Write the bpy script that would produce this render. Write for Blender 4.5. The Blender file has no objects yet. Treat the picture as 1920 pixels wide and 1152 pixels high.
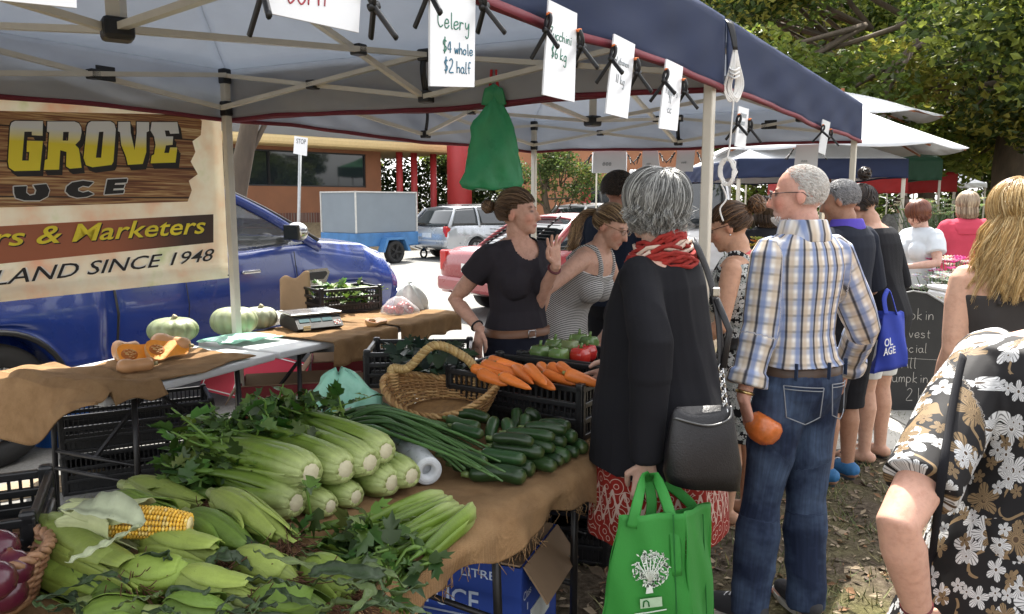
import bpy, bmesh, math, random
import numpy as np
from mathutils import Vector, Matrix, Quaternion
random.seed(7); np.random.seed(7)
S = bpy.context.scene; COL = S.collection
R = math.radians; PI = math.pi
V = Vector

# ---------------------------------------------------------------- camera, sky, sun, exposure
F = 1443.0; CZ = 1.6; PITCH = math.atan(194 / F)
cam = bpy.data.objects.new('camera', bpy.data.cameras.new('camera')); COL.objects.link(cam)
cam.location = (0, 0, CZ); cam.rotation_euler = (PI/2 - PITCH, 0, 0)
cam.data.sensor_width = 36; cam.data.lens = 36 * F / 1920; cam.data.clip_end = 800; cam.data.clip_start = 0.02
S.camera = cam
SUN_AZ, SUN_EL = R(9), R(57)
sund = V((math.sin(SUN_AZ)*math.cos(SUN_EL), math.cos(SUN_AZ)*math.cos(SUN_EL), math.sin(SUN_EL)))
W = bpy.data.worlds.new('World'); S.world = W; W.use_nodes = True
_n = W.node_tree.nodes; _bg = _n['Background']; _sky = _n.new('ShaderNodeTexSky'); _sky.sky_type = 'NISHITA'
_sky.sun_disc = False; _sky.sun_elevation = SUN_EL; _sky.sun_rotation = SUN_AZ; _sky.air_density = 1.0; _sky.dust_density = 2.5
_hs = _n.new('ShaderNodeHueSaturation'); _hs.inputs['Saturation'].default_value = .14
W.node_tree.links.new(_sky.outputs[0], _hs.inputs['Color']); W.node_tree.links.new(_hs.outputs[0], _bg.inputs[0]); _bg.inputs[1].default_value = 0.15
sun = bpy.data.objects.new('sun', bpy.data.lights.new('sun', 'SUN')); COL.objects.link(sun)
sun.data.energy = 3.4; sun.data.angle = R(0.5); sun.data.color = (1, .95, .86)
sun.rotation_euler = sund.to_track_quat('Z', 'Y').to_euler(); sun.location = sund * 60
S.view_settings.view_transform = 'Standard'; S.view_settings.look = 'None'
S.view_settings.exposure = 1.9; S.view_settings.gamma = 1
S.cycles.max_bounces = 8; S.cycles.diffuse_bounces = 4; S.cycles.transparent_max_bounces = 12

# ---------------------------------------------------------------- photograph pixel -> place
def ray(px, py):
    a = (px-960)/F; b = -(py-576)/F; c, s = math.cos(PITCH), math.sin(PITCH)
    return V((a, c + b*s, -s + b*c))
def gz(px, py, z):
    d = ray(px, py); t = (z-CZ)/d.z; return V((d.x*t, d.y*t, z))
def gy(px, py, Y):
    d = ray(px, py); t = Y/d.y; return V((d.x*t, Y, CZ + d.z*t))
def gplane(px, py, o, n):
    d = ray(px, py); c = V((0, 0, CZ)); t = (V(o)-c).dot(n)/d.dot(n); return c + d*t
def lerp(a, b, t): return a + (b-a)*t
def sstep(a, b, x):
    t = min(1, max(0, (x-a)/(b-a))); return t*t*(3-2*t)

# ---------------------------------------------------------------- objects
def tag(o, label=None, cat=None, group=None, kind=None):
    if label: o['label'] = label
    if cat: o['category'] = cat
    if group: o['group'] = group
    if kind: o['kind'] = kind
    return o
ROOTM = {}
def thing(name, label, cat, loc=(0, 0, 0), rz=0, group=None):
    o = bpy.data.objects.new(name, None); COL.objects.link(o); o.empty_display_size = .1
    o.location = loc; o.rotation_euler = (0, 0, rz); tag(o, label, cat, group)
    ROOTM[o.name] = Matrix.Translation(V(loc)) @ Matrix.Rotation(rz, 4, 'Z')
    return o
def root_of(o):
    while o.parent: o = o.parent
    return o
def copy_tree(o, parent=None):
    c = o.copy(); COL.objects.link(c)
    if parent: c.parent = parent
    for ch in list(o.children): copy_tree(ch, c)
    return c
class MB:
    def __init__(s): s.v = []; s.f = []; s.m = []; s.c = []; s.sm = []; s.cur = (1, 1, 1)
    def add(s, vs, fs, mi=0, smooth=True, col=None):
        b = len(s.v); s.v.extend([tuple(p) for p in vs])
        if col is None: s.c.extend([s.cur]*len(vs))
        elif isinstance(col, list): s.c.extend(col)
        else: s.c.extend([col]*len(vs))
        for f in fs: s.f.append(tuple(i+b for i in f)); s.m.append(mi); s.sm.append(smooth)
        return s
    def join(s, o, M=None):
        b = len(s.v)
        s.v.extend([tuple(M @ V(p)) for p in o.v] if M else o.v); s.c.extend(o.c)
        s.f.extend([tuple(i+b for i in f) for f in o.f]); s.m.extend(o.m); s.sm.extend(o.sm); return s
    # ---- shapes
    def box(s, c, size, rot=None, bev=0, mi=0, col=None):
        vs, fs = _box(tuple(round(q, 5) for q in size), bev); c = V(c)
        if rot is None: P = [V(p)+c for p in vs]
        else:
            if isinstance(rot, (int, float)): rot = Matrix.Rotation(rot, 3, 'Z')
            P = [rot @ V(p) + c for p in vs]
        return s.add(P, fs, mi, False, col)
    def bar(s, a, b, w, h=None, up=V((0, 0, 1)), mi=0, bev=0, col=None):
        a = V(a); b = V(b); h = h or w; z = (b-a); L = z.length
        if L < 1e-6: return s
        z /= L; x = up.cross(z)
        if x.length < 1e-4: x = V((1, 0, 0)).cross(z)
        x.normalize(); y = z.cross(x); M3 = Matrix((x, y, z)).transposed()
        return s.box((a+b)/2, (w, h, L), M3, bev, mi, col)
    def tube(s, pts, rad, n=8, mi=0, cap=True, flat=1.0, up=None, col=None, twist=0, smooth=True, closed=False):
        pts = [V(p) for p in pts]; k = len(pts)
        if isinstance(rad, (int, float, tuple)): rad = [rad]*k
        if len(rad) < k: rad = list(rad)+[rad[-1]]*(k-len(rad))
        vs = []; cs = [] if isinstance(col, list) else col
        fr = _frames(pts, up)
        for i, p in enumerate(pts):
            t, x, y = fr[i]; r = rad[i]; rx, ry = r if isinstance(r, tuple) else (r, r*flat)
            for j in range(n):
                a = 2*PI*j/n + twist; vs.append(p + x*(math.cos(a)*rx) + y*(math.sin(a)*ry))
                if isinstance(col, list): cs.append(col[min(i, len(col)-1)])
        fs = [(i*n+j, i*n+(j+1) % n, (i+1)*n+(j+1) % n, (i+1)*n+j) for i in range(k-1) for j in range(n)]
        if closed: fs += [((k-1)*n+j, (k-1)*n+(j+1) % n, (j+1) % n, j) for j in range(n)]
        elif cap: fs += [tuple(range(n-1, -1, -1)), tuple(range((k-1)*n, k*n))]
        return s.add(vs, fs, mi, smooth, cs)
    def limb(s, pts, rads, n=14, mi=0):       # closed tube with round ends
        pts = [V(p) for p in pts]; d0 = (pts[0]-pts[1]).normalized(); d1 = (pts[-1]-pts[-2]).normalized()
        P = []; Q = []
        for a in (80, 45): P.append(pts[0]+d0*rads[0]*math.sin(R(a))); Q.append(rads[0]*math.cos(R(a)))
        P += pts; Q += list(rads)
        for a in (45, 80): P.append(pts[-1]+d1*rads[-1]*math.sin(R(a))); Q.append(rads[-1]*math.cos(R(a)))
        return s.tube(P, Q, n, mi)
    def loft(s, rings, mi=0, cap=True, smooth=True, col=None, closed=False):
        n = len(rings[0]); vs = [p for r in rings for p in r]; k = len(rings)
        fs = [(i*n+j, i*n+(j+1) % n, (i+1)*n+(j+1) % n, (i+1)*n+j) for i in range(k-1) for j in range(n)]
        if cap: fs += [tuple(range(n-1, -1, -1)), tuple(range((k-1)*n, k*n))]
        cs = col
        if isinstance(col, list) and len(col) == k: cs = [c for c in col for _ in range(n)]
        return s.add(vs, fs, mi, smooth, cs)
    def lathe(s, prof, n=24, M=None, mi=0, col=None, lobe=None, smooth=True):
        rings = []
        for r, z in prof:
            ring = []
            for j in range(n):
                a = 2*PI*j/n; q = r*(lobe(a, z) if lobe else 1); p = V((q*math.cos(a), q*math.sin(a), z))
                ring.append(M @ p if M else p)
            rings.append(ring)
        return s.loft(rings, mi, True, smooth, col)
    def ell(s, c, r, rot=None, nu=16, nv=10, mi=0, col=None):
        if isinstance(r, (int, float)): r = (r, r, r)
        c = V(c); vs = []
        for i in range(1, nv):
            t = PI*i/nv
            for j in range(nu):
                a = 2*PI*j/nu; vs.append(V((r[0]*math.sin(t)*math.cos(a), r[1]*math.sin(t)*math.sin(a), r[2]*math.cos(t))))
        vs += [V((0, 0, r[2])), V((0, 0, -r[2]))]
        if rot is not None: vs = [rot @ p for p in vs]
        vs = [p+c for p in vs]; N = (nv-1)*nu
        fs = [(i*nu+j, (i+1)*nu+j, (i+1)*nu+(j+1) % nu, i*nu+(j+1) % nu) for i in range(nv-2) for j in range(nu)]
        fs += [(N, j, (j+1) % nu) for j in range(nu)] + [(N+1, (nv-2)*nu+(j+1) % nu, (nv-2)*nu+j) for j in range(nu)]
        return s.add(vs, fs, mi, True, col)
    def sheet(s, fn, nu, nv, th=0.0, mi=0, mi2=None, col=None, smooth=True):
        P = [[V(fn(i/nu, j/nv)) for j in range(nv+1)] for i in range(nu+1)]
        idx = lambda i, j: i*(nv+1)+j
        vs = [p for r in P for p in r]
        fs = [(idx(i, j), idx(i+1, j), idx(i+1, j+1), idx(i, j+1)) for i in range(nu) for j in range(nv)]
        cs = None
        if callable(col): cs = [col(i/nu, j/nv) for i in range(nu+1) for j in range(nv+1)]
        else: cs = col
        if not th: return s.add(vs, fs, mi, smooth, cs)
        nr = []
        for i in range(nu+1):
            for j in range(nv+1):
                a = P[min(i+1, nu)][j]-P[max(i-1, 0)][j]; b = P[i][min(j+1, nv)]-P[i][max(j-1, 0)]
                q = a.cross(b); nr.append(q.normalized() if q.length > 1e-9 else V((0, 0, 1)))
        s.add(vs, fs, mi, smooth, cs)
        N = len(vs); w = [p-q*th for p, q in zip(vs, nr)]
        s.add(w, [f[::-1] for f in fs], mi if mi2 is None else mi2, smooth, cs)
        b = len(s.v)-2*N
        bd = [idx(i, 0) for i in range(nu+1)] + [idx(nu, j) for j in range(1, nv+1)] + [idx(i, nv) for i in range(nu-1, -1, -1)] + [idx(0, j) for j in range(nv-1, 0, -1)]
        for k in range(len(bd)):
            p, q = bd[k], bd[(k+1) % len(bd)]; s.f.append((b+q, b+p, b+N+p, b+N+q)); s.m.append(mi); s.sm.append(False)
        return s
    def prism(s, poly, M, d, mi=0, col=None):   # polygon in local XY of M, thick along +Z of M
        n = len(poly); vs = [M @ V((x, y, 0)) for x, y in poly] + [M @ V((x, y, d)) for x, y in poly]
        fs = [tuple(range(n-1, -1, -1)), tuple(range(n, 2*n))] + [(i, (i+1) % n, n+(i+1) % n, n+i) for i in range(n)]
        return s.add(vs, fs, mi, False, col)
    # ---- object
    def build(s, name, mat, parent=None, world=False, label=None):
        me = bpy.data.meshes.new(name); vs = s.v
        if world and parent is not None:
            Mi = ROOTM[root_of(parent).name].inverted(); vs = [tuple(Mi @ V(p)) for p in vs]
        me.from_pydata(vs, [], s.f)
        mats = mat if isinstance(mat, (list, tuple)) else [mat]
        for m in mats: me.materials.append(m)
        me.polygons.foreach_set('material_index', s.m); me.polygons.foreach_set('use_smooth', s.sm)
        if any(c != (1, 1, 1) for c in s.c):
            a = me.color_attributes.new('Col', 'FLOAT_COLOR', 'POINT')
            a.data.foreach_set('color', [q for c in s.c for q in (c[0], c[1], c[2], 1)])
        me.update()
        o = bpy.data.objects.new(name, me); COL.objects.link(o)
        if parent is not None: o.parent = parent
        if label: o['label'] = label
        return o
    def solo(s, name, mat, label, cat, group=None, kind=None, loc=None):   # a top-level thing of one mesh; world coords, origin moved to its base
        if loc is None:
            A = np.array(s.v); loc = ((A[:, 0].min()+A[:, 0].max())/2, (A[:, 1].min()+A[:, 1].max())/2, A[:, 2].min())
        L = V(loc); s.v = [tuple(V(p)-L) for p in s.v]
        o = s.build(name, mat); o.location = L; tag(o, label, cat, group, kind); ROOTM[o.name] = Matrix.Translation(L); return o
_bc = {}
def _box(size, bev):
    k = (size, bev)
    if k not in _bc:
        bm = bmesh.new(); bmesh.ops.create_cube(bm, size=1); bmesh.ops.scale(bm, vec=size, verts=bm.verts)
        if bev: bmesh.ops.bevel(bm, geom=bm.edges[:], offset=min(bev, min(size)*.45), segments=2, profile=.5, affect='EDGES')
        bm.verts.index_update(); _bc[k] = ([v.co.copy() for v in bm.verts], [[v.index for v in f.verts] for f in bm.faces]); bm.free()
    return _bc[k]
def _frames(pts, up):
    k = len(pts); T = []
    for i in range(k):
        t = pts[min(i+1, k-1)]-pts[max(i-1, 0)]; T.append(t.normalized() if t.length > 1e-9 else V((0, 0, 1)))
    u = V(up) if up is not None else (V((0, 0, 1)) if abs(T[0].z) < .9 else V((0, 1, 0)))
    out = []; x = u.cross(T[0])
    if x.length < 1e-5: x = V((1, 0, 0)).cross(T[0])
    x.normalize()
    for i in range(k):
        if up is not None:
            xx = u.cross(T[i])
            if xx.length > 1e-4: x = xx.normalized()
        else:
            x = (x - T[i]*x.dot(T[i])); x = x.normalized() if x.length > 1e-6 else V((1, 0, 0))
        out.append((T[i], x, T[i].cross(x)))
    return out
def spline(pts, n=6):          # Catmull-Rom
    P = [V(p) for p in pts]; o = []
    for i in range(len(P)-1):
        a = P[max(i-1, 0)]; b = P[i]; c = P[i+1]; d = P[min(i+2, len(P)-1)]
        for k in range(n):
            t = k/n; o.append(.5*((2*b)+(c-a)*t+(2*a-5*b+4*c-d)*t*t+(3*b-a-3*c+d)*t**3))
    return o+[P[-1]]
def basis(x, y, z, o=(0, 0, 0)):
    m = Matrix((V(x), V(y), V(z))).transposed().to_4x4(); m.translation = V(o); return m
def vnoise(P, seed=0):
    P = np.asarray(P, float)+seed*17.31; i = np.floor(P).astype(np.int64); f = P-i; f = f*f*(3-2*f); o = 0
    for dx in (0, 1):
        for dy in (0, 1):
            for dz in (0, 1):
                h = ((i[:, 0]+dx)*374761393 + (i[:, 1]+dy)*668265263 + (i[:, 2]+dz)*2147483647 + seed*1274126177) & 0xffffffff
                h = ((h ^ (h >> 13))*1274126177) & 0xffffffff; h = (h ^ (h >> 16)) & 0xffff
                w = np.where(dx, f[:, 0], 1-f[:, 0])*np.where(dy, f[:, 1], 1-f[:, 1])*np.where(dz, f[:, 2], 1-f[:, 2]); o = o+w*(h/32767.5-1)
    return o
# ---- lettering
def text_geo(txt, shear=0, off=0, bold=0):
    cu = bpy.data.curves.new('t', 'FONT'); cu.body = txt; cu.shear = shear; cu.offset = off; cu.resolution_u = 3; cu.fill_mode = 'FRONT'
    o = bpy.data.objects.new('t', cu); COL.objects.link(o)
    bpy.context.view_layer.update(); dg = bpy.context.evaluated_depsgraph_get()
    me = bpy.data.meshes.new_from_object(o.evaluated_get(dg)); vs = [v.co.copy() for v in me.vertices]; fs = [tuple(p.vertices) for p in me.polygons]
    bpy.data.objects.remove(o); bpy.data.curves.remove(cu); bpy.data.meshes.remove(me)
    x0 = min(v.x for v in vs); x1 = max(v.x for v in vs); y0 = min(v.y for v in vs); y1 = max(v.y for v in vs)
    return [((v.x-x0)/(x1-x0), (v.y-y0)/(y1-y0)) for v in vs], fs
def text_quad(mb, txt, q, nrm, lift=.003, mi=0, shear=0, off=0, col=None):   # q = world corners: bottom-left, bottom-right, top-right, top-left
    vs, fs = text_geo(txt, shear, off); q = [V(p) for p in q]; nrm = V(nrm)
    mb.add([(q[0]*(1-u)+q[1]*u)*(1-v)+(q[3]*(1-u)+q[2]*u)*v+nrm*lift for u, v in vs], fs, mi, False, col)
GL = {  # single-stroke handwriting, x 0..1, baseline 0, x-height 1, ascender 2
 'a': ['9,9 5,10 1,7 1,3 4,0 8,3 9,9 9,3 11,0'], 'b': ['1,20 1,0 5,0 9,3 9,7 5,10 1,7'], 'c': ['9,9 5,10 1,6 1,3 5,0 9,2'], 'd': ['9,8 5,10 1,6 2,1 6,0 9,4 9,20 9,0'],
 'e': ['1,5 9,6 8,10 4,10 1,6 2,1 6,0 10,3'], 'f': ['9,19 6,20 4,16 4,0', '1,10 8,10'], 'g': ['9,8 5,10 1,6 2,2 6,1 9,5 9,10 9,-6 5,-9 1,-7'], 'h': ['1,20 1,0 2,7 6,10 9,7 9,0'],
 'i': ['4,10 4,0', '4,14 4,15'], 'k': ['1,20 1,0', '8,10 1,5 9,0'], 'l': ['3,20 3,2 5,0'], 'm': ['1,10 1,0 2,7 4,10 6,7 6,0 7,7 10,10 11,6 11,0'], 'n': ['1,10 1,0 2,7 6,10 9,7 9,0'],
 'o': ['5,10 1,7 1,3 5,0 9,3 9,7 5,10'], 'p': ['1,10 1,-9 1,8 5,10 9,7 8,2 4,0 1,2'], 'r': ['1,10 1,0 2,6 5,10 9,9'], 's': ['8,9 4,10 2,8 4,6 8,4 8,1 4,0 1,1'], 't': ['4,16 4,2 7,0', '1,10 8,10'],
 'u': ['1,10 1,3 4,0 8,3 9,10 9,2 11,0'], 'v': ['1,10 5,0 9,10'], 'w': ['1,10 3,0 6,8 9,0 11,10'], 'y': ['1,10 2,4 6,3 9,10 8,-5 4,-9 1,-6'], 'z': ['1,10 9,10 1,0 9,0'],
 'A': ['0,0 6,20 12,0', '3,8 9,8'], 'B': ['1,0 1,20 8,18 8,12 1,10 10,8 9,1 1,0'], 'C': ['11,17 7,20 2,15 2,5 6,0 11,3'], 'H': ['1,20 1,0', '10,20 10,0', '1,10 10,10'], 'L': ['2,20 1,0 10,1'],
 'P': ['1,0 1,20 8,20 10,15 7,10 1,10'], 'S': ['10,18 5,20 2,16 5,11 9,7 8,1 2,1'], 'T': ['0,20 12,20', '6,20 6,0'], 'Z': ['1,19 11,20 1,0 11,1'],
 '$': ['9,16 5,18 2,14 5,10 9,7 7,2 2,3', '6,22 5,-2'], '1': ['4,20 4,0'], '2': ['2,16 6,20 10,16 7,9 1,0 11,0'], '4': ['8,0 8,20 1,7 11,7'], '6': ['9,20 3,12 2,4 6,0 10,4 8,9 3,7'], '8': ['6,10 2,15 6,20 10,15 6,10 1,4 6,0 11,4 6,10'], ' ': []}
def handwrite(mb, txt, o, x, y, nrm, size, w=.004, lift=.003, mi=0, col=None, jit=.05):   # o = baseline start; x,y unit dirs; size = x-height
    o, x, y, nrm = V(o), V(x), V(y), V(nrm); adv = 0; rnd = random.Random(txt)
    for ch in txt:
        for st in GL.get(ch, []):
            pts = [tuple(map(float, p.split(','))) for p in st.split()]
            P = [o + x*((adv+a/10+rnd.uniform(-jit, jit))*size) + y*((b/10+rnd.uniform(-jit, jit))*size) + nrm*lift for a, b in pts]
            mb.tube(spline(P, 4), w, 5, mi, up=nrm, flat=.4, col=col)
        adv += {'m': 1.45, 'w': 1.4, 'l': .75, 'i': .75, ' ': .8, 'A': 1.4, 'C': 1.4, 'H': 1.4, 'Z': 1.4, '1': .8}.get(ch, 1.2)

# ---------------------------------------------------------------- materials
class NT:
    def __init__(s, name):
        s.m = bpy.data.materials.new(name); s.m.use_nodes = True; s.t = s.m.node_tree; s.n = s.t.nodes; s.b = s.n['Principled BSDF']; s.o = s.n['Material Output']
    def new(s, t, **k):
        n = s.n.new('ShaderNode'+t)
        for a, b in k.items(): setattr(n, a, b)
        return n
    def set(s, sock, v):
        if isinstance(v, bpy.types.NodeSocket): s.t.links.new(v, sock)
        elif isinstance(v, bpy.types.Node): s.t.links.new(v.outputs[0], sock)
        elif v is not None:
            if sock.type == 'RGBA' and len(v) == 3: v = (*v, 1)
            sock.default_value = v
    def math(s, op, a, b=None, c=None, clamp=False):
        n = s.new('Math', operation=op, use_clamp=clamp)
        for i, q in enumerate((a, b, c)):
            if q is not None: s.set(n.inputs[i], q)
        return n.outputs[0]
    def mix(s, f, a, b, mode='MIX'):
        n = s.new('MixRGB', blend_type=mode); s.set(n.inputs[0], f); s.set(n.inputs[1], a); s.set(n.inputs[2], b); return n.outputs[0]
    def coord(s, kind='Object', scale=None):
        if kind in ('Object', 'Generated', 'UV'): c = s.new('TexCoord').outputs[kind]
        else: c = s.new('Attribute', attribute_name=kind).outputs['Vector']
        if scale is not None:
            mp = s.new('Mapping'); s.set(mp.inputs[0], c); mp.inputs['Scale'].default_value = scale if hasattr(scale, '__len__') else (scale,)*3; c = mp.outputs[0]
        return c
    def noise(s, co, scale, detail=4, rough=.6, dist=0):
        n = s.new('TexNoise'); s.set(n.inputs['Vector'], co); n.inputs['Scale'].default_value = scale; n.inputs['Detail'].default_value = detail
        n.inputs['Roughness'].default_value = rough; n.inputs['Distortion'].default_value = dist; return n.outputs['Fac']
    def ramp(s, f, stops, interp='LINEAR'):
        n = s.new('ValToRGB'); s.set(n.inputs[0], f); e = n.color_ramp.elements; n.color_ramp.interpolation = interp
        while len(e) < len(stops): e.new(.5)
        for q, (p, c) in zip(e, stops): q.position = p; q.color = (*c, 1) if len(c) == 3 else c
        return n.outputs[0]
    def bump(s, h, strength=.3, dist=.01):
        n = s.new('Bump'); n.inputs['Strength'].default_value = strength; n.inputs['Distance'].default_value = dist; s.set(n.inputs['Height'], h); s.set(s.b.inputs['Normal'], n.outputs[0])
    def out(s, col=None, rough=.6, metal=0, spec=.5, **k):
        s.set(s.b.inputs['Base Color'], col); s.set(s.b.inputs['Roughness'], rough); s.set(s.b.inputs['Metallic'], metal); s.set(s.b.inputs['Specular IOR Level'], spec)
        for a, b in k.items(): s.set(s.b.inputs[a.replace('_', ' ')], b)
        return s.m
    def translucent(s, col, fac):
        t = s.new('BsdfTranslucent'); s.set(t.inputs[0], col); m = s.new('MixShader'); s.set(m.inputs[0], fac); s.set(m.inputs[1], s.b.outputs[0]); s.set(m.inputs[2], t.outputs[0]); s.set(s.o.inputs[0], m.outputs[0])
    def seethru(s, fac):
        t = s.new('BsdfTransparent'); m = s.new('MixShader'); s.set(m.inputs[0], fac); s.set(m.inputs[1], s.b.outputs[0]); s.set(m.inputs[2], t.outputs[0]); s.set(s.o.inputs[0], m.outputs[0])
MC = {}
def mat(name, col=None, rough=.6, metal=0, var=.2, vs=12, bump=0, bs=60, spec=.5, stretch=None, trans=0, see=0, tcol=None, **k):
    """col=None takes the colour attribute; var = tone variation; bump = relief"""
    if name in MC: return MC[name]
    t = NT(name); co = t.coord('Object', stretch)
    base = t.new('Attribute', attribute_name='Col').outputs['Color'] if col is None else col
    n1 = t.noise(co, vs, 5); f = t.ramp(n1, [(.25, (1-var,)*3), (.75, (1+var*.6,)*3)])
    c = t.mix(1, base, f, 'MULTIPLY')
    if bump: t.bump(t.noise(co, bs, 6, .65), bump, .01)
    r = t.math('MULTIPLY_ADD', n1, .2, rough-.1, True) if rough > .15 else rough
    t.out(c, r, metal, spec, **k)
    if trans: t.translucent(tcol or c, trans)
    if see: t.seethru(see)
    MC[name] = t.m; return t.m
# ---------------------------------------------------------------- materials with a pattern
def m_hessian():
    t = NT('hessian'); co = t.coord(); n = t.noise(co, 9, 6); n2 = t.noise(t.coord('Object', (1, 1, 1)), 240, 2)
    w1 = t.new('TexWave', wave_type='BANDS', bands_direction='X'); w1.inputs['Scale'].default_value = 95; w1.inputs['Distortion'].default_value = 1.2; t.set(w1.inputs[0], co)
    w2 = t.new('TexWave', wave_type='BANDS', bands_direction='Y'); w2.inputs['Scale'].default_value = 95; w2.inputs['Distortion'].default_value = 1.2; t.set(w2.inputs[0], co)
    h = t.math('ADD', t.math('MULTIPLY', w1.outputs[1], .5), t.math('MULTIPLY', w2.outputs[1], .5)); h = t.math('ADD', h, t.math('MULTIPLY', n2, .6))
    c = t.ramp(n, [(.25, (.21, .12, .055)), (.5, (.31, .185, .09)), (.8, (.40, .25, .125))]); c = t.mix(.5, c, t.ramp(h, [(.3, (.45,)*3), (1, (1.15,)*3)]), 'MULTIPLY')
    c = t.mix(t.ramp(t.noise(co, 3.3, 3), [(.5, (0, 0, 0)), (.72, (.5,)*3)]), c, (.15, .10, .058), 'MIX')
    t.bump(t.math('ADD', h, t.math('MULTIPLY', t.noise(co, 30, 5), 1.6)), .6, .006); return t.out(c, .9, spec=.15)
def m_plaid():
    t = NT('plaid cotton'); c = t.coord('puv'); s = t.new('SeparateXYZ'); t.set(s.inputs[0], c)
    def band(v, per, off, w, soft=.03):
        x = t.math('FRACT', t.math('ADD', t.math('DIVIDE', v, per), off)); d = t.math('ABSOLUTE', t.math('SUBTRACT', x, .5))
        return t.math('SUBTRACT', 1, t.math('SMOOTH_MIN', 1, t.math('DIVIDE', t.math('MAXIMUM', t.math('SUBTRACT', d, w), 0), soft), .05), clamp=True)
    u, v = s.outputs[0], s.outputs[1]; col = (.78, .76, .72)
    for vv, k in ((v, .62), (u, 1.0)):
        col = t.mix(t.math('MULTIPLY', band(vv, .060, .1, .09, .15), .62*k), col, (.48, .37, .25))
        col = t.mix(t.math('MULTIPLY', band(vv, .060, .55, .08, .15), .8*k), col, (.15, .22, .42))
        col = t.mix(t.math('MULTIPLY', band(vv, .060, .32, .035, .09), .92*k), col, (.018, .018, .028))
    n = t.noise(t.coord('Object'), 300, 2); t.bump(n, .15, .002)
    return t.out(col, .85, spec=.2)
def m_floral(name, base, cols, per, line=True):
    t = NT(name); c = t.coord('puv'); out = base; seeds = [(0, per, 5), (3.7, per*.62, 5), (9.1, per*.4, 5)]
    ds = t.noise(c, 3/per/8, 3)
    if line:      # scrolling stems
        mp = t.new('Mapping'); t.set(mp.inputs[0], c); mp.inputs['Location'].default_value = (5.3, 2.2, 0)
        v = t.new('TexVoronoi', voronoi_dimensions='2D', feature='SMOOTH_F1'); t.set(v.inputs['Vector'], t.mix(.06, mp.outputs[0], t.new('TexNoise').outputs[1])); v.inputs['Scale'].default_value = 1/per*.9
        x = t.math('ABSOLUTE', t.math('SUBTRACT', t.math('FRACT', t.math('MULTIPLY', v.outputs['Distance'], 2.1)), .5))
        g = t.noise(mp.outputs[0], 8/per/4, 2)
        out = t.mix(t.math('MULTIPLY', t.math('LESS_THAN', x, .05), t.math('GREATER_THAN', g, .47)), out, cols[1])
    for k, (off, p, pet) in enumerate(seeds):
        mp = t.new('Mapping'); t.set(mp.inputs[0], c); mp.inputs['Location'].default_value = (off, off*1.7, 0)
        v = t.new('TexVoronoi', voronoi_dimensions='2D', feature='F1'); t.set(v.inputs['Vector'], mp.outputs[0]); v.inputs['Scale'].default_value = 1/p; v.inputs['Randomness'].default_value = .75
        d = t.new('VectorMath', operation='SUBTRACT'); t.set(d.inputs[0], mp.outputs[0])
        pos = t.new('VectorMath', operation='SCALE'); t.set(pos.inputs[0], v.outputs['Position']); pos.inputs['Scale'].default_value = 1
        t.set(d.inputs[1], pos.outputs[0]); sp = t.new('SeparateXYZ'); t.set(sp.inputs[0], d.outputs[0])
        cs = t.new('SeparateXYZ'); t.set(cs.inputs[0], v.outputs['Color'])
        an = t.math('ADD', t.math('ARCTAN2', sp.outputs[1], sp.outputs[0]), t.math('MULTIPLY', cs.outputs[0], 6))
        r = t.math('MULTIPLY', v.outputs['Distance'], 1)     # in cell units
        ca = t.math('ABSOLUTE', t.math('COSINE', t.math('MULTIPLY', an, pet/2)))
        lim = t.math('MULTIPLY_ADD', t.math('POWER', ca, .6), .30, .07)
        m = t.math('LESS_THAN', r, lim); m = t.math('MULTIPLY', m, t.math('GREATER_THAN', cs.outputs[1], .22 if k else .05))
        vein = t.math('GREATER_THAN', t.math('SINE', t.math('MULTIPLY', an, pet*5)), .55); vein = t.math('MULTIPLY', vein, t.math('GREATER_THAN', r, .08))
        pc = t.mix(t.math('GREATER_THAN', cs.outputs[2], .68), cols[0], cols[1]); pc = t.mix(t.math('MULTIPLY', vein, .75), pc, base)
        pc = t.mix(t.math('LESS_THAN', r, .055), pc, cols[2])
        out = t.mix(m, out, pc)
    t.bump(t.noise(t.coord('Object'), 220, 2), .1, .002)
    return t.out(out, .7, spec=.25)
def m_stripe(name, a, b, per, duty=.5):
    t = NT(name); c = t.coord('puv'); s = t.new('SeparateXYZ'); t.set(s.inputs[0], c)
    x = t.math('FRACT', t.math('DIVIDE', s.outputs[1], per)); return t.out(t.mix(t.math('LESS_THAN', x, duty), a, b), .85, spec=.2)
def m_denim():
    t = NT('denim'); c = t.coord('puv'); s = t.coord('puv', (90, 6, 1)); n = t.noise(s, 1, 4); w = t.noise(c, 5, 4)
    col = t.mix(t.ramp(w, [(.42, (0, 0, 0)), (.75, (1, 1, 1))]), (.016, .025, .055), (.08, .12, .2)); col = t.mix(.6, col, t.ramp(n, [(.3, (.55,)*3), (.7, (1.35,)*3)]), 'MULTIPLY')
    t.bump(t.noise(t.coord('Object'), 350, 2), .25, .002); return t.out(col, .85, spec=.2)
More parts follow.
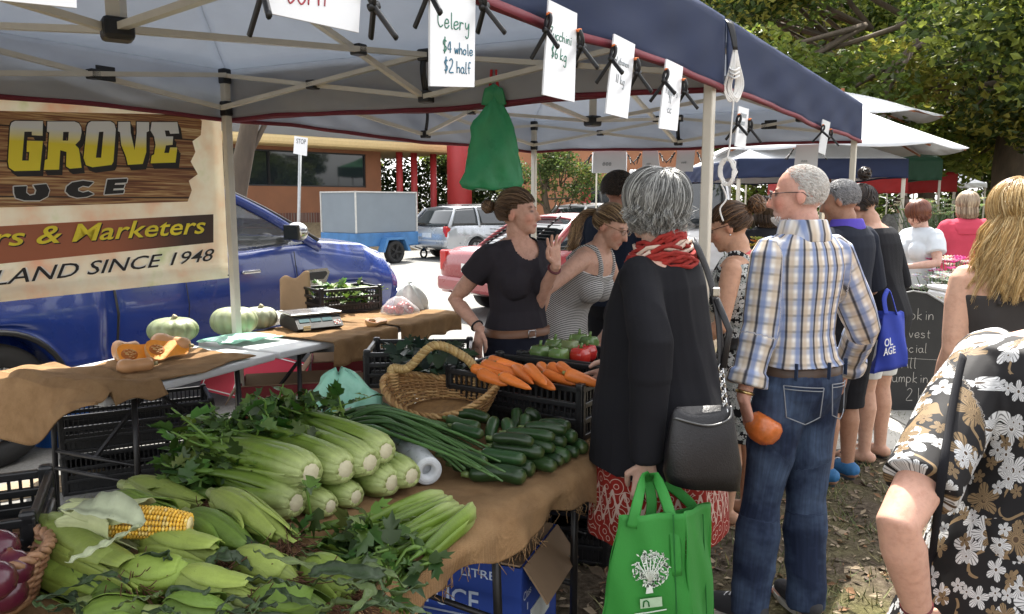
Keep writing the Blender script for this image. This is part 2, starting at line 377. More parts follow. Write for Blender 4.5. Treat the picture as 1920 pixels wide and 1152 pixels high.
def m_paisley():      # red cotton with a pale block print
    t = NT('red printed cotton'); c = t.coord('puv'); v = t.new('TexVoronoi', voronoi_dimensions='2D'); t.set(v.inputs[0], c); v.inputs['Scale'].default_value = 21
    x = t.math('ABSOLUTE', t.math('SUBTRACT', t.math('FRACT', t.math('MULTIPLY', v.outputs['Distance'], 3)), .5)); a = t.math('LESS_THAN', x, .075)
    s = t.new('SeparateXYZ'); t.set(s.inputs[0], c)
    z = t.math('SUBTRACT', t.math('FRACT', t.math('MULTIPLY', s.outputs[1], 4.5)), .5); zz = t.math('MULTIPLY', t.math('SINE', t.math('MULTIPLY', s.outputs[0], 160)), .1)
    b = t.math('LESS_THAN', t.math('ABSOLUTE', t.math('SUBTRACT', t.math('ABSOLUTE', z), t.math('ADD', .12, zz))), .045)
    return t.out(t.mix(t.math('MULTIPLY', t.math('MAXIMUM', a, b), .8), (.21, .014, .009), (.50, .40, .34)), .8, spec=.2)
def m_ground():
    t = NT('dry ground with bark mulch'); co = t.coord(); a = t.noise(co, 1.1, 5); b = t.noise(co, 26, 6, .75)
    c = t.ramp(b, [(.3, (.04, .031, .022)), (.5, (.10, .078, .056)), (.72, (.20, .165, .12))])
    g = t.ramp(b, [(.3, (.05, .05, .016)), (.7, (.2, .19, .075))]); c = t.mix(t.ramp(a, [(.5, (0, 0, 0)), (.66, (.75,)*3)]), c, g)
    t.bump(b, .8, .03); return t.out(c, .95, spec=.1)
def m_asphalt():
    t = NT('pale worn asphalt'); co = t.coord(); a = t.noise(co, .5, 4); b = t.noise(co, 60, 4, .8)
    c = t.mix(1, t.ramp(b, [(.3, (.15, .147, .14)), (.7, (.27, .265, .25))]), t.ramp(a, [(.3, (.75,)*3), (.7, (1.15,)*3)]), 'MULTIPLY'); t.bump(b, .3, .01); return t.out(c, .9, spec=.2)
def m_brick(name, c1, c2, mo, sc):
    t = NT(name); b = t.new('TexBrick'); t.set(b.inputs[0], t.coord('Object', (1, 1, 1))); b.inputs['Scale'].default_value = sc
    b.inputs['Color1'].default_value = (*c1, 1); b.inputs['Color2'].default_value = (*c2, 1); b.inputs['Mortar'].default_value = (*mo, 1); b.inputs['Mortar Size'].default_value = .02
    return t.out(b.outputs[0], .85)
def m_print_wood():
    t = NT('printed timber boards'); co = t.coord('Object', (.9, 1, 26)); n = t.noise(co, 3, 6, .6, .6)
    s = t.new('SeparateXYZ'); t.set(s.inputs[0], t.coord()); f = t.math('MODULO', t.math('ADD', s.outputs[2], 5), .17)
    c = t.ramp(n, [(.32, (.06, .018, .007)), (.45, (.27, .10, .035)), (.56, (.55, .32, .12)), (.7, (.83, .66, .36))]); big = t.noise(t.coord('Object', (.8, 1, 5)), 1.6, 2)
    c = t.mix(t.ramp(big, [(.4, (0, 0, 0)), (.65, (.6,)*3)]), c, (.2, .07, .03)); c = t.mix(t.math('LESS_THAN', f, .008), c, (.04, .014, .006)); return t.out(c, .5)
def m_banner():
    t = NT('printed vinyl banner'); co = t.coord(); n = t.noise(co, 3.2, 4); m = t.noise(t.coord('Object', (1.3, 1, .7)), 5, 3)
    c = t.ramp(n, [(.3, (.80, .52, .36)), (.45, (.80, .70, .56)), (.58, (.84, .80, .68)), (.72, (.62, .66, .40))]); t.b.inputs['Roughness'].default_value = .45; c = t.mix(t.ramp(m, [(.5, (0, 0, 0)), (.75, (.7,)*3)]), c, (.84, .78, .66)); t.out(c, .45); t.translucent(c, .35); return t.m
def m_zramp(name, axis, stops, rough=.5):
    t = NT(name); s = t.new('SeparateXYZ'); t.set(s.inputs[0], t.coord()); return t.out(t.ramp(s.outputs[axis], stops), rough)
HESS = m_hessian()
NAVY = mat('navy canopy cloth', (.024, .036, .095), .7, var=.15, vs=5, bump=.1, bs=300, spec=.3, trans=.4, tcol=(.27, .32, .40))
SILVER = mat('silver coated canopy lining', (.58, .585, .60), .55, var=.08, vs=4, bump=.05, bs=200, trans=.45)
TRIM = mat('dark red binding', (.16, .014, .025), .7)
POLE = mat('cream powder coated steel', (.60, .56, .47), .35, var=.08, bump=.03)
PBLK = mat('black plastic', (.012, .012, .013), .42, var=.15, bump=.05)
CRATE = mat('black crate plastic', (.010, .010, .011), .38, var=.2, bump=.06)
CARD = mat('white card in a laminate', (.78, .79, .81), .22, var=.03, vs=3)
ORANGE = mat('orange plastic', (.85, .22, .05), .4); REDP = mat('red plastic', (.55, .02, .02), .4)
ROPE = mat('white cord', (.78, .77, .74), .8, bump=.3, bs=250)
CHROME = mat('bright steel', (.6, .6, .6), .22, 1, var=.05)
GALV = mat('galvanised steel', (.42, .43, .43), .42, .8, var=.2, vs=18)
WOODM = mat('weathered timber', (.34, .26, .17), .85, var=.4, vs=6, bump=.4, stretch=(1, 12, 12))
VC = mat('painted by vertex', None, .6, var=.18, vs=25, bump=.1)
LEAF = mat('leaf', None, .55, var=.25, vs=2, trans=.5)
def leafcloud(mb, c, r, n, size, cols, rnd, shell=.35, clump=None):
    c = V(c)
    for i in range(n):
        while True:
            p = V((rnd.uniform(-1, 1), rnd.uniform(-1, 1), rnd.uniform(-1, 1)))
            if shell < p.length < 1: break
        p = V((p.x*r[0], p.y*r[1], p.z*r[2])) + c
        a = V((rnd.gauss(0, 1), rnd.gauss(0, 1), rnd.gauss(0, .6))).normalized(); b = a.cross(V((rnd.gauss(0, 1), rnd.gauss(0, 1), rnd.gauss(0, 1)))).normalized()
        s = size*rnd.uniform(.6, 1.3); k = rnd.choice(cols); q = rnd.uniform(.7, 1.3); nn = a.cross(b)*s*.18
        mb.add([p-a*s*.6, p+b*s*.34+nn, p+a*s*.6, p-b*s*.34+nn], [(0, 1, 2, 3)], 0, False, (k[0]*q, k[1]*q, k[2]*q))
GREENS = [(.045, .085, .016), (.07, .12, .02), (.03, .06, .014), (.11, .14, .022)]
BARK = mat('bark', (.10, .075, .05), .9, var=.45, vs=8, bump=.8, bs=18, stretch=(1, 1, .25))

# ---------------------------------------------------------------- ground, road, far setting
mb = MB(); mb.sheet(lambda u, v: (-150+300*u, -40+300*v, 0), 40, 40); tag(mb.build('ground', m_ground()), kind='structure')
ud = V((.55, .835, 0)).normalized(); nd = V((-.835, .55, 0))        # along the stalls, away from the shoppers
A0 = gz(1110, 868, .75); A0.z = 0                                   # foot of the stall's front edge
def st(a, b, z=0): return A0 + ud*a + nd*b + V((0, 0, z))           # stall grid
mb = MB(); q = [st(-9, 2.75, .004), st(60, 2.75, .004), st(60, 34, .004), st(-9, 34, .004)]
mb.sheet(lambda u, v: lerp(lerp(q[0], q[1], u), lerp(q[3], q[2], u), v), 60, 20); tag(mb.build('car_park', m_asphalt()), kind='structure')
mb = MB(); PAV = m_brick('pale concrete pavers', (.42, .40, .36), (.36, .34, .31), (.2, .19, .17), 2.2)
c0 = gz(1560, 850, 0)
for i in range(8):
    for j in range(2): mb.box(c0 + V((i*.5, j*.5+.25, .012)), (.485, .485, .03), 0, .006)
tag(mb.build('path', mat('concrete pavers', (.40, .38, .34), .9, var=.3, vs=5, bump=.3)), kind='structure')
# building across the car park
FA = gy(380, 398, 25); FB = gy(830, 398, 31.5); fd = (FB-FA); fd.z = 0; fd.normalize(); fn = V((fd.y, -fd.x, 0))
if fn.y > 0: fn = -fn
def fp(px, py, off=0): return gplane(px, py, FA+fn*off, fn)
def fz(px, py): return fp(px, py).z
def fs_(px): return (fp(px, 398)-FA).dot(fd)
def fbox(mb, s0, s1, z0, z1, d0, d1, bev=0, mi=0):
    c = FA + fd*((s0+s1)/2) + fn*((d0+d1)/2); c.z = (z0+z1)/2
    mb.box(c, (abs(s1-s0), abs(d1-d0), z1-z0), math.atan2(fd.y, fd.x), bev, mi)
WALLM = mat('ochre render', (.22, .095, .048), .9, var=.15, vs=2, bump=.1); CREAM = mat('cream paint', (.62, .46, .22), .6, var=.1); FASC = mat('grey metal fascia', (.16, .16, .16), .5, var=.08, vs=1)
REDC = mat('red paint', (.36, .028, .03), .5, var=.12, vs=3); GLASS = mat('dark window glass', (.012, .016, .02), .04, var=.05, spec=.8)
zs, zt, zb, ze = fz(560, 350), fz(470, 279), fz(600, 399), fz(470, 272); s0, s1, s2 = -9, fs_(688), fs_(716)
bld = thing('school_building', 'low ochre building with a long dark window and cream eave across the car park', 'building', FA)
mb = MB(); fbox(mb, s0, s2, zb, zs, -.3, 0); fbox(mb, s1, s2, zs, zt, -.3, 0); fbox(mb, s0, s2, zt, zt+1.4, -.3, 0); fbox(mb, s0, s2, zs, zt, -4, -3.8); mb.build('wall', WALLM, bld, True)
mb = MB(); fbox(mb, s0, s2, -.2, zb, -.3, .06); mb.build('plinth', m_brick('dark red brick', (.13, .05, .03), (.09, .035, .025), (.16, .14, .12), 3.5), bld, True)
for i in range(4):
    a = lerp(s0, s1, i/4); b = lerp(s0, s1, (i+1)/4); mb = MB(); fbox(mb, a+.04, b-.04, zs+.05, zt-.05, -.14, -.1); w = mb.build('window', GLASS, bld, True)
    mb = MB()
    for z0, z1 in ((zs, zs+.05), (zt-.05, zt)): fbox(mb, a, b, z0, z1, -.2, -.04)
    for x in (a, b): fbox(mb, x-.04, x+.04, zs+.05, zt-.05, -.19, -.045)
    mb.build('frame', PBLK, w, True)
s3 = fs_(835); mb = MB(); fbox(mb, s0, s3, ze, ze+.32, -4, 1.0, .1); mb.build('eave', CREAM, bld, True)
mb = MB(); fbox(mb, s0, s3-.5, ze+.32, ze+1.9, -4, .8); mb.build('fascia', FASC, bld, True)
mb = MB(); fbox(mb, s0, s3+6, ze+1.9, ze+2.0, -12, 1.2); mb.build('roof', FASC, bld, True)
for px in (745, 772, 808):
    mb = MB(); x = fs_(px); c = FA+fd*x+fn*.2; mb.tube([V((c.x, c.y, 0)), V((c.x, c.y, ze))], .13, 14); mb.build('post', REDC, bld, True)
c = gy(862, 398, 29); mb = MB(); mb.tube([V((c.x, c.y, 0)), V((c.x, c.y, 6))], .46, 28); mb.solo('red_column', REDC, 'fat round red column rising behind the silver wagon', 'column')
mb = MB()   # planted slope below the window
mb.sheet(lambda u, v: FA+fd*lerp(-9, s2+6, u)+fn*lerp(0, 4.2, v)+V((0, 0, -CZ+lerp(zb-.05, .02, v)+.06*math.sin(u*60)*math.sin(v*9))), 80, 12)
tag(mb.build('garden_bank', mat('dry mulch', (.20, .155, .09), .95, var=.6, vs=14, bump=.8, bs=9)), kind='structure')
rnd = random.Random(3); mb = MB()
hg = thing('hedge', 'tall clipped green hedge behind the red posts', 'hedge', gy(800, 398, 34))
for i in range(9):
    x = gy(690+i*42, 345, 34.5); leafcloud(mb, (x.x, x.y, 1.7), (1.2, .9, 2.0), 1500, .17, [(.05, .09, .02), (.09, .13, .03), (.025, .05, .012), (.15, .18, .06)], rnd, .55)
mb.build('foliage', LEAF, hg, True)
mb = MB()
for i in range(9): x = gy(690+i*42, 345, 34.5); mb.tube([V((x.x, x.y, 0)), V((x.x+.1, x.y, 2.3))], .05, 6)
mb.build('stem', BARK, hg, True)
# second building to the right, with a white sign board
b2 = thing('brick_building', 'orange brick building with red doors behind the small tree', 'building', gy(1130, 398, 30))
def wbox(name, px0, px1, py0, py1, Y, d, m, parent, bev=0):
    a = gy(px0, py1, Y); b = gy(px1, py0, Y); mb = MB(); mb.box(((a.x+b.x)/2, Y+d/2, (a.z+b.z)/2), (b.x-a.x, d, b.z-a.z), None, bev); return mb.build(name, m, parent, True)
wbox('wall', 960, 1330, 245, 425, 30, 3, mat('orange brick', (.38, .17, .09), .9, var=.2, vs=2), b2)
wbox('door', 1090, 1108, 335, 421, 29.9, .08, REDC, b2); wbox('door', 1150, 1165, 335, 421, 29.9, .08, REDC, b2); wbox('window', 1108, 1148, 345, 400, 29.93, .05, GLASS, b2)
sb = thing('sign_board', 'white notice board on two posts behind the far sign cards', 'sign', gy(1140, 398, 20))
wbox('board', 1110, 1176, 286, 324, 20, .06, CARD, sb); wbox('post', 1116, 1120, 324, 420, 20.01, .05, POLE, sb); wbox('post', 1166, 1170, 324, 420, 20.01, .05, POLE, sb)
# street sign
p = gy(556, 430, 13); sg = thing('street_sign', 'white parking sign with dark writing on a galvanised pole', 'sign', (p.x, p.y, 0))
mb = MB(); mb.tube([V((p.x-.03, p.y, 0)), gy(563, 258, 13)], .027, 10); mb.build('pole', GALV, sg, True)
q = [gy(550, 288, 12.95), gy(575, 293, 12.95), gy(577, 259, 12.95), gy(552, 255, 12.95)]; mb = MB(); mb.add(q+[a+V((0, .012, 0)) for a in q], [(0, 1, 2, 3), (7, 6, 5, 4), (0, 4, 5, 1), (1, 5, 6, 2), (2, 6, 7, 3), (3, 7, 4, 0)], 0, False); pl = mb.build('plate', CARD, sg, True)
mb = MB(); text_quad(mb, 'STOP', [gy(556, 269, 12.95), gy(573, 271, 12.95), gy(574, 262, 12.95), gy(556, 260, 12.95)], (0, -1, 0), .004); mb.build('lettering', PBLK, pl, True)
# trees
def tree(label, base, trunk_pts, r0, clumps, n, leaf, cols, seed, group=None, name='tree'):
    rnd = random.Random(seed); t = thing(name, label, 'tree', base, 0, group); mb = MB(); B = V(base)
    P = [B+V(p) for p in trunk_pts]; P2 = spline(P, 5); mb.tube(P2, [r0*(1-.55*i/len(P2)) for i in range(len(P2))], 12)
    for c, r in clumps:
        c = B+V(c); s = P2[min(len(P2)-1, int(len(P2)*rnd.uniform(.45, .95)))]
        pts = spline([s, lerp(s, c, .5)+V((rnd.uniform(-.3, .3), rnd.uniform(-.3, .3), -.25)), c], 5); mb.tube(pts, [r0*.22*(1-.8*i/len(pts)) for i in range(len(pts))], 7)
        for k in range(3):
            e = c+V((rnd.uniform(-r[0], r[0]), rnd.uniform(-r[1], r[1]), rnd.uniform(-r[2], r[2])))*.8; mb.tube([lerp(s, c, .6), lerp(lerp(s, c, .8), e, .5), e], [r0*.16, r0*.1, r0*.04], 5)
    mb.build('trunk', BARK, t, True); mb = MB(); tot = sum(r[0]*r[1]*r[2] for c, r in clumps)**1
    for c, r in clumps:
        m = int(n*r[0]*r[1]*r[2]/tot); kk = cols[:]; rnd.shuffle(kk)
        for s in range(5):      # uneven sub-clumps
            d = V((rnd.uniform(-.6, .6)*r[0], rnd.uniform(-.6, .6)*r[1], rnd.uniform(-.6, .6)*r[2])); f = rnd.uniform(.4, .75)
            leafcloud(mb, B+V(c)+d, [q*f for q in r], m//5, leaf, kk[:2], rnd, .3)
    mb.build('crown', LEAF, t, True); return t
def clumpset(seed, n, c, r, s):
    rnd = random.Random(seed); o = []
    for i in range(n):
        p = V((rnd.gauss(0, .55)*r[0], rnd.gauss(0, .55)*r[1], rnd.uniform(-1, 1)*r[2])); k = rnd.uniform(.75, 1.3)*s; o.append((V(c)+p, (k, k, k*.7)))
    return o
SUNNY = [(.08, .125, .02), (.13, .185, .03), (.055, .09, .018), (.21, .25, .04), (.30, .29, .05)]
b = gy(1905, 398, 17); b.z = 0
tree('large shade tree with dark trunk rising behind the blonde woman', b, [(0, 0, 0), (-.2, 0, 2.5), (.1, .2, 5), (-.3, .4, 9)], .42, clumpset(11, 30, (-2.2, -.5, 6.2), (4.6, 3.2, 3.4), 1.5) + [(V((-1.5, -2, 3.6)), (1.5, 1.2, .8)), (V((-.2, -2.2, 3.3)), (1.3, 1.2, .9)), (V((-3.4, -1, 4)), (1.4, 1.2, .8)), (V((.5, 1.5, 3)), (1.6, 1.2, 1.5)), (V((-5.6, 0, 6.5)), (1.6, 1.3, 1.3)), (V((-6.2, .5, 8)), (1.6, 1.3, 1.3))], 78000, .15, SUNNY, 5)
b = gy(1560, 398, 30); b.z = 0
tree('broad green tree beyond the white market umbrellas', b, [(0, 0, 0), (.2, 0, 3), (0, .2, 8)], .4, clumpset(4, 30, (1.2, 0, 7.4), (6.5, 3, 4.2), 1.9), 46000, .23, SUNNY, 6)
_bt = bpy.data.objects['tree.001']; _c = copy_tree(_bt); _c.location = gy(1740, 398, 34); _c.location.z = 0; _c.rotation_euler.z = 2; _c['label'] = 'broad dark tree farther back, between the umbrellas and the shade tree'
b = gy(1032, 405, 24); b.z = 0
tree('small multi stemmed tree with light foliage beyond the red sedan', b, [(0, 0, 0), (.05, 0, .8), (-.15, 0, 1.6), (-.2, 0, 2.2)], .16, [(V((x, y, z)), (.75, .7, .5)) for x, y, z in ((-.9, 0, 2.1), (.0, .2, 2.5), (.8, 0, 2.0), (-.4, -.3, 2.9), (.5, .2, 2.8), (1.3, .1, 2.4), (-1.2, .1, 2.6), (0, .3, 3.3))], 5200, .10, [(.10, .14, .03), (.16, .19, .04), (.06, .10, .025)], 8)
b = gy(452, 398, 9.5); b.z = 0
tree('leaning tree trunk with peeling bark beside the banner pole', b, [(-.35, 0, 0), (-.12, 0, 1.4), (.12, 0, 2.4), (.6, .2, 4.6)], .17, [(V((.9, .3, 5.3)), (1.3, 1, .8)), (V((.2, .5, 5.8)), (1.2, 1, .8)), (V((1.8, .2, 5.6)), (1.1, 1, .7))], 3500, .14, GREENS, 9)
far = None; rnd = random.Random(21)
for i, (px, Y) in enumerate([(1320, 38), (1410, 44), (1480, 36), (1620, 46), (1700, 40), (1790, 36), (1850, 42), (1930, 34), (1180, 44), (1090, 46), (980, 44), (880, 46), (2050, 30), (620, 48), (480, 46), (300, 44)]):
    b = gy(px, 398, Y); b.z = 0
    if far is None: far = tree('green tree in the distant row beyond the market', b, [(0, 0, 0), (.1, 0, 2), (0, 0, 5)], .25, clumpset(2, 12, (0, 0, 4.2), (2.6, 2, 2.6), 1.6)+[(V((-1, 0, 1.2)), (1.6, 1, 1.2)), (V((1.2, 0, 1.2)), (1.6, 1, 1.2))], 7000, .24, SUNNY, 12, 'distant trees beyond the market')
    else: c = copy_tree(far); c.location = b; c.rotation_euler.z = rnd.uniform(0, 6); ROOTM[c.name] = Matrix.Translation(b)

# ---------------------------------------------------------------- market tents
ZV, ZE, ZA = 2.1, 2.41, 3.25
PR = gz(1352, 170, ZV); PL = gz(428, 228, ZV); P2R = gz(1612, 268, ZV); U3 = P2R-PR
uF = U3.normalized(); nF = V((uF.y, -uF.x, 0))                       # outward from the shop front
def flat(p, z): return V((p.x, p.y, z))
def tent(label, C, zv, ze, za, mo, mi, trim, name='market_tent', truss=True, legs=(0, 1, 2, 3), valance=True, sag=.07, polem=None):
    polem = polem or POLE
    cen = (C[0]+C[1]+C[2]+C[3])/4; t = thing(name, label, 'tent', flat(cen, 0)); cz = flat(cen, za)
    mb = MB(); vb = MB(); tb = MB()
    for i in range(4):
        a, b = C[i], C[(i+1) % 4]; out = V(((b-a).y, -(b-a).x, 0)).normalized()
        def roof(u, v, a=a, b=b):
            p = lerp(flat(lerp(a, b, u), ze), cz, v); p.z -= sag*math.sin(PI*v)*(1-.35*abs(2*u-1)) ; return p
        mb.sheet(roof, 40, 16, .008, 0, 1)
        def val(u, v, a=a, b=b, out=out):
            e = min(u, 1-u)*2; p = flat(lerp(a, b, u), lerp(zv, ze+.006, v)); p += out*(.006 + .008*(1-v) + (1-v)*.010*math.sin(u*19+v*5)*min(1, e*4) + .005*math.sin(u*41-v*11)*min(1, e*4)*math.sin(PI*min(1, .3+v*.7))); p.z += (1-v)*.012*math.sin(u*9)*min(1, e*4); return p
        vb.sheet(val, 130, 8, .006, 0, 1)
        tb.sheet(lambda u, v: val(u, .075*v)+out*.004-V((0, 0, .004)), 130, 1, .015)
    mb.build('canopy', [mo, mi], t, True)
    if valance: v_ = vb.build('valance', [mo, mi], t, True); tb.build('binding', trim, v_, True)
    ins = [flat(lerp(c, cen, .024), 0) for c in C]
    for k in legs:
        p = ins[k]; mb = MB(); mb.box(p+V((0, 0, ze/2-.01)), (.045, .045, ze-.03), math.atan2(U3.y, U3.x), .006); lg = mb.build('leg', polem, t, True)
        mb = MB(); mb.box(p+V((0, 0, .008)), (.12, .12, .012), math.atan2(U3.y, U3.x), .003); mb.build('foot_plate', polem, lg, True)
        for zz in (ze-.05, zv+.07): mb = MB(); mb.box(p+V((0, 0, zz)), (.058, .058, .09), math.atan2(U3.y, U3.x), .01); mb.build('corner_bracket', PBLK, lg, True)
    ins = [flat(lerp(c, cen, .045), 0) for c in C]
    if truss:
        hub = flat(cen, 2.19); top = flat(cen, za-.06); mb = MB(); mb.bar(hub, top, .05, .05, V((1, 0, 0))); mb.build('mast', polem, t, True)
        for zz in (0, .5): mb = MB(); mb.box(hub+V((0, 0, zz)), (.10, .10, .075), .6, .015); mb.build('hub', PBLK, t, True)
        def scis(a, b, zl0, zh0, zl1, zh1):     # one crossing pair of bars with its pivot
            s = (b-a).normalized().cross(V((0, 0, 1)))*.016
            for (z0, z1, sg) in ((zl0, zh1, 1), (zh0, zl1, -1)):
                mb = MB(); mb.bar(flat(a, z0)+s*sg, flat(b, z1)+s*sg, .024, .030, s.normalized()); mb.build('truss_bar', polem, t, True)
            f = (zh0-zl0)/((zh0-zl0)+(zh1-zl1)); p = flat(lerp(a, b, f), lerp(zl0, zh1, f)); mb = MB(); mb.box(p, (.055, .062, .05), math.atan2((b-a).y, (b-a).x), .006); mb.build('pivot_block', PBLK, t, True)
        for i in range(4):
            a, b = ins[i], ins[(i+1) % 4]; m = (a+b)/2; zl, zh = zv+.07, ze-.05
            scis(a, m, zl, zh, zl-.02, zh); scis(m, b, zl-.02, zh, zl, zh)
            scis(m, flat(cen, 0), zl-.02, zh, hub.z, hub.z+.5)
            mb = MB(); mb.box(flat(m, zh), (.07, .06, .06), math.atan2((b-a).y, (b-a).x), .008); mb.box(flat(m, zl-.02), (.07, .06, .06), math.atan2((b-a).y, (b-a).x), .008); d = (b-a).normalized()
            mb.sheet(lambda u, v: flat(m+d*(.035*(u-.5)), lerp(zl, zh, v))+V((0, 0, 0))+(cen-m).normalized()*(.035*math.sin(v*3.1)), 2, 8, .003); mb.build('slider', PBLK, t, True)
            for f in (.22,): mb = MB(); mb.box(flat(lerp(a, b, f), zv+.17)-V((d.y, -d.x, 0))*.012, (.10, .012, .075), math.atan2(d.y, d.x), .003); mb.build('fastener', PBLK, t, True)
    return t
C1 = [PR-U3*.97, PR, PL, PL-U3*.97]
t1 = tent('near navy market tent with silver lining over the vegetable stall', C1, ZV, ZE, ZA, NAVY, SILVER, TRIM)
C2 = [PR+U3*.012, P2R, PL+U3, PL+U3*.012]
t2 = tent('second navy market tent, joined to the far side of the near one', C2, ZV, ZE, ZA, NAVY, SILVER, TRIM, legs=(1, 2))

# ---------------------------------------------------------------- price cards and clamps on the tent fronts
CLAMPS = 'black spring clamps along the tent edges'
def clamp_mesh():
    a = MB(); b = MB(); tip = MB()
    for s, m in ((1, a), (-1, b)):
        m.tube(spline([(0, -.085, s*.085), (0, -.045, s*.045), (0, -.005, s*.006), (0, .02, -s*.012), (0, .045, -s*.013), (0, .062, -s*.004)], 4), [(.0105, .007)]*15+[(.009, .0075)]*6, 8, up=(1, 0, 0))
        tip.box((0, .064, -s*.005), (.018, .012, .008), None, .003)
    a.tube([(-.016, 0, 0), (.016, 0, 0)], .011, 10)
    return a, b, tip
_ca, _cb, _ct = clamp_mesh(); _cp = []
def clamp(p, jaw, nrm, label, tipm=None):
    jaw = V(jaw).normalized(); nrm = V(nrm).normalized(); x = jaw.cross(nrm).normalized(); z = x.cross(jaw)
    if not _cp:
        t = thing('spring_clamp', label, 'clamp', (0, 0, 0), 0, CLAMPS); _ca.build('handle', PBLK, t); _cb.build('handle', PBLK, t); _ct.build('jaw_pad', ORANGE, t); _cp.append(t)
    else: t = copy_tree(_cp[0])
    t.scale = (.72,)*3; t.rotation_euler = basis(x, jaw, z).to_euler(); t.location = V(p) - jaw*.06; t['label'] = label; return t
def card(label, q, o, n, back=False):
    t0 = [gplane(px, py, o, n) for px, py in q]; th = n*.004       # TL TR BR BL
    t = thing('price_card', label, 'sign', t0[3], 0, 'price cards clipped to the tent edges'); mb = MB()
    w = [p+th for p in t0]; k = [p-th*.3 for p in t0]; mb.add(w+k, [(3, 2, 1, 0), (4, 5, 6, 7), (0, 1, 5, 4), (1, 2, 6, 5), (2, 3, 7, 6), (3, 0, 4, 7)], 0, False); mb.build('card', CARD, t, True)
    x = (t0[1]-t0[0]); y = (t0[0]-t0[3]); return t, t0, x.normalized(), y.normalized()
oF = PR+nF*.045
INK = mat('green marker ink', (.03, .2, .13), .5); INKR = mat('red marker ink', (.4, .03, .05), .5); INKB = mat('blue marker ink', (.03, .16, .26), .5); INKG = mat('grey marker ink', (.35, .38, .4), .5)
def write(t, t0, x, y, rows, m, n=None):
    n = n or nF
    wd = (t0[1]-t0[0]).length; ht = (t0[0]-t0[3]).length
    for txt, fx, fy, size, w in rows:
        mb = MB(); handwrite(mb, txt, t0[3]+x*(fx*wd)+y*(fy*ht), x, y, n, size*wd, w*wd, .005); mb.build('handwriting', m, t, True)
CD = [
 ('blank white price card, topmost at the left frame edge', [(-5, -60), (140, -45), (141, 16), (0, 2)]),
 ('white price card reading Corn in red, largest on the near tent', [(497, -112), (678, -80), (670, 62), (495, 24)]),
 ('white price card reading Celery with whole and half prices', [(804, -90), (890, -64), (887, 164), (804, 162)]),
 ('white price card reading Zucchini above the hanging bag', [(1027, 0), (1080, 26), (1075, 192), (1016, 178)]),
 ('white price card second from the tent corner post, faint grey writing', [(1150, 64), (1189, 84), (1175, 223), (1134, 213)]),
 ('white price card just left of the tent corner post', [(1248, 111), (1279, 126), (1268, 246), (1234, 241)]),
 ('narrow white price card just right of the corner rope', [(1384, 199), (1403, 205), (1396, 279), (1377, 274)]),
 ('white price card seen edge on near the far tent corner', [(1542, 224), (1556, 230), (1546, 291), (1534, 286)])]
TX = [None, ([('Corn', .18, .165, .085, .007)], INKR), ([('Celery', .14, .46, .105, .009), ('$', .25, .27, .09, .010)], INK), ([('Zucchini', .08, .62, .088, .010), ('$6 kg', .17, .42, .10, .011)], INK), ([('Lebanon', .22, .66, .07, .012), ('11 kg', .26, .42, .09, .013)], INKG), ([('Peppers', .15, .52, .085, .012), ('11', .35, .40, .1, .012), ('cc', .35, .26, .1, .012)], INKG), ([('eeeee', .2, .75, .1, .015), ('eeee', .22, .55, .1, .015), ('eeee', .22, .35, .1, .015)], INKG), None]
for (lab, q), tx in zip(CD, TX):
    t, t0, x, y = card(lab, q, oF, nF)
    if tx: write(t, t0, x, y, *tx)
    if 'Celery' in lab: write(t, t0, x, y, [('4 whole', .36, .27, .075, .009), ('$2', .28, .12, .09, .010), ('half', .56, .12, .08, .009)], INKB)
    lb = lab.split(',')[0]
    if 'blank' in lab: continue
    clamp(t0[0]-x*.006-y*.028+nF*.012, (y*1+x*.12), (nF*1-uF*.45), 'black clamp, left one of two on: '+' '.join(lb.replace('white ', '', 1).split()[:9])); clamp(t0[1]-x*.004-y*.035+nF*.012, (y-x*.5), (nF*.6-uF*.3), 'black clamp, right one of two on: '+' '.join(lb.replace('white ', '', 1).split()[:9]))
PB2 = PL+U3; uB = (PB2-P2R).normalized(); nB = V((uB.y, -uB.x, 0)); nB = nB if nB.y < 0 else -nB
for lab, q in [('white card at the left end of the far tent edge, seen from behind', [(1113, 283), (1174, 283), (1174, 325), (1111, 325)]), ('white card second from left on the far tent edge', [(1205, 281), (1233, 280), (1238, 322), (1204, 324)]), ('pinkish card third along the far tent edge', [(1270, 279), (1304, 278), (1299, 322), (1266, 322)]), ('square white card above the bald man, on the far tent edge', [(1493, 272), (1535, 271), (1532, 322), (1488, 322)])]:
    t, t0, x, y = card(lab, q, P2R-nB*.05, -nB)
    write(t, t0, x, y, [('eee', .3, .35, .08, .012)], INKG, nB)
    clamp(t0[0]-x*.01-y*.02, (y+x*.6), nB, 'black clamp, left one of two on: '+' '.join(lab.replace('white ', '', 1).split()[:8])); clamp(t0[1]+x*.01-y*.02, (y-x*.6), nB, 'black clamp, right one of two on: '+' '.join(lab.replace('white ', '', 1).split()[:8]))
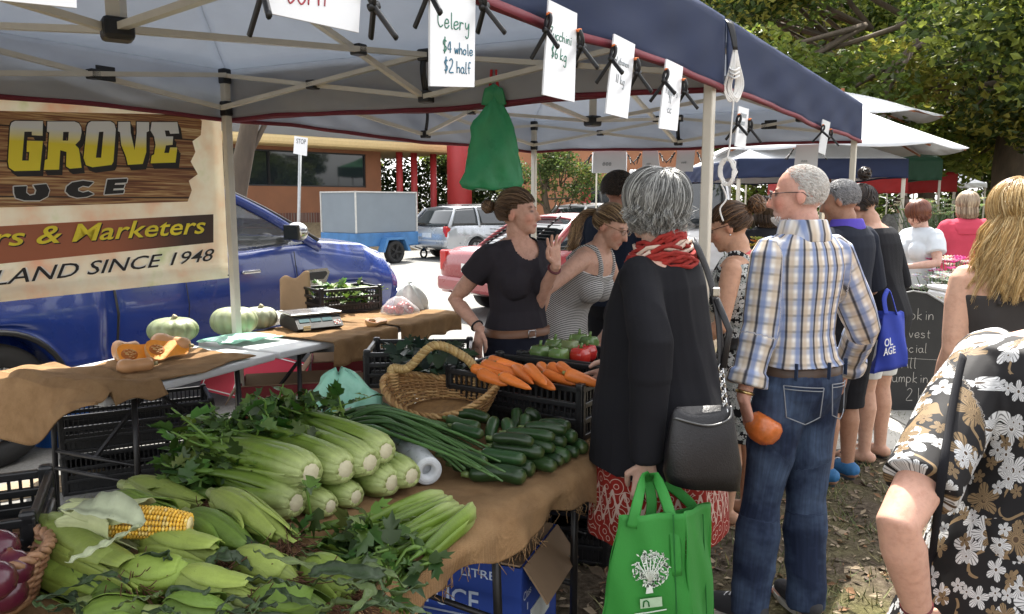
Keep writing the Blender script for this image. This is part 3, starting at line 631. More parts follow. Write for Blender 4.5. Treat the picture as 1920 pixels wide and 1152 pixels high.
# red pegs and the hanging green bag
p = gplane(926, 150, PL+(PR-PL)*.5, V((-(PR-PL).y, (PR-PL).x, 0)).normalized()); 
def peg(p, label, tilt=0):
    t = thing('red_peg', label, 'peg', p, 0, 'red pegs on the tent truss'); 
    for s in (1, -1): mb = MB(); mb.bar(V((s*.012+tilt*.02, 0, .05)), V((s*.022-tilt*.05, 0, -.07)), .014, .016, V((0, 1, 0)), bev=.003); mb.build('arm', REDP, t)
peg(p, 'red clip holding up the green plastic bag'); peg(gplane(1007, 138, p, V((0, 1, 0))), 'red clip on the truss bar beside the zucchini card', 1)
GB = mat('green plastic film', (.09, .50, .23), .3, var=.2, vs=6, bump=.5, bs=14, trans=.4)
mb = MB(); base = p+V((0, -.02, -.07)); k = p.y/F
outl = [(0, 6, 5), (8, 10, 12), (22, 15, 18), (38, 26, 27), (48, 36, 32), (60, 42, 36), (78, 42, 39), (100, 46, 44), (120, 49, 47), (140, 54, 50), (158, 62, 53), (168, 57, 48), (172, 46, 40)]
rings = []
for (dy, wl, wr) in outl:
    ring = []
    for j in range(56):
        a = 2*PI*j/56; w = wl if math.cos(a) < 0 else wr; f = 1+.28*math.sin(3*a+dy*.05)+.16*math.sin(7*a-dy*.07)+.10*math.sin(12*a+dy*.13)
        ring.append(base+V((math.cos(a)*w*k*(1.0+.05*math.sin(9*a+dy*.1)), math.sin(a)*min(w, 30)*k*.45*f, -dy*k + .006*math.sin(5*a)*(dy > 150))))
    rings.append(ring)
mb.loft(rings, cap=True)
for s in (-1, 1): mb.tube(spline([base+V((s*.035, 0, -.06)), base+V((s*.018, -.02, .01)), base+V((-s*.01, 0, .035))], 5), [(.03, .008)]*6+[(.018, .006)]*5, 8)
mb.solo('plastic_bag', GB, 'green plastic carrier bag hanging from a red clip', 'plastic bag')
# corner strap, white guy rope and its coil
pc = PR+nF*.06+uF*.06
mb = MB(); sq = [gy(1360, 38, pc.y-.02), gy(1374, 42, pc.y-.02), gy(1383, 94, pc.y-.05), gy(1374, 94, pc.y-.05)]; mb.sheet(lambda u, v: lerp(lerp(sq[0], sq[1], u), lerp(sq[3], sq[2], u), v)+V((0, -.012*math.sin(PI*v), 0)), 3, 8, .004); mb.solo('corner_strap', PBLK, 'black webbing strap at the near tent corner', 'strap')
mb = MB(); rnd = random.Random(5); k = pc.y/F
def rp(px, py, d=0): return gy(px, py, pc.y-.03+d)
for i in range(13):
    a = rnd.uniform(-7, 7); w = rnd.uniform(7, 12)
    mb.tube(spline([rp(1378, 84), rp(1377+a*.7-w*.5, 130, -.02), rp(1370+a-w*.6, 165), rp(1375+a, 186+rnd.uniform(-4, 6)), rp(1380+a+w*.6, 160, .02), rp(1379+a*.5+w*.3, 120), rp(1379, 86)], 5), .0042, 6)
for i in range(3): mb.tube(spline([rp(1367, 128+i*7, -.02), rp(1376, 133+i*7, -.045), rp(1386, 128+i*7, -.02)], 5), .0045, 6)
mb.tube(spline([rp(1376, 182), rp(1372, 230), rp(1368, 275), rp(1362, 302)], 6), .0042, 6)
mb.solo('rope_hank', ROPE, 'hank of white guy rope tied at the near tent corner', 'rope')
mb = MB()
for i in range(11):
    a = rnd.uniform(-3, 3); mb.tube([rp(1364+a+(13+rnd.uniform(-3, 3))*math.cos(f), 322+(24+rnd.uniform(-3, 4))*math.sin(f), -.02*math.cos(f)) for f in [2*PI*j/18 for j in range(18)]], .004, 6, closed=True)
mb.tube(spline([rp(1352, 345), rp(1362, 372), rp(1350, 392), rp(1356, 415)], 6), .004, 6)
mb.solo('rope_coil', ROPE, 'coil of white rope hanging beside the tent leg', 'rope')

# ---------------------------------------------------------------- stall banner
bo = PL - V((0, 0, 0)) + nF*.0 - nF*.03; bn = nF; bd = -uF
def bp(px, py): return gplane(px, py, bo, bn)
o = bp(424, 400); bt = thing('stall_banner', 'printed vinyl banner with yellow slab letters on timber boards, tied to the left pole', 'banner', flat(o, 0))
BX = -bd; Zp = V((0, 0, 1)); BMi = None
ang = math.atan2(BX.y, BX.x); ROOTM[bt.name] = Matrix.Translation(flat(o, 0)) @ Matrix.Rotation(ang, 4, 'Z'); bt.rotation_euler.z = ang   # local x runs along the banner
w0 = bp(424, 186); w1 = bp(424, 522); L = 2.9
mb = MB(); mb.sheet(lambda u, v: flat(o, 0)+bd*(L*(1-u))+V((0, 0, lerp(w1.z-.05*math.sin(PI*u)*0-.03*(1-u), w0.z+.03, v)))-bn*.004, 40, 12, .003); mb.build('cloth', m_banner(), bt, True)
from mathutils.geometry import tessellate_polygon
def zpoly(mb, outer, holes=(), lift=.002, dx=0, dy=0, sc=1, mi=0, zoom=True):
    f = (lambda x, y: (x/4.465, 160+y/4.465)) if zoom else (lambda x, y: (x, y))
    cx = sum(p[0] for p in outer)/len(outer); cy = sum(p[1] for p in outer)/len(outer)
    L_ = [[bp(*f(cx+(x-cx)*sc+dx, cy+(y-cy)*sc+dy)) for x, y in poly] for poly in (outer, *holes)]
    flat_ = [p for l in L_ for p in l]; tri = tessellate_polygon([[V(((p-o).dot(BX), p.z, 0)) for p in l] for l in L_])
    tri2 = []
    for t_ in tri:
        a, b, c = [flat_[i] for i in t_]; tri2.append(t_ if (b-a).cross(c-a).dot(bn) > 0 else t_[::-1])
    mb.add([p+bn*lift for p in flat_], tri2, mi, False)
mb = MB(); zpoly(mb, [(-900, 195), (0, 215), (1640, 250), (1690, 300), (1680, 420), (1610, 470), (1635, 560), (1595, 640), (1655, 745), (1580, 800), (1605, 880), (1570, 975), (0, 1025), (-900, 1060)], lift=.001); mb.build('timber_print', m_print_wood(), bt, True)
mb = MB(); zpoly(mb, [(-220, 437), (400, 402), (400, 455), (-220, 517)], lift=.001, zoom=False); xr = (bp(400, 430)-o).dot(BX); mb.build('title_bar', m_zramp('printed rust to black', 0, [(0, (.01, .01, .01)), (1, (.01, .01, .01))]), bt, True)
_t = bpy.data.materials['printed rust to black'].node_tree; _r = [n for n in _t.nodes if n.type == 'VALTORGB'][0]; _m = _t.nodes.new('ShaderNodeMapRange'); _m.inputs[1].default_value = xr-1.0; _m.inputs[2].default_value = xr
_sx = [n for n in _t.nodes if n.type == 'SEPXYZ'][0]; _t.links.new(_sx.outputs[0], _m.inputs[0]); _t.links.new(_m.outputs[0], _r.inputs[0]); _e = _r.color_ramp.elements; _e[0].position = .35; _e[0].color = (.40, .12, .05, 1); _e[1].position = .8; _e[1].color = (.05, .025, .015, 1)
LET = {'G': ([(120, 300), (355, 302), (352, 425), (262, 420), (262, 390), (200, 390), (180, 632), (236, 632), (240, 560), (218, 560), (222, 465), (355, 468), (330, 715), (115, 720), (70, 690), (62, 640), (80, 350), (92, 315)], []),
 'R': ([(392, 305), (620, 305), (655, 320), (675, 355), (678, 400), (665, 460), (625, 500), (655, 530), (665, 590), (678, 692), (580, 700), (548, 680), (552, 560), (500, 545), (490, 708), (362, 710), (372, 625), (392, 620), (408, 395), (388, 390)], [[(525, 392), (572, 392), (565, 465), (520, 465)]]),
 'O': ([(760, 303), (920, 303), (952, 322), (965, 370), (945, 640), (930, 668), (770, 688), (715, 670), (695, 610), (722, 350), (735, 318)], [[(825, 392), (862, 390), (842, 608), (798, 608)]]),
 'V': ([(985, 308), (1085, 308), (1090, 400), (1122, 545), (1140, 400), (1140, 308), (1243, 310), (1243, 385), (1222, 395), (1220, 560), (1190, 660), (1065, 668), (1050, 600), (1010, 500), (1000, 395), (983, 385)], []),
 'E': ([(1265, 310), (1480, 310), (1495, 405), (1420, 408), (1410, 380), (1375, 380), (1385, 430), (1445, 430), (1440, 500), (1385, 505), (1370, 568), (1410, 568), (1420, 522), (1480, 522), (1465, 648), (1255, 655), (1265, 590), (1285, 580), (1298, 500), (1285, 430), (1255, 380)], [])}
BLKI = mat('black print', (.012, .008, .006), .45); WHI = mat('white print', (.8, .78, .72), .45)
zt_, zb_ = bp(200, 250).z, bp(200, 265).z
YEL = m_zramp('white to yellow print', 2, [(0, (.95, .78, .04)), (1, (.8, .8, .75))]); _t = YEL.node_tree; _r = [n for n in _t.nodes if n.type == 'VALTORGB'][0]; _m = _t.nodes.new('ShaderNodeMapRange'); _m.inputs[1].default_value = zb_-.03; _m.inputs[2].default_value = zt_
_sx = [n for n in _t.nodes if n.type == 'SEPXYZ'][0]; _t.links.new(_sx.outputs[2], _m.inputs[0]); _t.links.new(_m.outputs[0], _r.inputs[0])
mb = MB(); mk = MB(); li = .0015
for ch, (ou, ho) in LET.items():
    for dx, dy in [(-7, -7), (7, -7), (-7, 7), (8, 9), (15, 20), (22, 34), (30, 46)]: li += .00006; zpoly(mk, ou, ho, li, dx, dy)
    zpoly(mb, ou, ho, .0055)
mk.build('letter_shadow', BLKI, bt, True); mb.build('lettering', YEL, bt, True)
SM = [[(112, 850), (220, 845), (215, 900), (245, 925), (290, 915), (300, 880), (275, 838), (385, 828), (410, 880), (395, 930), (330, 965), (200, 965), (130, 945), (115, 905)], [(780, 812), (690, 800), (600, 815), (555, 850), (545, 890), (580, 925), (640, 942), (720, 935), (782, 912), (735, 888), (690, 900), (650, 885), (650, 862), (690, 842), (738, 850)],
 [(895, 790), (1062, 782), (1055, 815), (960, 820), (955, 835), (1040, 832), (1030, 862), (947, 866), (942, 882), (1035, 877), (1028, 905), (870, 915)]]
mb = MB(); mk = MB(); li = .0015
for ou in SM:
    for dx, dy in [(-7, -6), (7, -6), (-7, 6), (7, 6), (0, -9), (0, 9), (-9, 0), (9, 0)]: li += .0001; zpoly(mk, ou, (), li, dx, dy)
    zpoly(mb, ou, (), .0055)
mk.build('letter_outline', WHI, bt, True); mb.build('lettering', BLKI, bt, True)
YP = mat('yellow print', (.88, .70, .03), .45)
mb = MB(); mk = MB(); q = [bp(-16, 464), bp(384, 438), bp(385, 407), bp(-15, 429)]; q2 = [bp(-14, 466), bp(386, 440), bp(387, 409), bp(-13, 431)]
text_quad(mk, 'rs & Marketers', q2, bn, .003, 0, .22, .018); text_quad(mb, 'rs & Marketers', q, bn, .005, 0, .22, .012); mk.build('letter_shadow', BLKI, bt, True); mb.build('lettering', YP, bt, True)
mb = MB(); mk = MB(); q = [bp(-16, 537), bp(400, 489), bp(401, 466), bp(-15, 508)]
text_quad(mk, 'LAND SINCE 1948', q, bn, .003, 0, .25, .035); text_quad(mb, 'LAND SINCE 1948', q, bn, .005, 0, .25, .004); mk.build('letter_outline', WHI, bt, True); mb.build('lettering', BLKI, bt, True)
mb = MB(); mb.tube([w1+V((0, 0, .02))+bn*.02, w1+V((0, 0, .02))+BX*.1], .004, 6); mb.build('tie', PBLK, bt, True)
# ---------------------------------------------------------------- vehicles (local x forward, y left)
def paint(name, col, **k): return mat(name, col, .28, var=.05, vs=2, spec=.5, Coat_Weight=.7, Coat_Roughness=.05, **k)
TYRE = mat('tyre rubber', (.018, .018, .019), .8, var=.2, bump=.2); ALLOY = mat('alloy rim', (.5, .5, .52), .3, .9, var=.1)
CARGL = mat('tinted car glass', (.02, .025, .028), .04, var=.05, spec=.8); CLEARGL = mat('clear car glass', (.05, .06, .06), .03, var=.02, spec=.8, see=.62)
TAIL = mat('red lamp lens', (.45, .015, .015), .15); LAMP = mat('clear lamp lens', (.6, .62, .64), .1); PLATE = mat('number plate', (.7, .7, .68), .4)
def wheel(t, x, y, r, w, spokes=6, rim=None):
    s = 1 if y > 0 else -1; M_ = Matrix.Translation((x, y, r)) @ Matrix.Rotation(-s*PI/2, 4, 'X')
    mb = MB(); mb.lathe([(r*.66, -w/2), (r*.93, -w/2), (r, -w*.36), (r, w*.36), (r*.93, w/2), (r*.66, w/2), (r*.62, w*.3), (r*.62, -w*.3)], 40, M_); wh = mb.build('wheel', TYRE, t)
    mb = MB(); mb.lathe([(r*.1, w*.25), (r*.60, w*.1), (r*.66, w*.46), (r*.69, w*.46), (r*.66, -w*.2), (r*.1, -w*.1)], 40, M_)
    for i in range(spokes):
        a = 2*PI*i/spokes
        for d in (-.13, .13): mb.bar(M_ @ V((r*.08*math.cos(a), r*.08*math.sin(a), w*.40)), M_ @ V((r*.64*math.cos(a+d), r*.64*math.sin(a+d), w*.42)), r*.10, w*.12, M_.to_3x3() @ V((0, 0, 1)), bev=.006)
    mb.tube([M_ @ V((0, 0, w*.3)), M_ @ V((0, 0, w*.47))], r*.15, 16); mb.build('rim', rim or ALLOY, wh)
def car(name, label, loc, hd, pm, sp, group=None, glass=None):
    t = thing(name, label, sp.get('cat', 'car'), loc, hd, group); gl = glass or CARGL
    st_ = sp['st']; xs = [s[0] for s in st_]; n = 150; mb = MB(); rings = []
    def at(x):
        for i in range(len(xs)-1):
            if x <= xs[i+1]:
                f = (x-xs[i])/(xs[i+1]-xs[i]); f = f*f*(3-2*f)*.5+f*.5; return [lerp(a, b, f) for a, b in zip(st_[i], st_[i+1])]
        return list(st_[-1])
    for i in range(n+1):
        x = lerp(xs[0], xs[-1], i/n); _, zb, zt, wb, wm, wt = at(x); zside = zb; fl = 0
        for hx in sp['hubs']:
            Rr = sp['wr']*1.17; d = abs(x-hx)
            if d < Rr: zside = max(zside, sp['wr']+math.sqrt(Rr*Rr-d*d))
            if d < Rr*1.35: fl = max(fl, sp.get('fl', .018)*(1-(d/Rr/1.35)**4))
        zm = lerp(zb, zt, .55); wm2 = wm+fl
        zm = max(zm, zside+.05); zl = zside+.02
        half = [(0, zb+.02), (wb*.7, zb+.02), (wb*.72, max(zb, zside-.01)), (wb+fl, zside), (lerp(wb, wm2, .3)+fl*.6, lerp(zl, zm, .35)), (wm2, zm), (lerp(wm2, wt, .5), lerp(zm, zt, .6)), (wt, zt-.045), (wt-.03, zt-.012), (wt-.1, zt), (wt*.5, zt+sp.get('crown', .02)), (0, zt+sp.get('crown', .02)*1.3)]
        half = [(p.x, p.y) for p in spline([V((y, z, 0)) for y, z in half], 3)]; rings.append([V((x, y, z)) for y, z in half] + [V((x, -y, z)) for y, z in half[-2:0:-1]])
    mb.loft(rings); mb.build('body', pm, t)
    c = sp['cab']; xr0, xr1, xf1, xf0, zr, zb, zf, wb, wt = c     # belt rear x, roof rear x, roof front x, belt front x, roof z, belt z rear/front
    Bc = lambda f, s: V((lerp(xr0, xf0, f), s*wb, lerp(zb, zf, f))); Tc = lambda f, s: V((lerp(xr1, xf1, f), s*wt, zr-.05*(2*f-1)**2))
    mb = MB(); mb.sheet(lambda u, v: Tc(u, lerp(-1, 1, v))*1+V((0, 0, .05*(1-(2*v-1)**2)+.01)), 14, 12, .05); mb.build('roof', pm, t)
    pil = sp['pil']
    for s in (1, -1):
        for f0, f1, w in pil: mb = MB(); a, b = Bc(f0, s), Tc(f1, s); mb.tube(spline([a-V((0, 0, .05)), lerp(a, b, .5)+V((0, s*.02, 0)), b], 4), [(w, .03)]*9, 10, up=(0, s, 0)); mb.build('pillar', pm if w > .03 else PBLK, t)
        for k in range(len(pil)-1):
            a0, a1 = pil[k][:2]; b0, b1 = pil[k+1][:2]; mb = MB(); mb.sheet(lambda u, v: lerp(lerp(Bc(a0, s), Bc(b0, s), u), lerp(Tc(a1, s), Tc(b1, s), u), v)+V((0, s*(.022*math.sin(PI*v)-.012), 0)), 8, 6, .004 if s < 0 else -.004); mb.build('window', gl, t)
    for nm, f, xa in (('rear_window', 0, -1), ('windscreen', 1, 1)):
        mb = MB(); mb.sheet(lambda u, v: lerp(lerp(Bc(f, -1), Bc(f, 1), u), lerp(Tc(f, -1), Tc(f, 1), u), v)+V((xa*.10*math.sin(PI*u)*(1-.5*v), 0, 0)), 12, 6, .004*xa); mb.build(nm, gl, t)
    if sp.get('seats', 1):
        for x in sp.get('seatx', (lerp(xr0, xf0, .3), lerp(xr0, xf0, .58))):
            for s in (.36, -.36): mb = MB(); mb.box((x, s, zb-.02), (.14, .46, .5), None, .05); mb.box((x-.03, s, zb+.32), (.1, .26, .18), None, .04); mb.build('seat', mat('seat fabric', (.05, .05, .055), .9), t)
        mb = MB(); mb.box((xf0-.45, 0, zf-.02), (.4, wb*1.8, .16), None, .06); mb.build('dashboard', PBLK, t)
        mb = MB(); cx = V((xf0-.78, -.36, zf+.08)); mb.tube([cx+V((-.06*math.sin(a), .18*math.cos(a), .17*math.sin(a))) for a in [2*PI*i/24 for i in range(24)]], .014, 8, closed=True); mb.bar(cx, cx+V((.25, 0, -.08)), .04); mb.bar(cx+V((0, -.17, 0)), cx+V((0, .17, 0)), .03, .02); mb.build('steering_wheel', PBLK, t)
    for hx in sp['hubs']:
        for s in (1, -1): wheel(t, hx, s*sp['tr'], sp['wr'], sp.get('ww', .22))
    for s in (1, -1):
        mx, mz = sp['mir']; mb = MB(); mb.ell((mx, s*(wb+.17), mz), (.07, .115, .085), None, 14, 10); mb.bar(V((mx, s*(wb-.05), mz-.07)), V((mx, s*(wb+.12), mz-.06)), .05, .04); m_ = mb.build('mirror', sp.get('mirm', pm), t)
        mb = MB(); mb.box((mx-.062, s*(wb+.17), mz), (.02, .17, .125), None, .005); mb.build('mirror_glass', CARGL, m_)
        for nm, key, m2 in (('tail_lamp', 'tail', TAIL), ('headlight', 'head', LAMP)):
            if key in sp: (x, y, z), sz = sp[key]; mb = MB(); mb.box((x, s*y, z), sz, None, .025); mb.build(nm, m2, t)
        for x in sp.get('hand', ()): mb = MB(); mb.box((x[0], s*x[2], x[1]), (.19, .035, .03), None, .012); mb.build('door_handle', sp.get('handm', pm), t)
    return t
ue = (math.cos(R(61)), math.sin(R(61))); wf = gz(0, 882, 0); UB = paint('blue metallic paint', (.012, .036, .21))
upos = V((wf.x, wf.y, 0)) - V((ue[1], -ue[0], 0))*.93
USP = dict(cat='pickup', wr=.385, hubs=(0, 3.22), tr=.80, ww=.26, crown=.03, mir=(2.42, 1.36), hand=((1.05, 1.05, .945), (2.0, 1.05, .945)), mirm=CHROME, handm=CHROME, head=((3.86, .72, .93), (.22, .24, .12)), tail=((-1.24, .82, .95), (.06, .14, .4)), seatx=(1.15, 1.85),
 st=[(-1.28, .62, 1.16, .86, .88, .86), (-1.2, .55, 1.20, .90, .93, .90), (.70, .50, 1.20, .90, .935, .90), (.78, .50, 1.20, .87, .90, .87), (.86, .48, 1.20, .90, .935, .91), (1.9, .48, 1.22, .90, .935, .91), (2.55, .48, 1.25, .90, .935, .90), (2.85, .50, 1.27, .90, .93, .86), (3.5, .50, 1.22, .90, .95, .84), (3.85, .48, 1.13, .88, .93, .78), (4.05, .50, 1.02, .80, .85, .68), (4.16, .56, .85, .66, .72, .55)],
 cab=(.88, 1.0, 1.72, 2.86, 1.84, 1.19, 1.25, .88, .68), pil=((0, 0, .07), (.27, .47, .035), (1, 1, .045)))
ut = car('pickup_truck', 'metallic blue pickup truck parked along the back of the stall', upos, R(61), UB, USP, None, CLEARGL)
for s in (-1, 1):
    for x, w in ((.80, .02), (1.37, .008), (2.5, .008)): mb = MB(); mb.tube([V((x, s*.935, .55)), V((x+.02, s*.955, .85)), V((x, s*.927, 1.19))], (w/2, .004), 6, up=(0, s, 0)); mb.build('door_gap', PBLK, ut)
    mb = MB(); M_ = basis((1, 0, 0), (0, 0, 1), (0, -1, 0), (2.62, s*.936, .92)); mb.prism([(0, .10), (.26, .10), (.29, .06), (.2, -.10), (.12, -.12), (.02, -.02)], M_, .02*-s); mb.build('fender_vent', CHROME, ut)
    mb = MB(); mb.prism([(.03, .075), (.23, .075), (.25, .05), (.2, .005), (.02, .005)], Matrix.Translation((0, s*.004, 0)) @ M_, .025*-s); mb.build('vent_grille', PBLK, ut)
    mb = MB(); mb.box((1.65, s*.90, .44), (1.9, .14, .05), None, .02); mb.build('side_step', PBLK, ut)
    mb = MB(); mb.tube(spline([V((2.86, s*.87, 1.27)), V((2.3, s*.80, 1.56)), V((1.74, s*.69, 1.80))], 6), .018, 8); mb.build('rain_seal', PBLK, ut)
    for hx in (0, 3.22): mb = MB(); mb.tube([V((hx+.455*math.cos(a), s*(.955), .385+.455*math.sin(a))) for a in [PI*i/20 for i in range(21)]], .018, 8); mb.build('arch_trim', PBLK if hx == 0 else UB, ut)
mb = MB(); mb.box((4.12, 0, .86), (.1, 1.1, .26), None, .04); mb.build('grille', PBLK, ut)
mb = MB(); mb.box((4.2, 0, .60), (.16, 1.6, .2), None, .06); mb.build('bumper', UB, ut)
def sedan_sp(L=4.7, W=.87, zr=1.42, wagon=False, belt=.92, wr=.31, suv=0):
    h = L/2; xr = -h; b = belt+suv
    st_ = [(xr, .42, b-.18, W*.78, W*.8, W*.7), (xr+.06, .32, b-.04, W*.92, W*.95, W*.84), (xr+.35, .25, b+.02, W*.97, W, W*.92), (0, .22, b, W*.97, W, W*.94), (h-1.35, .22, b-.01, W*.97, W, W*.92), (h-.5, .25, b-.13, W*.95, W*.98, W*.85), (h-.1, .28, b-.26, W*.85, W*.9, W*.72), (h, .36, b-.36, W*.7, W*.75, W*.6)]
    cab = ((xr+.12, xr+.5, h-2.1, h-1.3, zr+suv, b, b-.02, W*.92, W*.7) if wagon else (xr+.75, xr+1.45, h-2.05, h-1.25, zr+suv, b+.01, b-.02, W*.92, W*.68))
    return dict(wr=wr, hubs=(-L*.29, L*.3), tr=W-.12, ww=.2, st=st_, cab=cab, mir=(h-1.55, b+.08), tail=((xr+.1, W*.82, b-.17), (.16, .17, .3)), head=((h-.22, W*.72, b-.26), (.2, .3, .14)), pil=((0, 0, .06), (.3, .3, .04), (.62, .66, .025), (1, 1, .035)) if wagon else ((0, 0, .06), (.45, .42, .025), (1, 1, .035)), hand=((.1, b-.1, W*.985), (-.85, b-.1, W*.985)))
def place_rear(px, py, hd, L, W, z=0):      # car whose rear left corner stands at a ground point
    c = gz(px, py, z); f = V((math.cos(hd), math.sin(hd), 0)); l = V((-f.y, f.x, 0)); return c + f*(L/2) - l*W
SILV = paint('silver paint', (.42, .44, .47), metal=.5)
h_ = R(43); wg = car('station_wagon', 'silver station wagon parked beyond the box trailer', place_rear(764, 484, h_, 5.1, .97), h_, SILV, sedan_sp(5.1, .97, 1.50, True, .98))
mb = MB(); mb.box((-2.56, 0, .70), (.02, .42, .13), None, .004); mb.build('number_plate', PLATE, wg)
mb = MB(); mb.box((-2.54, 0, .48), (.14, 1.78, .2), None, .05); mb.build('bumper', SILV, wg)
for s in (.55, -.55): mb = MB(); mb.tube([V((-1.7, s, 1.55)), V((.2, s, 1.57))], .018, 8); mb.build('roof_rail', PBLK, wg)
mb = MB(); mb.bar(V((-2.36, .1, .99)), V((-2.22, -.35, 1.12)), .02, .02); mb.build('wiper', PBLK, wg)
PINK = paint('faded red paint', (.27, .035, .04)); h_ = R(40)
rd = car('red_sedan', 'red sedan with a louvred rear window behind the vendors', place_rear(818, 585, h_, 4.5, .86), h_, PINK, sedan_sp(4.5, .86, 1.40, False, .95))
mb = MB()
for i in range(9):
    f = (i+.5)/9.5; a = V((lerp(-1.50, -.83, f), 0, lerp(.985, 1.385, f))); mb.box(a+V((-.10, 0, .035)), (.075, lerp(1.42, 1.1, f), .008), Matrix.Rotation(.1, 3, 'Y'))
for s in (-.45, .45): mb.bar(V((-1.62, s, 1.0)), V((-.92, s*.9, 1.42)), .03, .02)
mb.build('window_louvre', PBLK, rd); mb = MB(); mb.box((-2.21, 0, .46), (.16, 1.6, .22), None, .06); mb.build('bumper', PINK, rd)
mb = MB(); mb.box((-2.262, 0, .70), (.02, .4, .12), None, .004); mb.build('number_plate', PLATE, rd)
h_ = R(40); su = car('white_hatchback', 'white hatchback parked behind the red sedan', place_rear(1012, 478, h_, 4.4, .9, 0), h_, paint('white paint', (.7, .7, .7)), sedan_sp(4.4, .9, 1.44, True, .95, .33, .12))
# white van
h_ = R(256); VP = paint('white van paint', (.74, .74, .74)); vp = gy(1275, 398, 15.5); vp.z = 0
VSP = dict(cat='van', wr=.34, hubs=(-1.75, 1.6), tr=.82, ww=.22, crown=.01, mir=(1.72, 1.42), head=((2.42, .72, .85), (.16, .26, .3)), tail=((-2.62, .88, 1.0), (.06, .12, .5)), seats=1, seatx=(.95,),
 st=[(-2.65, .45, 1.28, .92, .95, .94), (-2.5, .35, 1.28, .94, .98, .95), (1.3, .33, 1.26, .94, .98, .95), (1.9, .33, 1.20, .94, .97, .92), (2.45, .36, 1.02, .9, .93, .82), (2.6, .45, .8, .8, .82, .7)], cab=(-2.6, -2.5, 1.15, 2.05, 2.25, 1.26, 1.22, .93, .80), pil=((0, 0, .06), (.70, .78, .05), (1, 1, .05)))
vn = car('white_van', 'white delivery van behind the grey haired shopper', vp, h_, VP, VSP)
for s in (1, -1): mb = MB(); mb.box((-.85, s*.895, 1.74), (3.4, .10, 1.0), None, .03); mb.build('side_panel', VP, vn)
# box trailer
TB = mat('worn blue paint', (.06, .19, .42), .55, var=.3, vs=5); TC = mat('blue grey canvas', (.20, .235, .27), .85, var=.1, vs=2, bump=.1)
h_ = R(50); f = V((math.cos(h_), math.sin(h_), 0)); l = V((-f.y, f.x, 0)); tc = gz(736, 494, 0) + l*.78
tr = thing('box_trailer', 'blue box trailer with a tall grey canvas cover beside the silver wagon', 'trailer', tc, h_)
mb = MB(); mb.box((-.1, 0, 1.36), (2.1, 1.44, 1.06), None, .02); cv = mb.build('canvas_cover', TC, tr)
mb = MB()
for s in (1, -1):
    for x in (-1.16, .96): mb.bar(V((x, s*.73, .84)), V((x, s*.73, 1.92)), .035)
    mb.bar(V((-1.16, s*.73, 1.90)), V((.96, s*.73, 1.90)), .035)
for x in (-1.16, .96): mb.bar(V((x, -.73, 1.90)), V((x, .73, 1.90)), .035)
mb.build('edge_frame', mat('pale aluminium', (.55, .55, .53), .4), cv)
mb = MB(); mb.box((-.1, 0, .50), (2.15, 1.48, .05)); 
for s in (1, -1): mb.box((-.1, s*.735, .66), (2.15, .03, .34), None, .008)
for x in (-1.17, .97): mb.box((x, 0, .66), (.03, 1.5, .34), None, .008)
mb.build('tray', TB, tr)
for s in (1, -1):
    mb = MB(); mb.prism([(-.5, .32), (-.34, .70), (.34, .70), (.5, .32), (.42, .32), (.28, .64), (-.28, .64), (-.42, .32)], basis((1, 0, 0), (0, 0, 1), (0, -s, 0), (0, s*.98, 0)), .22); mb.build('mudguard', TB, tr); wheel(tr, 0, s*.86, .31, .18, 5, TYRE)
mb = MB(); mb.bar(V((.95, .4, .46)), V((2.1, 0, .46)), .07); mb.bar(V((.95, -.4, .46)), V((2.1, 0, .46)), .07); mb.tube([V((1.9, 0, .75)), V((1.9, 0, .2))], .03, 8); mb.build('drawbar', TB, tr)
mb = MB(); mb.tube([V((1.9+.12*math.cos(a), 0, .14+.12*math.sin(a))) for a in [2*PI*i/14 for i in range(14)]], .03, 8, closed=True); mb.build('jockey_wheel', TYRE, tr)

# ---------------------------------------------------------------- tables and cloths
WPL = mat('white table plastic', (.62, .63, .64), .45, var=.08, bump=.1); LEGM = mat('dark grey steel tube', (.022, .021, .022), .4, .4)
def table(label, a, b, wdir, w, h=.735):
    a = V((a.x, a.y, 0)); b = V((b.x, b.y, 0)); d = (b-a).normalized(); L = (b-a).length; wdir = (V(wdir)-d*d.dot(V(wdir))).normalized(); c = (a+b)/2+wdir*w/2
    t = thing('trestle_table', label, 'table', c, math.atan2(d.y, d.x)); s = 1 if d.cross(wdir).z > 0 else -1
    mb = MB(); mb.box((0, 0, h-.022), (L-.02, w, .044), None, .012); mb.build('top', WPL, t)
    for e in (-1, 1):
        mb = MB(); x = e*(L/2-.22)
        for y in (-.3*w/.75, .3*w/.75): mb.tube([V((x, y, .015)), V((x-e*.02, y*.97, h-.045))], .014, 8)
        mb.tube([V((x-e*.006, -.29*w/.75, .25)), V((x-e*.006, .29*w/.75, .25))], .011, 8); mb.tube([V((x, -.32*w/.75, .02)), V((x, .32*w/.75, .02))], .014, 8)
        mb.bar(V((x-e*.01, 0, .34)), V((x-e*.45, 0, h-.05)), .02, .014); mb.tube([V((x-e*.01, -.28*w/.75, .34)), V((x-e*.01, .28*w/.75, .34))], .010, 8); mb.build('leg', LEGM, t)
    return t
TW = .92
table('long produce table under the brown hessian, nearest the camera', st(-2.0, .02), st(-.15, .02), nd, TW); table('second produce table under the carrot crate', st(-.13, .02), st(1.25, .02), nd, TW)
rnd = random.Random(2)
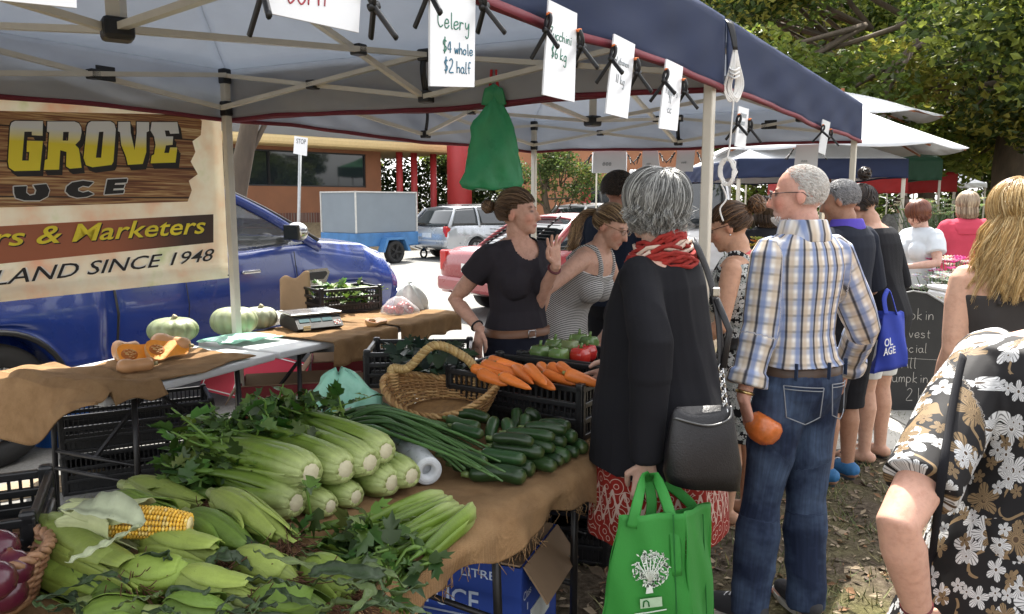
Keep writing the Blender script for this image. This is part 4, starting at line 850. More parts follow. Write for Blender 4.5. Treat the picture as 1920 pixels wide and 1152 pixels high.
def fcloth(u, v):
    a = lerp(-1.75, 1.28, u); b = lerp(-.33, TW+.12, v); p = st(a, 0)
    dp = .085+.03*math.sin(a*4.1+.6)+.02*math.sin(a*9.7)+.010*math.sin(a*31)
    if b < .03:
        t = min(1, (.03-b)/.36); ang = min(1, t*5)*PI/2; q = .03-.035*math.sin(ang); bb = q - .02*math.sin(a*13+1.5)*t-.008*math.sin(a*37)*t; z = .742-.03*(1-math.cos(ang))-max(0, t-.12)*dp*1.15
    elif b > TW: bb = TW+.02; z = .742-(b-TW)*1.0
    else: bb = b; z = .744+.005*math.sin(a*11+b*7)+.005*abs(math.sin(a*13-b*17+math.sin(b*5)))+.004*abs(math.sin(a*29+b*21))
    p = st(a, bb); p.z = z; return p
mb = MB(); mb.sheet(fcloth, 200, 60, .004); rnd = random.Random(9)
for i in range(170): p = fcloth(rnd.random(), 0); mb.tube([p, p+V((rnd.gauss(0, .006), rnd.gauss(0, .006), -rnd.uniform(.005, .03))), p+V((rnd.gauss(0, .014), rnd.gauss(0, .014), -rnd.uniform(.015, .045)))], .0011, 4)
mb.solo('hessian_cloth', HESS, 'brown hessian cloth spread over the front produce tables', 'cloth')
BA = gz(190, 742, .75); BBm = gz(519, 657, .75); BE = gz(820, 594, .75); bdir = (BE-BA); bdir.z = 0; bdir.normalize(); bn2 = V((-bdir.y, bdir.x, 0))
table('white topped table carrying the pumpkins', BA, BBm, bn2, .74); table('white topped table carrying the scale', BBm+bdir*.01, BE, bn2, .74)
def bt_(a, b, z=.745): p = BA+bdir*a+bn2*b; p.z = z; return p
bl = (BE-BA).length
def mkcloth(fn, nu, nv, label): mb = MB(); mb.sheet(fn, nu, nv, .005); return mb.solo('hessian_cloth', HESS, label, 'cloth')
def c1(u, v):
    a = lerp(-.30, .30, u); b = lerp(-.06, .82, v); n = .010*math.sin(b*14+a*6)+.008*math.sin(a*19+b*5); z = .755+n+.018*sstep(.1, -.05, abs(a-.05)-.1)
    x = a
    if a < -.01: t = (-.01-a); x = -.02-.05*min(1, t*6)-.05*math.sin(b*11)*t; z = .762+n-max(0, t-.03)*(.12+1.0*sstep(-.06, .5, b))
    else: z += .012*abs(math.sin(a*17+b*7))+.02*sstep(.12, 0, a)*abs(math.sin(b*12+1))
    p = bt_(x, b); p.z = z - (.07*sstep(.0, -.06, b) if a > .02 else 0); return p
mkcloth(c1, 40, 44, 'rumpled brown hessian hanging off the near end of the pumpkin table')
def c2(u, v):
    a = lerp(.28, .98, u); b = lerp(.04+.05*math.sin(a*9), .66, v); p = bt_(a, b); p.z = .748+.004*math.sin(a*31+b*17)+.006*abs(math.sin(a*9+b*23)); return p
mkcloth(c2, 40, 24, 'flat brown hessian under the butternut pumpkins')
def c3(u, v):
    a = lerp(bl*.56, bl*.80, u); b = lerp(-.20, .7, v); t = max(0, -b); p = bt_(a, max(b, -.035+.012*math.sin(a*30)*t*8)); p.z = .752+.004*math.sin(a*40+b*11)-max(0, t-.03)*.95; return p
mkcloth(c3, 30, 30, 'brown hessian hanging in front of the scale')
def c4(u, v):
    a = lerp(bl*.81, bl*1.1, u); b = lerp(-.2, .7, v); t = max(0, -b); p = bt_(a, max(b, -.04+.012*math.sin(a*27)*t*8)); p.z = .755+.006*math.sin(a*23+b*11)-max(0, t-.03)*.8; return p
mkcloth(c4, 30, 30, 'brown hessian under the bagged tomatoes at the far end')

# ---------------------------------------------------------------- produce
def crate(label, c, rz, w=.58, d=.38, h=.19, nm='plastic_crate', group=None, m=None, tiers=3):
    t = thing(nm, label, 'crate', c, rz, group); m = m or CRATE; mb = MB()
    for s in (1, -1):
        for k in range(tiers+1): z = .012+(h-.024)*k/tiers; mb.box((0, s*(d/2-.008), z), (w, .018, .022), None, .004); mb.box((s*(w/2-.008), 0, z), (.018, d-.03, .022), None, .004)
        n = int(w/.024)
        for i in range(n+1):
            if not (tiers > 2 and n*.42 < i < n*.58 and 0): mb.box((-w/2+w*i/n, s*(d/2-.010), h/2), (.007, .008, h-.03))
        n = int(d/.024)
        for i in range(n+1):
            y = -d/2+d*i/n; hh = h-.03 if abs(y) > .07 else (h-.03)*.55; mb.box((s*(w/2-.010), y, .015+hh/2), (.008, .007, hh))
        for q in (1, -1): mb.box((s*(w/2-.016), q*(d/2-.016), h/2+.006), (.034, .034, h+.012), None, .008)
    for s in (1, -1): mb.box((0, s*(d/2-.013), h*.26), (w-.04, .004, h*.46)); mb.box((s*(w/2-.013), 0, h*.26), (.004, d-.04, h*.46))
    mb.build('wall', m, t); mb = MB(); mb.box((0, 0, .012), (w-.03, d-.03, .012)); mb.build('base', m, t)
    mb = MB()
    for s in (1, -1): mb.tube(spline([V((s*(w/2+.002), -.08, h*.62)), V((s*(w/2+.006), 0, h*.70)), V((s*(w/2+.002), .08, h*.62))], 4), .010, 8)
    mb.build('handle', m, t); return t
crz = math.atan2(ud.y, ud.x)
# celery
def stalkcol(f, lo=(.42, .48, .19), mid=(.165, .25, .03), hi=(.07, .13, .014)):
    return tuple(lerp(a, b, min(1, f/.28)) for a, b in zip(lo, mid)) if f < .28 else tuple(lerp(a, b, (f-.28)/.72) for a, b in zip(mid, hi))
def lobeleaf(mb, p, d, up, s, col, rnd):
    d = V(d).normalized(); x = d.cross(V(up)); x = x.normalized() if x.length > 1e-3 else V((1, 0, 0)); n = x.cross(d); cup = rnd.uniform(-.3, .5)
    P = [(0, 0), (.28, .18), (.36, .52), (.2, .5), (.30, .86), (.13, .80), (0, 1.12), (-.13, .82), (-.3, .84), (-.2, .52), (-.38, .48), (-.27, .16)]; c = [p+x*(a*s)+d*(b*s)+n*(cup*s*abs(a)*1.2-.25*s*b*b*rnd.uniform(.4, 1.4)) for a, b in P]; m = p+d*(.5*s)+n*(-.06*s)
    b = [tuple(q*rnd.uniform(.75, 1.2) for q in col)]*13; mb.add(c+[m], [(i, (i+1) % 12, 12) for i in range(12)], 0, True, b)
CELM = mat('celery flesh', None, .45, var=.16, vs=30, bump=.25, bs=90, stretch=(1, 1, 1), spec=.4); CELL = mat('celery leaf', None, .5, var=.25, vs=20, trans=.2)
def celery(label, base, tip, r, seed, cut=False, leafn=26):
    r *= 1.10
    rnd = random.Random(seed); base = V(base); tip = V(tip); d = (tip-base).normalized(); L = (tip-base).length; x = d.cross(V((0, 0, 1))).normalized(); y = x.cross(d)
    t = thing('celery', label, 'vegetable', base, 0, 'celery on the front table'); mb = MB(); lb = MB(); ends = []
    for ring, (n, rr, w) in enumerate([(9, .78, .44), (7, .46, .38), (3, .15, .3)]):
        for i in range(n):
            a = 2*PI*(i+.5*ring+rnd.uniform(-.15, .15))/n
            if cut and math.sin(a) > .35: continue
            pts = []; rad = []; cs = []; sp = rnd.uniform(1.0, 1.9); ln = L*rnd.uniform(.62, .86); bend = rnd.uniform(-.05, .05)
            for k in range(12):
                f = k/11; q = rr*r*(.60+.40*min(1, f*6)**.6 if f < .17 else 1+(sp-1)*(f-.17)*1.2)
                pts.append(base+d*(f*ln)+x*(math.cos(a)*q+bend*f*f)+y*(math.sin(a)*q-.03*f*f*(rr > .5))); ww = w*r*(1-.45*f)*(.72 if f < .05 else 1); rad.append((ww, ww*.55)); cs.append(stalkcol(f*.95+rnd.uniform(0, .04)))
            if True:
                P = [V(p) for p in pts]; fr = _frames(P, None); vs = []; cc = []; nn = 12
                for (tt, _, _), p, rd_, c in zip(fr, P, rad, cs):
                    o = (x*math.cos(a)+y*math.sin(a)); s_ = tt.cross(o).normalized()
                    for j in range(nn):
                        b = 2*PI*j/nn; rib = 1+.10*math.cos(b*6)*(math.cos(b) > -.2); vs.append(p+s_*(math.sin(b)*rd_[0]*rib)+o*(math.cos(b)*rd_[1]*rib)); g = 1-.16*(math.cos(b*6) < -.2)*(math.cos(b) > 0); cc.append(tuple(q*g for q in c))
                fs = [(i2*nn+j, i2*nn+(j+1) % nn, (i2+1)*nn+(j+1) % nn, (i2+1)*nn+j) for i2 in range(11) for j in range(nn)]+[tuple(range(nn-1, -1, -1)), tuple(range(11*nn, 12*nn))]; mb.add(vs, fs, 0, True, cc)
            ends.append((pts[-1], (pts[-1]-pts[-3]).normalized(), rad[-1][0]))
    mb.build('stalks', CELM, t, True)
    if not cut:
        mb = MB(); Mb = basis(x, y, -d, base+d*.010)
        mb.lathe([(r*.15, -.05), (r*.64, -.03), (r*.62, .002), (r*.54, .009), (r*.49, .006), (r*.43, .010), (.001, .011)], 30, Mb, 0, [(.40, .47, .2), (.46, .52, .25), (.56, .55, .34), (.45, .36, .22), (.40, .30, .17), (.55, .5, .33), (.58, .53, .36)], lobe=lambda a, z: 1+.05*math.sin(a*9)); mb.build('root_end', CELM, t, True)
    for p, dd, w in ends:
        for k in range(3):
            q = p+V((rnd.gauss(0, .035), rnd.gauss(0, .035), rnd.gauss(.0, .025))); e = q+(dd+V((rnd.gauss(0, .5), rnd.gauss(0, .5), rnd.gauss(.05, .45)))).normalized()*rnd.uniform(.06, .15); lb.tube(spline([p-dd*.01, lerp(p, q, .7)+dd*.03, e], 3), [w*.5]*3+[w*.3]*3+[.002], 6, col=(.12, .22, .03))
            for m in range(4 if leafn > 20 else 3):
                b = lerp(q, e, rnd.uniform(.4, 1)); lobeleaf(lb, b, dd*.5+V((rnd.gauss(0, .8), rnd.gauss(0, .8), rnd.gauss(.15, .6))), V((rnd.gauss(0, .4), rnd.gauss(0, .4), 1)), rnd.uniform(.035, .075), rnd.choice([(.05, .11, .016), (.07, .14, .022), (.034, .075, .013), (.11, .19, .032)]), rnd)
    lb.build('leaves', CELL, t, True); return t
celery('celery head with its pale root end furthest left in the top row', gz(583, 887, .885), gz(380, 822, .86), .054, 1)
celery('celery head with a round root end second from left in the top row', gz(648, 880, .875), gz(450, 812, .86), .052, 2)
celery('celery head third from left in the top row', gz(694, 868, .88), gz(490, 798, .865), .050, 3)
celery('celery head at the upper right of the pile, nearest the spring onions', gz(724, 846, .90), gz(545, 782, .885), .047, 4)
celery('celery head low at the front with its root end over the corn', gz(556, 944, .805), gz(375, 880, .815), .052, 5)
celery('celery head low on the right beside the plastic roll', gz(772, 893, .815), gz(590, 822, .81), .047, 6)
celery('celery head low under the third root end', gz(735, 906, .805), gz(540, 840, .80), .050, 7)
celery('small celery head at the foot of the pile, half hidden by leaves', gz(668, 932, .79), gz(490, 872, .79), .040, 8)
celery('smallest celery head tucked under the front root end', gz(620, 950, .785), gz(430, 880, .79), .038, 9)
celery('halved celery lying cut side up, at the right of the pile', gz(840, 935, .785), gz(600, 1010, .79), .050, 10, True)
celery('halved celery at the front table edge with leaves hanging over', gz(872, 955, .785), gz(690, 1062, .785), .052, 11, True, 30)
# corn
HUSK = mat('corn husk', None, .5, var=.22, vs=14, bump=.3, bs=70, spec=.35); KERN = mat('corn kernels', None, .35, var=.15, vs=40); SILK = mat('corn silk', (.09, .035, .014), .8, var=.4, vs=60)
def corn(label, p0, p1, r, seed, peeled=False, silk=True):
    rnd = random.Random(seed); p0 = V(p0); p1 = V(p1); d = (p1-p0).normalized(); L = (p1-p0).length; x = d.cross(V((0, 0, 1))).normalized(); y = x.cross(d); t = thing('corn_cob', label, 'vegetable', p0, rnd.uniform(0, .01), 'corn cobs on the front table'); base = rnd.choice([(.14, .215, .032), (.18, .25, .042), (.11, .18, .027), (.23, .29, .06)])
    if peeled: base = (.40, .43, .22)
    prof = [(0, .35), (.05, .6), (.15, .85), (.3, 1), (.5, .98), (.7, .8), (.85, .52), (.95, .28), (1.02, .1)]; mb = MB(); nn = 30; rings = []; cs = []
    off = rnd.uniform(0, 6)
    hL = L*(.58 if peeled else 1)
    for f, q in prof:
        ring = []
        for j in range(nn):
            a = 2*PI*j/nn; rib = 1+.03*math.sin(a*3+off+f*2)+.007*math.sin(a*15+off); qq = q*r*rib*(1 if not peeled else min(1, .4+q*.7)); ring.append(p0+d*(f*hL)+x*(math.cos(a)*qq)+y*(math.sin(a)*qq)-V((0, 0, .012*math.sin(PI*f)*0))); k = .9+.10*math.sin(a*15+off)+.10*math.sin(a*5+off); cs.append(tuple(b_*k for b_ in base))
        rings.append(ring)
    mb.loft(rings, col=cs)
    for k in range(6 if not peeled else 8):      # husk leaves wrapped along the cob
        a0 = rnd.uniform(0, 2*PI) if not peeled else k*PI/4+.2; wd = rnd.uniform(.65, 1.15); ln = rnd.uniform(.7, 1.15); tw = rnd.uniform(-.3, .3); q = rnd.uniform(.75, 1.25); col = tuple(b_*q for b_ in base); lift = rnd.uniform(.003, .008); cu = rnd.uniform(0, .05) if not peeled else rnd.uniform(.01, .05)
        def lf(u, v, a0=a0, wd=wd, ln=ln, tw=tw, lift=lift, cu=cu):
            f = u*ln*(.62 if peeled else 1); i = min(7, int(min(f, .999)*8)); 
            pr = np.interp(f, [z[0] for z in prof], [z[1] for z in prof]); 
            if peeled: pr = min(1, .45+pr) if f < .55 else 1.0
            a = a0+tw*u+(v-.5)*2*wd*(math.sin(PI*(.12+.88*min(1, 1.02-u)))**.7*.9+.05); rr = r*max(pr, .12)+lift+cu*max(0, u-.6)**1.3*1.8
            return p0+d*(f*L)+x*(math.cos(a)*rr)+y*(math.sin(a)*rr)
        mb.sheet(lf, 14, 10, .0012, col=lambda u, v, col=col: tuple(c_*(.88+.13*math.sin(v*30+u)+.25*u*u) for c_ in col))
    mb.build('husk', HUSK, t, True)
    mb = MB(); mb.tube([p0-d*.03, p0+d*.02], [r*.32, r*.4], 10, col=(.25, .3, .1)); mb.build('stub', HUSK, t, True)
    if peeled:
        mb = MB(); a1 = p0+d*(L*.40); L2 = L*.62
        for i in range(24):
            f = i/24; rr = r*.80*(1-.55*max(0, f-.55)**1.4*2.2)
            for j in range(16): a = 2*PI*(j+.5*(i % 2)*0)/16; k = rnd.uniform(.8, 1.1); c_ = (.80*k, .47*k, .05) if rnd.random() < .8 else (.80*k, .58*k, .16); mb.ell(a1+d*(f*L2)+x*(math.cos(a)*rr)+y*(math.sin(a)*rr), (L2/44, r*.17, r*.15), basis(d, d.cross(x*math.cos(a)+y*math.sin(a)), x*math.cos(a)+y*math.sin(a)).to_3x3(), 6, 4, 0, c_)
        mb.tube([a1, a1+d*L2*.98], [r*.72, r*.45], 14, col=(.75, .6, .3)); mb.build('kernels', KERN, t, True)
    if silk:
        mb = MB(); e = p0+d*L*(1.0)
        for k in range(46): q = e+V((rnd.gauss(0, .016), rnd.gauss(0, .016), rnd.gauss(0, .01))); dd = (d+V((rnd.gauss(0, .5), rnd.gauss(0, .5), rnd.gauss(-.1, .45))))*.05; mb.tube(spline([e-d*.02, lerp(e, q, .7), q+dd*.6+V((0, 0, -.01)), q+dd], 3), .0011, 4)
        mb.build('silk', SILK, t, True)
    return t
CN = [((60, 985), (245, 1085), .86, 'long green corn cob at the left of the pile, tip towards the camera'), ((45, 1040), (215, 1130), .81, 'green corn cob beside the onion basket'), ((170, 1130), (330, 1100), .80, 'corn cob low at the front, under drooping husk leaves'), ((270, 1012), (415, 1052), .845, 'bright corn cob in front of the peeled one'), ((225, 1078), (375, 1085), .84, 'corn cob with a brown silk tuft below the bright one'), ((358, 968), (480, 1035), .85, 'corn cob right of the peeled one, tip to the right'), ((405, 930), (540, 1015), .86, 'corn cob lying against the front celery head'), ((330, 1090), (470, 1125), .82, 'corn cob in the middle of the front edge'), ((205, 940), (330, 985), .84, 'corn cob behind the peeled one'), ((240, 912), (380, 955), .80, 'corn cob at the back of the pile near the celery leaves'), ((440, 1050), (560, 1090), .82, 'corn cob with tattered silk near the celery leaves'), ((580, 1060), (665, 1120), .80, 'pale yellowish corn cob under the celery leaves'), ((470, 1130), (620, 1145), .80, 'corn cob at the bottom edge right of the middle'), ((300, 1150), (440, 1165), .81, 'corn cob at the very bottom edge'), ((150, 1165), (290, 1150), .80, 'corn cob at the bottom left beside the basket'), ((20, 1010), (110, 1075), .79, 'corn cob half behind the onion basket')]
for i, (a, b, z, lab) in enumerate(CN): corn(lab, gz(*a, z), gz(*b, z-.02), .042, 100+i)
corn('peeled corn cob with yellow kernels and pale pulled back husk', gz(120, 972, .90), gz(355, 984, .885), .040, 99, True, False)
rnd = random.Random(44); HLEAF = mat('green husk leaf', None, .5, var=.25, vs=10, bump=.3, bs=60, trans=.12)
def leafblade(label, pts, w, seed, cols=((.045, .08, .026), (.07, .115, .036), (.11, .16, .05), (.03, .055, .018), (.15, .20, .065)), name='husk_leaf', grp='loose husk leaves among the corn'):
    rn = random.Random(seed); P = spline(pts, 6); n = len(P)-1; col = rn.choice(cols); tw = rn.uniform(-1.2, 1.2); fr = _frames(P, None); ph = rn.uniform(0, 6); mb = MB()
    def f(u, v):
        i = min(n, int(round(u*n))); t_, x, y = fr[i]; a = tw*u+.3*math.sin(ph+u*5); s = x*math.cos(a)+y*math.sin(a); nn_ = t_.cross(s); k = w*math.sin(PI*min(.97, .1+u*.9))**.6
        return P[i]+s*((v-.5)*2*k)+nn_*(abs(v-.5)*k*.7+.004*math.sin(u*30+v*3))
    mb.sheet(f, n, 4, .0009, col=lambda u, v: tuple(c_*(.85+.25*(abs(v-.5) < .1)+.15*math.sin(v*40+u*3)) for c_ in col)); return mb.solo(name, HLEAF, label, 'leaf', grp)
k = 0
for i in range(60):
    px, py = rnd.uniform(60, 690), rnd.uniform(985, 1165)
    if py < 985+ (px-430)*.33 and px > 430: py = min(1165, py+90)
    a = rnd.uniform(-.5, .9) if rnd.random() < .75 else rnd.uniform(0, 6.28); nr = 1-.45*sstep(1060, 1150, py); ln = rnd.uniform(.10, .26)*nr; p = gz(px, py, rnd.uniform(.80, .86)); q = p+V((math.cos(a)*ln, -math.sin(a)*ln*.8, rnd.uniform(-.06, .03)))
    leafblade('loose green husk leaf lying on the corn pile', [p, lerp(p, q, .35)+V((rnd.gauss(0, .012), rnd.gauss(0, .012), rnd.uniform(.0, .022))), lerp(p, q, .7)+V((rnd.gauss(0, .02), rnd.gauss(0, .02), rnd.uniform(0, .015))), q], rnd.uniform(.007, .017)*nr, 500+i)
leafblade('pale curled husk strip hanging from the peeled corn', [gz(262, 985, .93), gz(220, 1010, .93), gz(170, 1035, .92), gz(125, 1055, .90)], .012, 3, ((.5, .55, .33),), 'husk_strip', None)
leafblade('large pale husk leaf folded back over the peeled corn', [gz(120, 960, .94), gz(170, 952, .955), gz(225, 955, .955), gz(268, 985, .93)], .034, 5, ((.42, .46, .30),), 'husk_strip', None)
# spring onions, plastic roll, green produce bag
mb = MB(); rnd = random.Random(8)
for i in range(34):
    s = gz(rnd.uniform(608, 640), rnd.uniform(778, 806), rnd.uniform(.80, .86)); e = gz(rnd.uniform(850, 950), rnd.uniform(812, 905), rnd.uniform(.76, .83)); m = lerp(s, e, .45)+V((rnd.gauss(0, .015), rnd.gauss(0, .015), rnd.uniform(.03, .075)))
    P = spline([s, lerp(s, m, .6)+V((0, 0, .02)), m, lerp(m, e, .6)+V((0, 0, .01)), e], 5); k = rnd.uniform(.7, 1.15); mb.tube(P, [rnd.uniform(.0065, .0085)*(1-.65*(j/len(P))**2) for j in range(len(P))], 7, col=[tuple(q*k for q in ((.42, .48, .18) if j < 2 else (.055, .12, .035) if j < 12 else (.07, .15, .04))) for j in range(len(P))])
mb.solo('spring_onions', mat('spring onion', None, .4, var=.2, vs=20), 'bunch of long green spring onions in front of the wicker basket', 'vegetable')
PFILM = mat('pale green plastic film', (.30, .62, .47), .22, var=.15, vs=8, bump=.6, bs=22, trans=.35, see=.12)
mb = MB(); b0 = gz(650, 790, .77)
def film(u, v):
    a = 2*PI*u; r = (.16*(1-v)**.6+.025)*(1+.16*math.sin(a*3+v*4)+.07*math.sin(a*7-v*9)); return b0+V((math.cos(a)*r*.85-.02*v, math.sin(a)*r*.6, .20*v**.8+.012*math.sin(a*5+v*7)))
mb.sheet(film, 48, 14, .0015); mb.solo('produce_bag', PFILM, 'pale green plastic produce bag slumped behind the spring onions', 'plastic bag')
mb = MB(); a = gz(803, 884, .795); b = gz(762, 838, .80); dd = (b-a).normalized(); Mr = basis(dd.cross(V((0, 0, 1))).normalized(), dd.cross(V((0, 0, 1))).normalized().cross(dd)*-1, dd*1, a); LL = .34
mb.lathe([(.019, .03), (.019, 0), (.043, 0), (.0435, .003), (.043, LL), (.019, LL), (.019, .03)], 40, Mr); 
for r_ in (.026, .033, .039): mb.tube([Mr @ V((r_*math.cos(q), r_*math.sin(q), -.0005)) for q in [2*PI*i/36 for i in range(36)]], .0006, 4, closed=True)
tr_ = mb.solo('bag_roll', mat('clear plastic roll', (.62, .64, .66), .3, var=.12, vs=30, bump=.2), 'roll of clear plastic bags lying beside the celery', 'bag roll')
# wicker basket
WICK = mat('wicker', None, .55, var=.35, vs=40, bump=.3)
def weave(mb, shape, rows, stakes, rad, cols, seed):      # shape(t, a) -> point, normal-out
    rn = random.Random(seed)
    for i in range(rows):
        t = (i+.5)/rows; n = stakes*6; pts = []
        for j in range(n):
            a = 2*PI*j/n; p, o = shape(t, a); pts.append(p+o*(rad*1.15*math.sin(a*stakes/2+(i % 2)*PI)))
        c = rn.choice(cols); mb.tube(pts, rad, 5, col=c, closed=True)
    for j in range(stakes):
        a = 2*PI*(j+.5)/stakes; mb.tube([shape(k/8, a)[0] for k in range(9)], rad*.9, 5, col=cols[0])
WCOL = [(.38, .22, .08), (.30, .16, .055), (.44, .27, .11), (.24, .12, .04)]
bc = gz(832, 795, .76); tl = Matrix.Rotation(-.42, 3, V((1, .5, 0)).normalized()); la = R(-14)
lx = V((math.cos(la), math.sin(la), 0)); ly = V((-lx.y, lx.x, 0))
def bshape(t, a):
    r = .62+.38*t**.7; e = abs(math.cos(a)); z = .005+t*(.075+.065*e**2.2); q = lx*(math.cos(a)*.225*r)+ly*(math.sin(a)*.165*r)+V((0, 0, z)); R3 = Matrix.Rotation(R(12), 3, lx); q = R3 @ q
    o = (lx*math.cos(a)*.7+ly*math.sin(a)).normalized(); return bc+q+V((0, 0, .028)), o
bk = thing('wicker_basket', 'honey coloured wicker basket with a hooped handle holding cucumbers', 'basket', bc)
mb = MB(); weave(mb, bshape, 17, 26, .0048, WCOL, 3)
for k in range(3): mb.tube([bshape(1, a)[0]+V((0, 0, .006))+bshape(1, a)[1]*(.008*math.sin(a*20+k*2.1))+V((0, 0, .008*math.cos(a*20+k*2.1))) for a in [2*PI*i/110 for i in range(110)]], .0065, 6, col=WCOL[k % 3], closed=True)
mb.build('bowl', WICK, bk, True)
mb = MB(); mb.sheet(lambda u, v: bc+V((0, 0, .034))+Matrix.Rotation(R(12), 3, lx) @ (lx*(math.cos(2*PI*u)*.15*v)+ly*(math.sin(2*PI*u)*.11*v)+V((0, 0, .012))), 30, 4, .006, col=(.3, .17, .07)); mb.build('floor', WICK, bk, True)
p0 = bshape(.85, PI*.93)[0]; p1 = bshape(.9, PI*.36)[0]; ap = gy(814, 648, (p0.y+p1.y)/2); H_ = spline([p0, p0+V((.0, 0, .05)), gy(765, 690, lerp(p0.y, p1.y, .25)), ap, gy(868, 668, lerp(p0.y, p1.y, .8)), p1+V((0, 0, .05)), p1], 8)
mb = MB(); mb.tube(H_, .011, 8, col=(.3, .18, .06)); fr = _frames(H_, None)
for w_ in range(4):
    pts = []
    for i in range(len(H_)*3-2):
        f = i/3; k = min(len(H_)-2, int(f)); p = lerp(H_[k], H_[k+1], f-k); a = i*.9+w_*PI/2; pts.append(p+fr[k][1]*(.013*math.cos(a))+fr[k][2]*(.013*math.sin(a)))
    mb.tube(pts, .0062, 6, col=[(.50, .36, .15), (.42, .28, .10), (.47, .32, .13), (.36, .23, .08)][w_])
for p in (p0, p1):
    for i in range(6): mb.tube([p+V((.02*math.cos(a), .02*math.sin(a), .012*i-.03)) for a in [2*PI*j/12 for j in range(12)]], .005, 5, col=WCOL[2], closed=True)
mb.build('handle', WICK, bk, True)
# zucchini
ZUC = mat('dark green zucchini skin', None, .32, var=.3, vs=55, bump=.05, spec=.45)
def zuc(p0, p1, r, seed, label, grp='zucchini heaped by the basket'):
    rn = random.Random(seed); p0 = V(p0); p1 = V(p1); m = lerp(p0, p1, .5)+V((rn.gauss(0, .010), rn.gauss(0, .010), rn.uniform(-.004, .010))); P = spline([p0, m, p1], 6); q = [.55, .85, .95, 1, 1, 1, 1, 1.02, 1.03, 1.03, .98, .82, .45]; k = rn.uniform(.7, 1.5); c = (.018*k, .045*k, .012*k)
    t = thing('zucchini', label, 'vegetable', p0, 0, grp); mb = MB(); mb.tube(P, [r*z for z in q], 14, col=[tuple(v_*rn.uniform(.9, 1.1) for v_ in c)]*11+[c, (.06, .08, .025)]); mb.build('skin', ZUC, t, True)
    d = (p0-p1).normalized(); mb = MB(); mb.tube([p0+d*.0, p0+d*.025], [r*.42, r*.34], 6, col=(.12, .17, .05)); mb.build('stalk', ZUC, t, True)
ZL = 'dark green zucchini in the heap beside the wicker basket'
rows = [(.775, [((880, 890), (985, 897)), ((905, 868), (1002, 880)), ((958, 862), (1042, 876)), ((975, 850), (1056, 866)), ((1000, 842), (1070, 858)), ((1020, 835), (1086, 850)), ((850, 872), (900, 880)), ((1040, 828), (1098, 842))]), (.812, [((905, 850), (985, 862)), ((925, 838), (1020, 850)), ((960, 832), (1040, 842)), ((985, 820), (1062, 830)), ((830, 855), (912, 868)), ((1010, 812), (1080, 822))]), (.85, [((925, 822), (1000, 830)), ((950, 812), (1040, 820)), ((985, 802), (1062, 808)), ((1010, 796), (1068, 800))])]
k = 0
for z, L_ in rows:
    for a, b in L_: k += 1; zuc(gz(*a, z), gz(*b, z), rnd.uniform(.018, .027), k, ZL)
for a, b in [((928, 785), (922, 832)), ((948, 788), (945, 838)), ((968, 768), (962, 812)), ((985, 778), (976, 822)), ((985, 770), (1000, 800))]: k += 1; zuc(gz(*b, .80)+V((0, 0, .0)), gz(*a, .86), .021, k, 'slim zucchini leaning upright against the carrot crate', 'zucchini propped against the crate')
for a, b in [((840, 785), (900, 800)), ((860, 778), (918, 786)), ((850, 800), (905, 815))]: k += 1; zuc(gz(*a, .845), gz(*b, .845), .020, k, 'cucumber lying inside the wicker basket', 'cucumbers in the basket')
# carrots and crates on the far table
cc = gz(1092, 728, .95); cc.z = .75; cnr = math.atan2(nd.y, nd.x); crt = crate('black plastic crate heaped with carrots', cc+nd*.31+ud*.19, cnr, .62, .38, .20, group='black crates on the front tables')
crate('black plastic crate holding peppers and green vegetables', cc+nd*.27+ud*.59, cnr, .56, .36, .20, group='black crates on the front tables')
crate('black plastic crate of dark kale behind the basket', gz(790, 712, .75), crz-.95, .5, .36, .17, group='black crates on the front tables')
CAR = mat('carrot skin', None, .45, var=.15, vs=40, bump=.15, bs=120, stretch=(1, 1, 1))
rnd = random.Random(17)
def carrot(p0, d, L, r, seed, lab='fat orange carrot heaped in the black crate'):
    rn = random.Random(seed); d = V(d).normalized(); P = [p0+d*(L*f) for f in (0, .03, .1, .3, .6, .85, 1)]; k = rn.uniform(.85, 1.1); t = thing('carrot', lab, 'vegetable', p0, 0, 'carrots in the crate'); mb = MB(); mb.tube(P, [r*.5, r*.85, r, r*.93, r*.75, r*.5, r*.12], 14, col=(.72*k, .19*k, .03)); mb.build('root', CAR, t, True)
    mb = MB(); mb.tube([p0, p0-d*.012], [r*.3, r*.22], 7, col=(.2, .22, .06)); mb.build('stub', CAR, t, True)
CT = [((885, 690), (965, 712)), ((905, 683), (985, 706)), ((930, 680), (975, 690)), ((900, 700), (950, 722)), ((965, 690), (1000, 720)), ((990, 690), (1025, 722)), ((1012, 685), (1045, 715)), ((1030, 688), (1075, 708)), ((1048, 685), (1090, 714)), ((1000, 705), (1040, 730)), ((940, 705), (985, 725)), ((1060, 700), (1095, 712)), ((1020, 700), (1080, 722)), ((915, 676), (960, 686))]
for i, (a, b) in enumerate(CT): z = .965+.012*(i % 3); p = gz(*a, z); q = gz(*b, z-.02); carrot(p, q-p, max(.15, (q-p).length), .021+.004*(i % 2), i)
PEP = mat('pepper skin', None, .2, var=.12, vs=10, spec=.6)
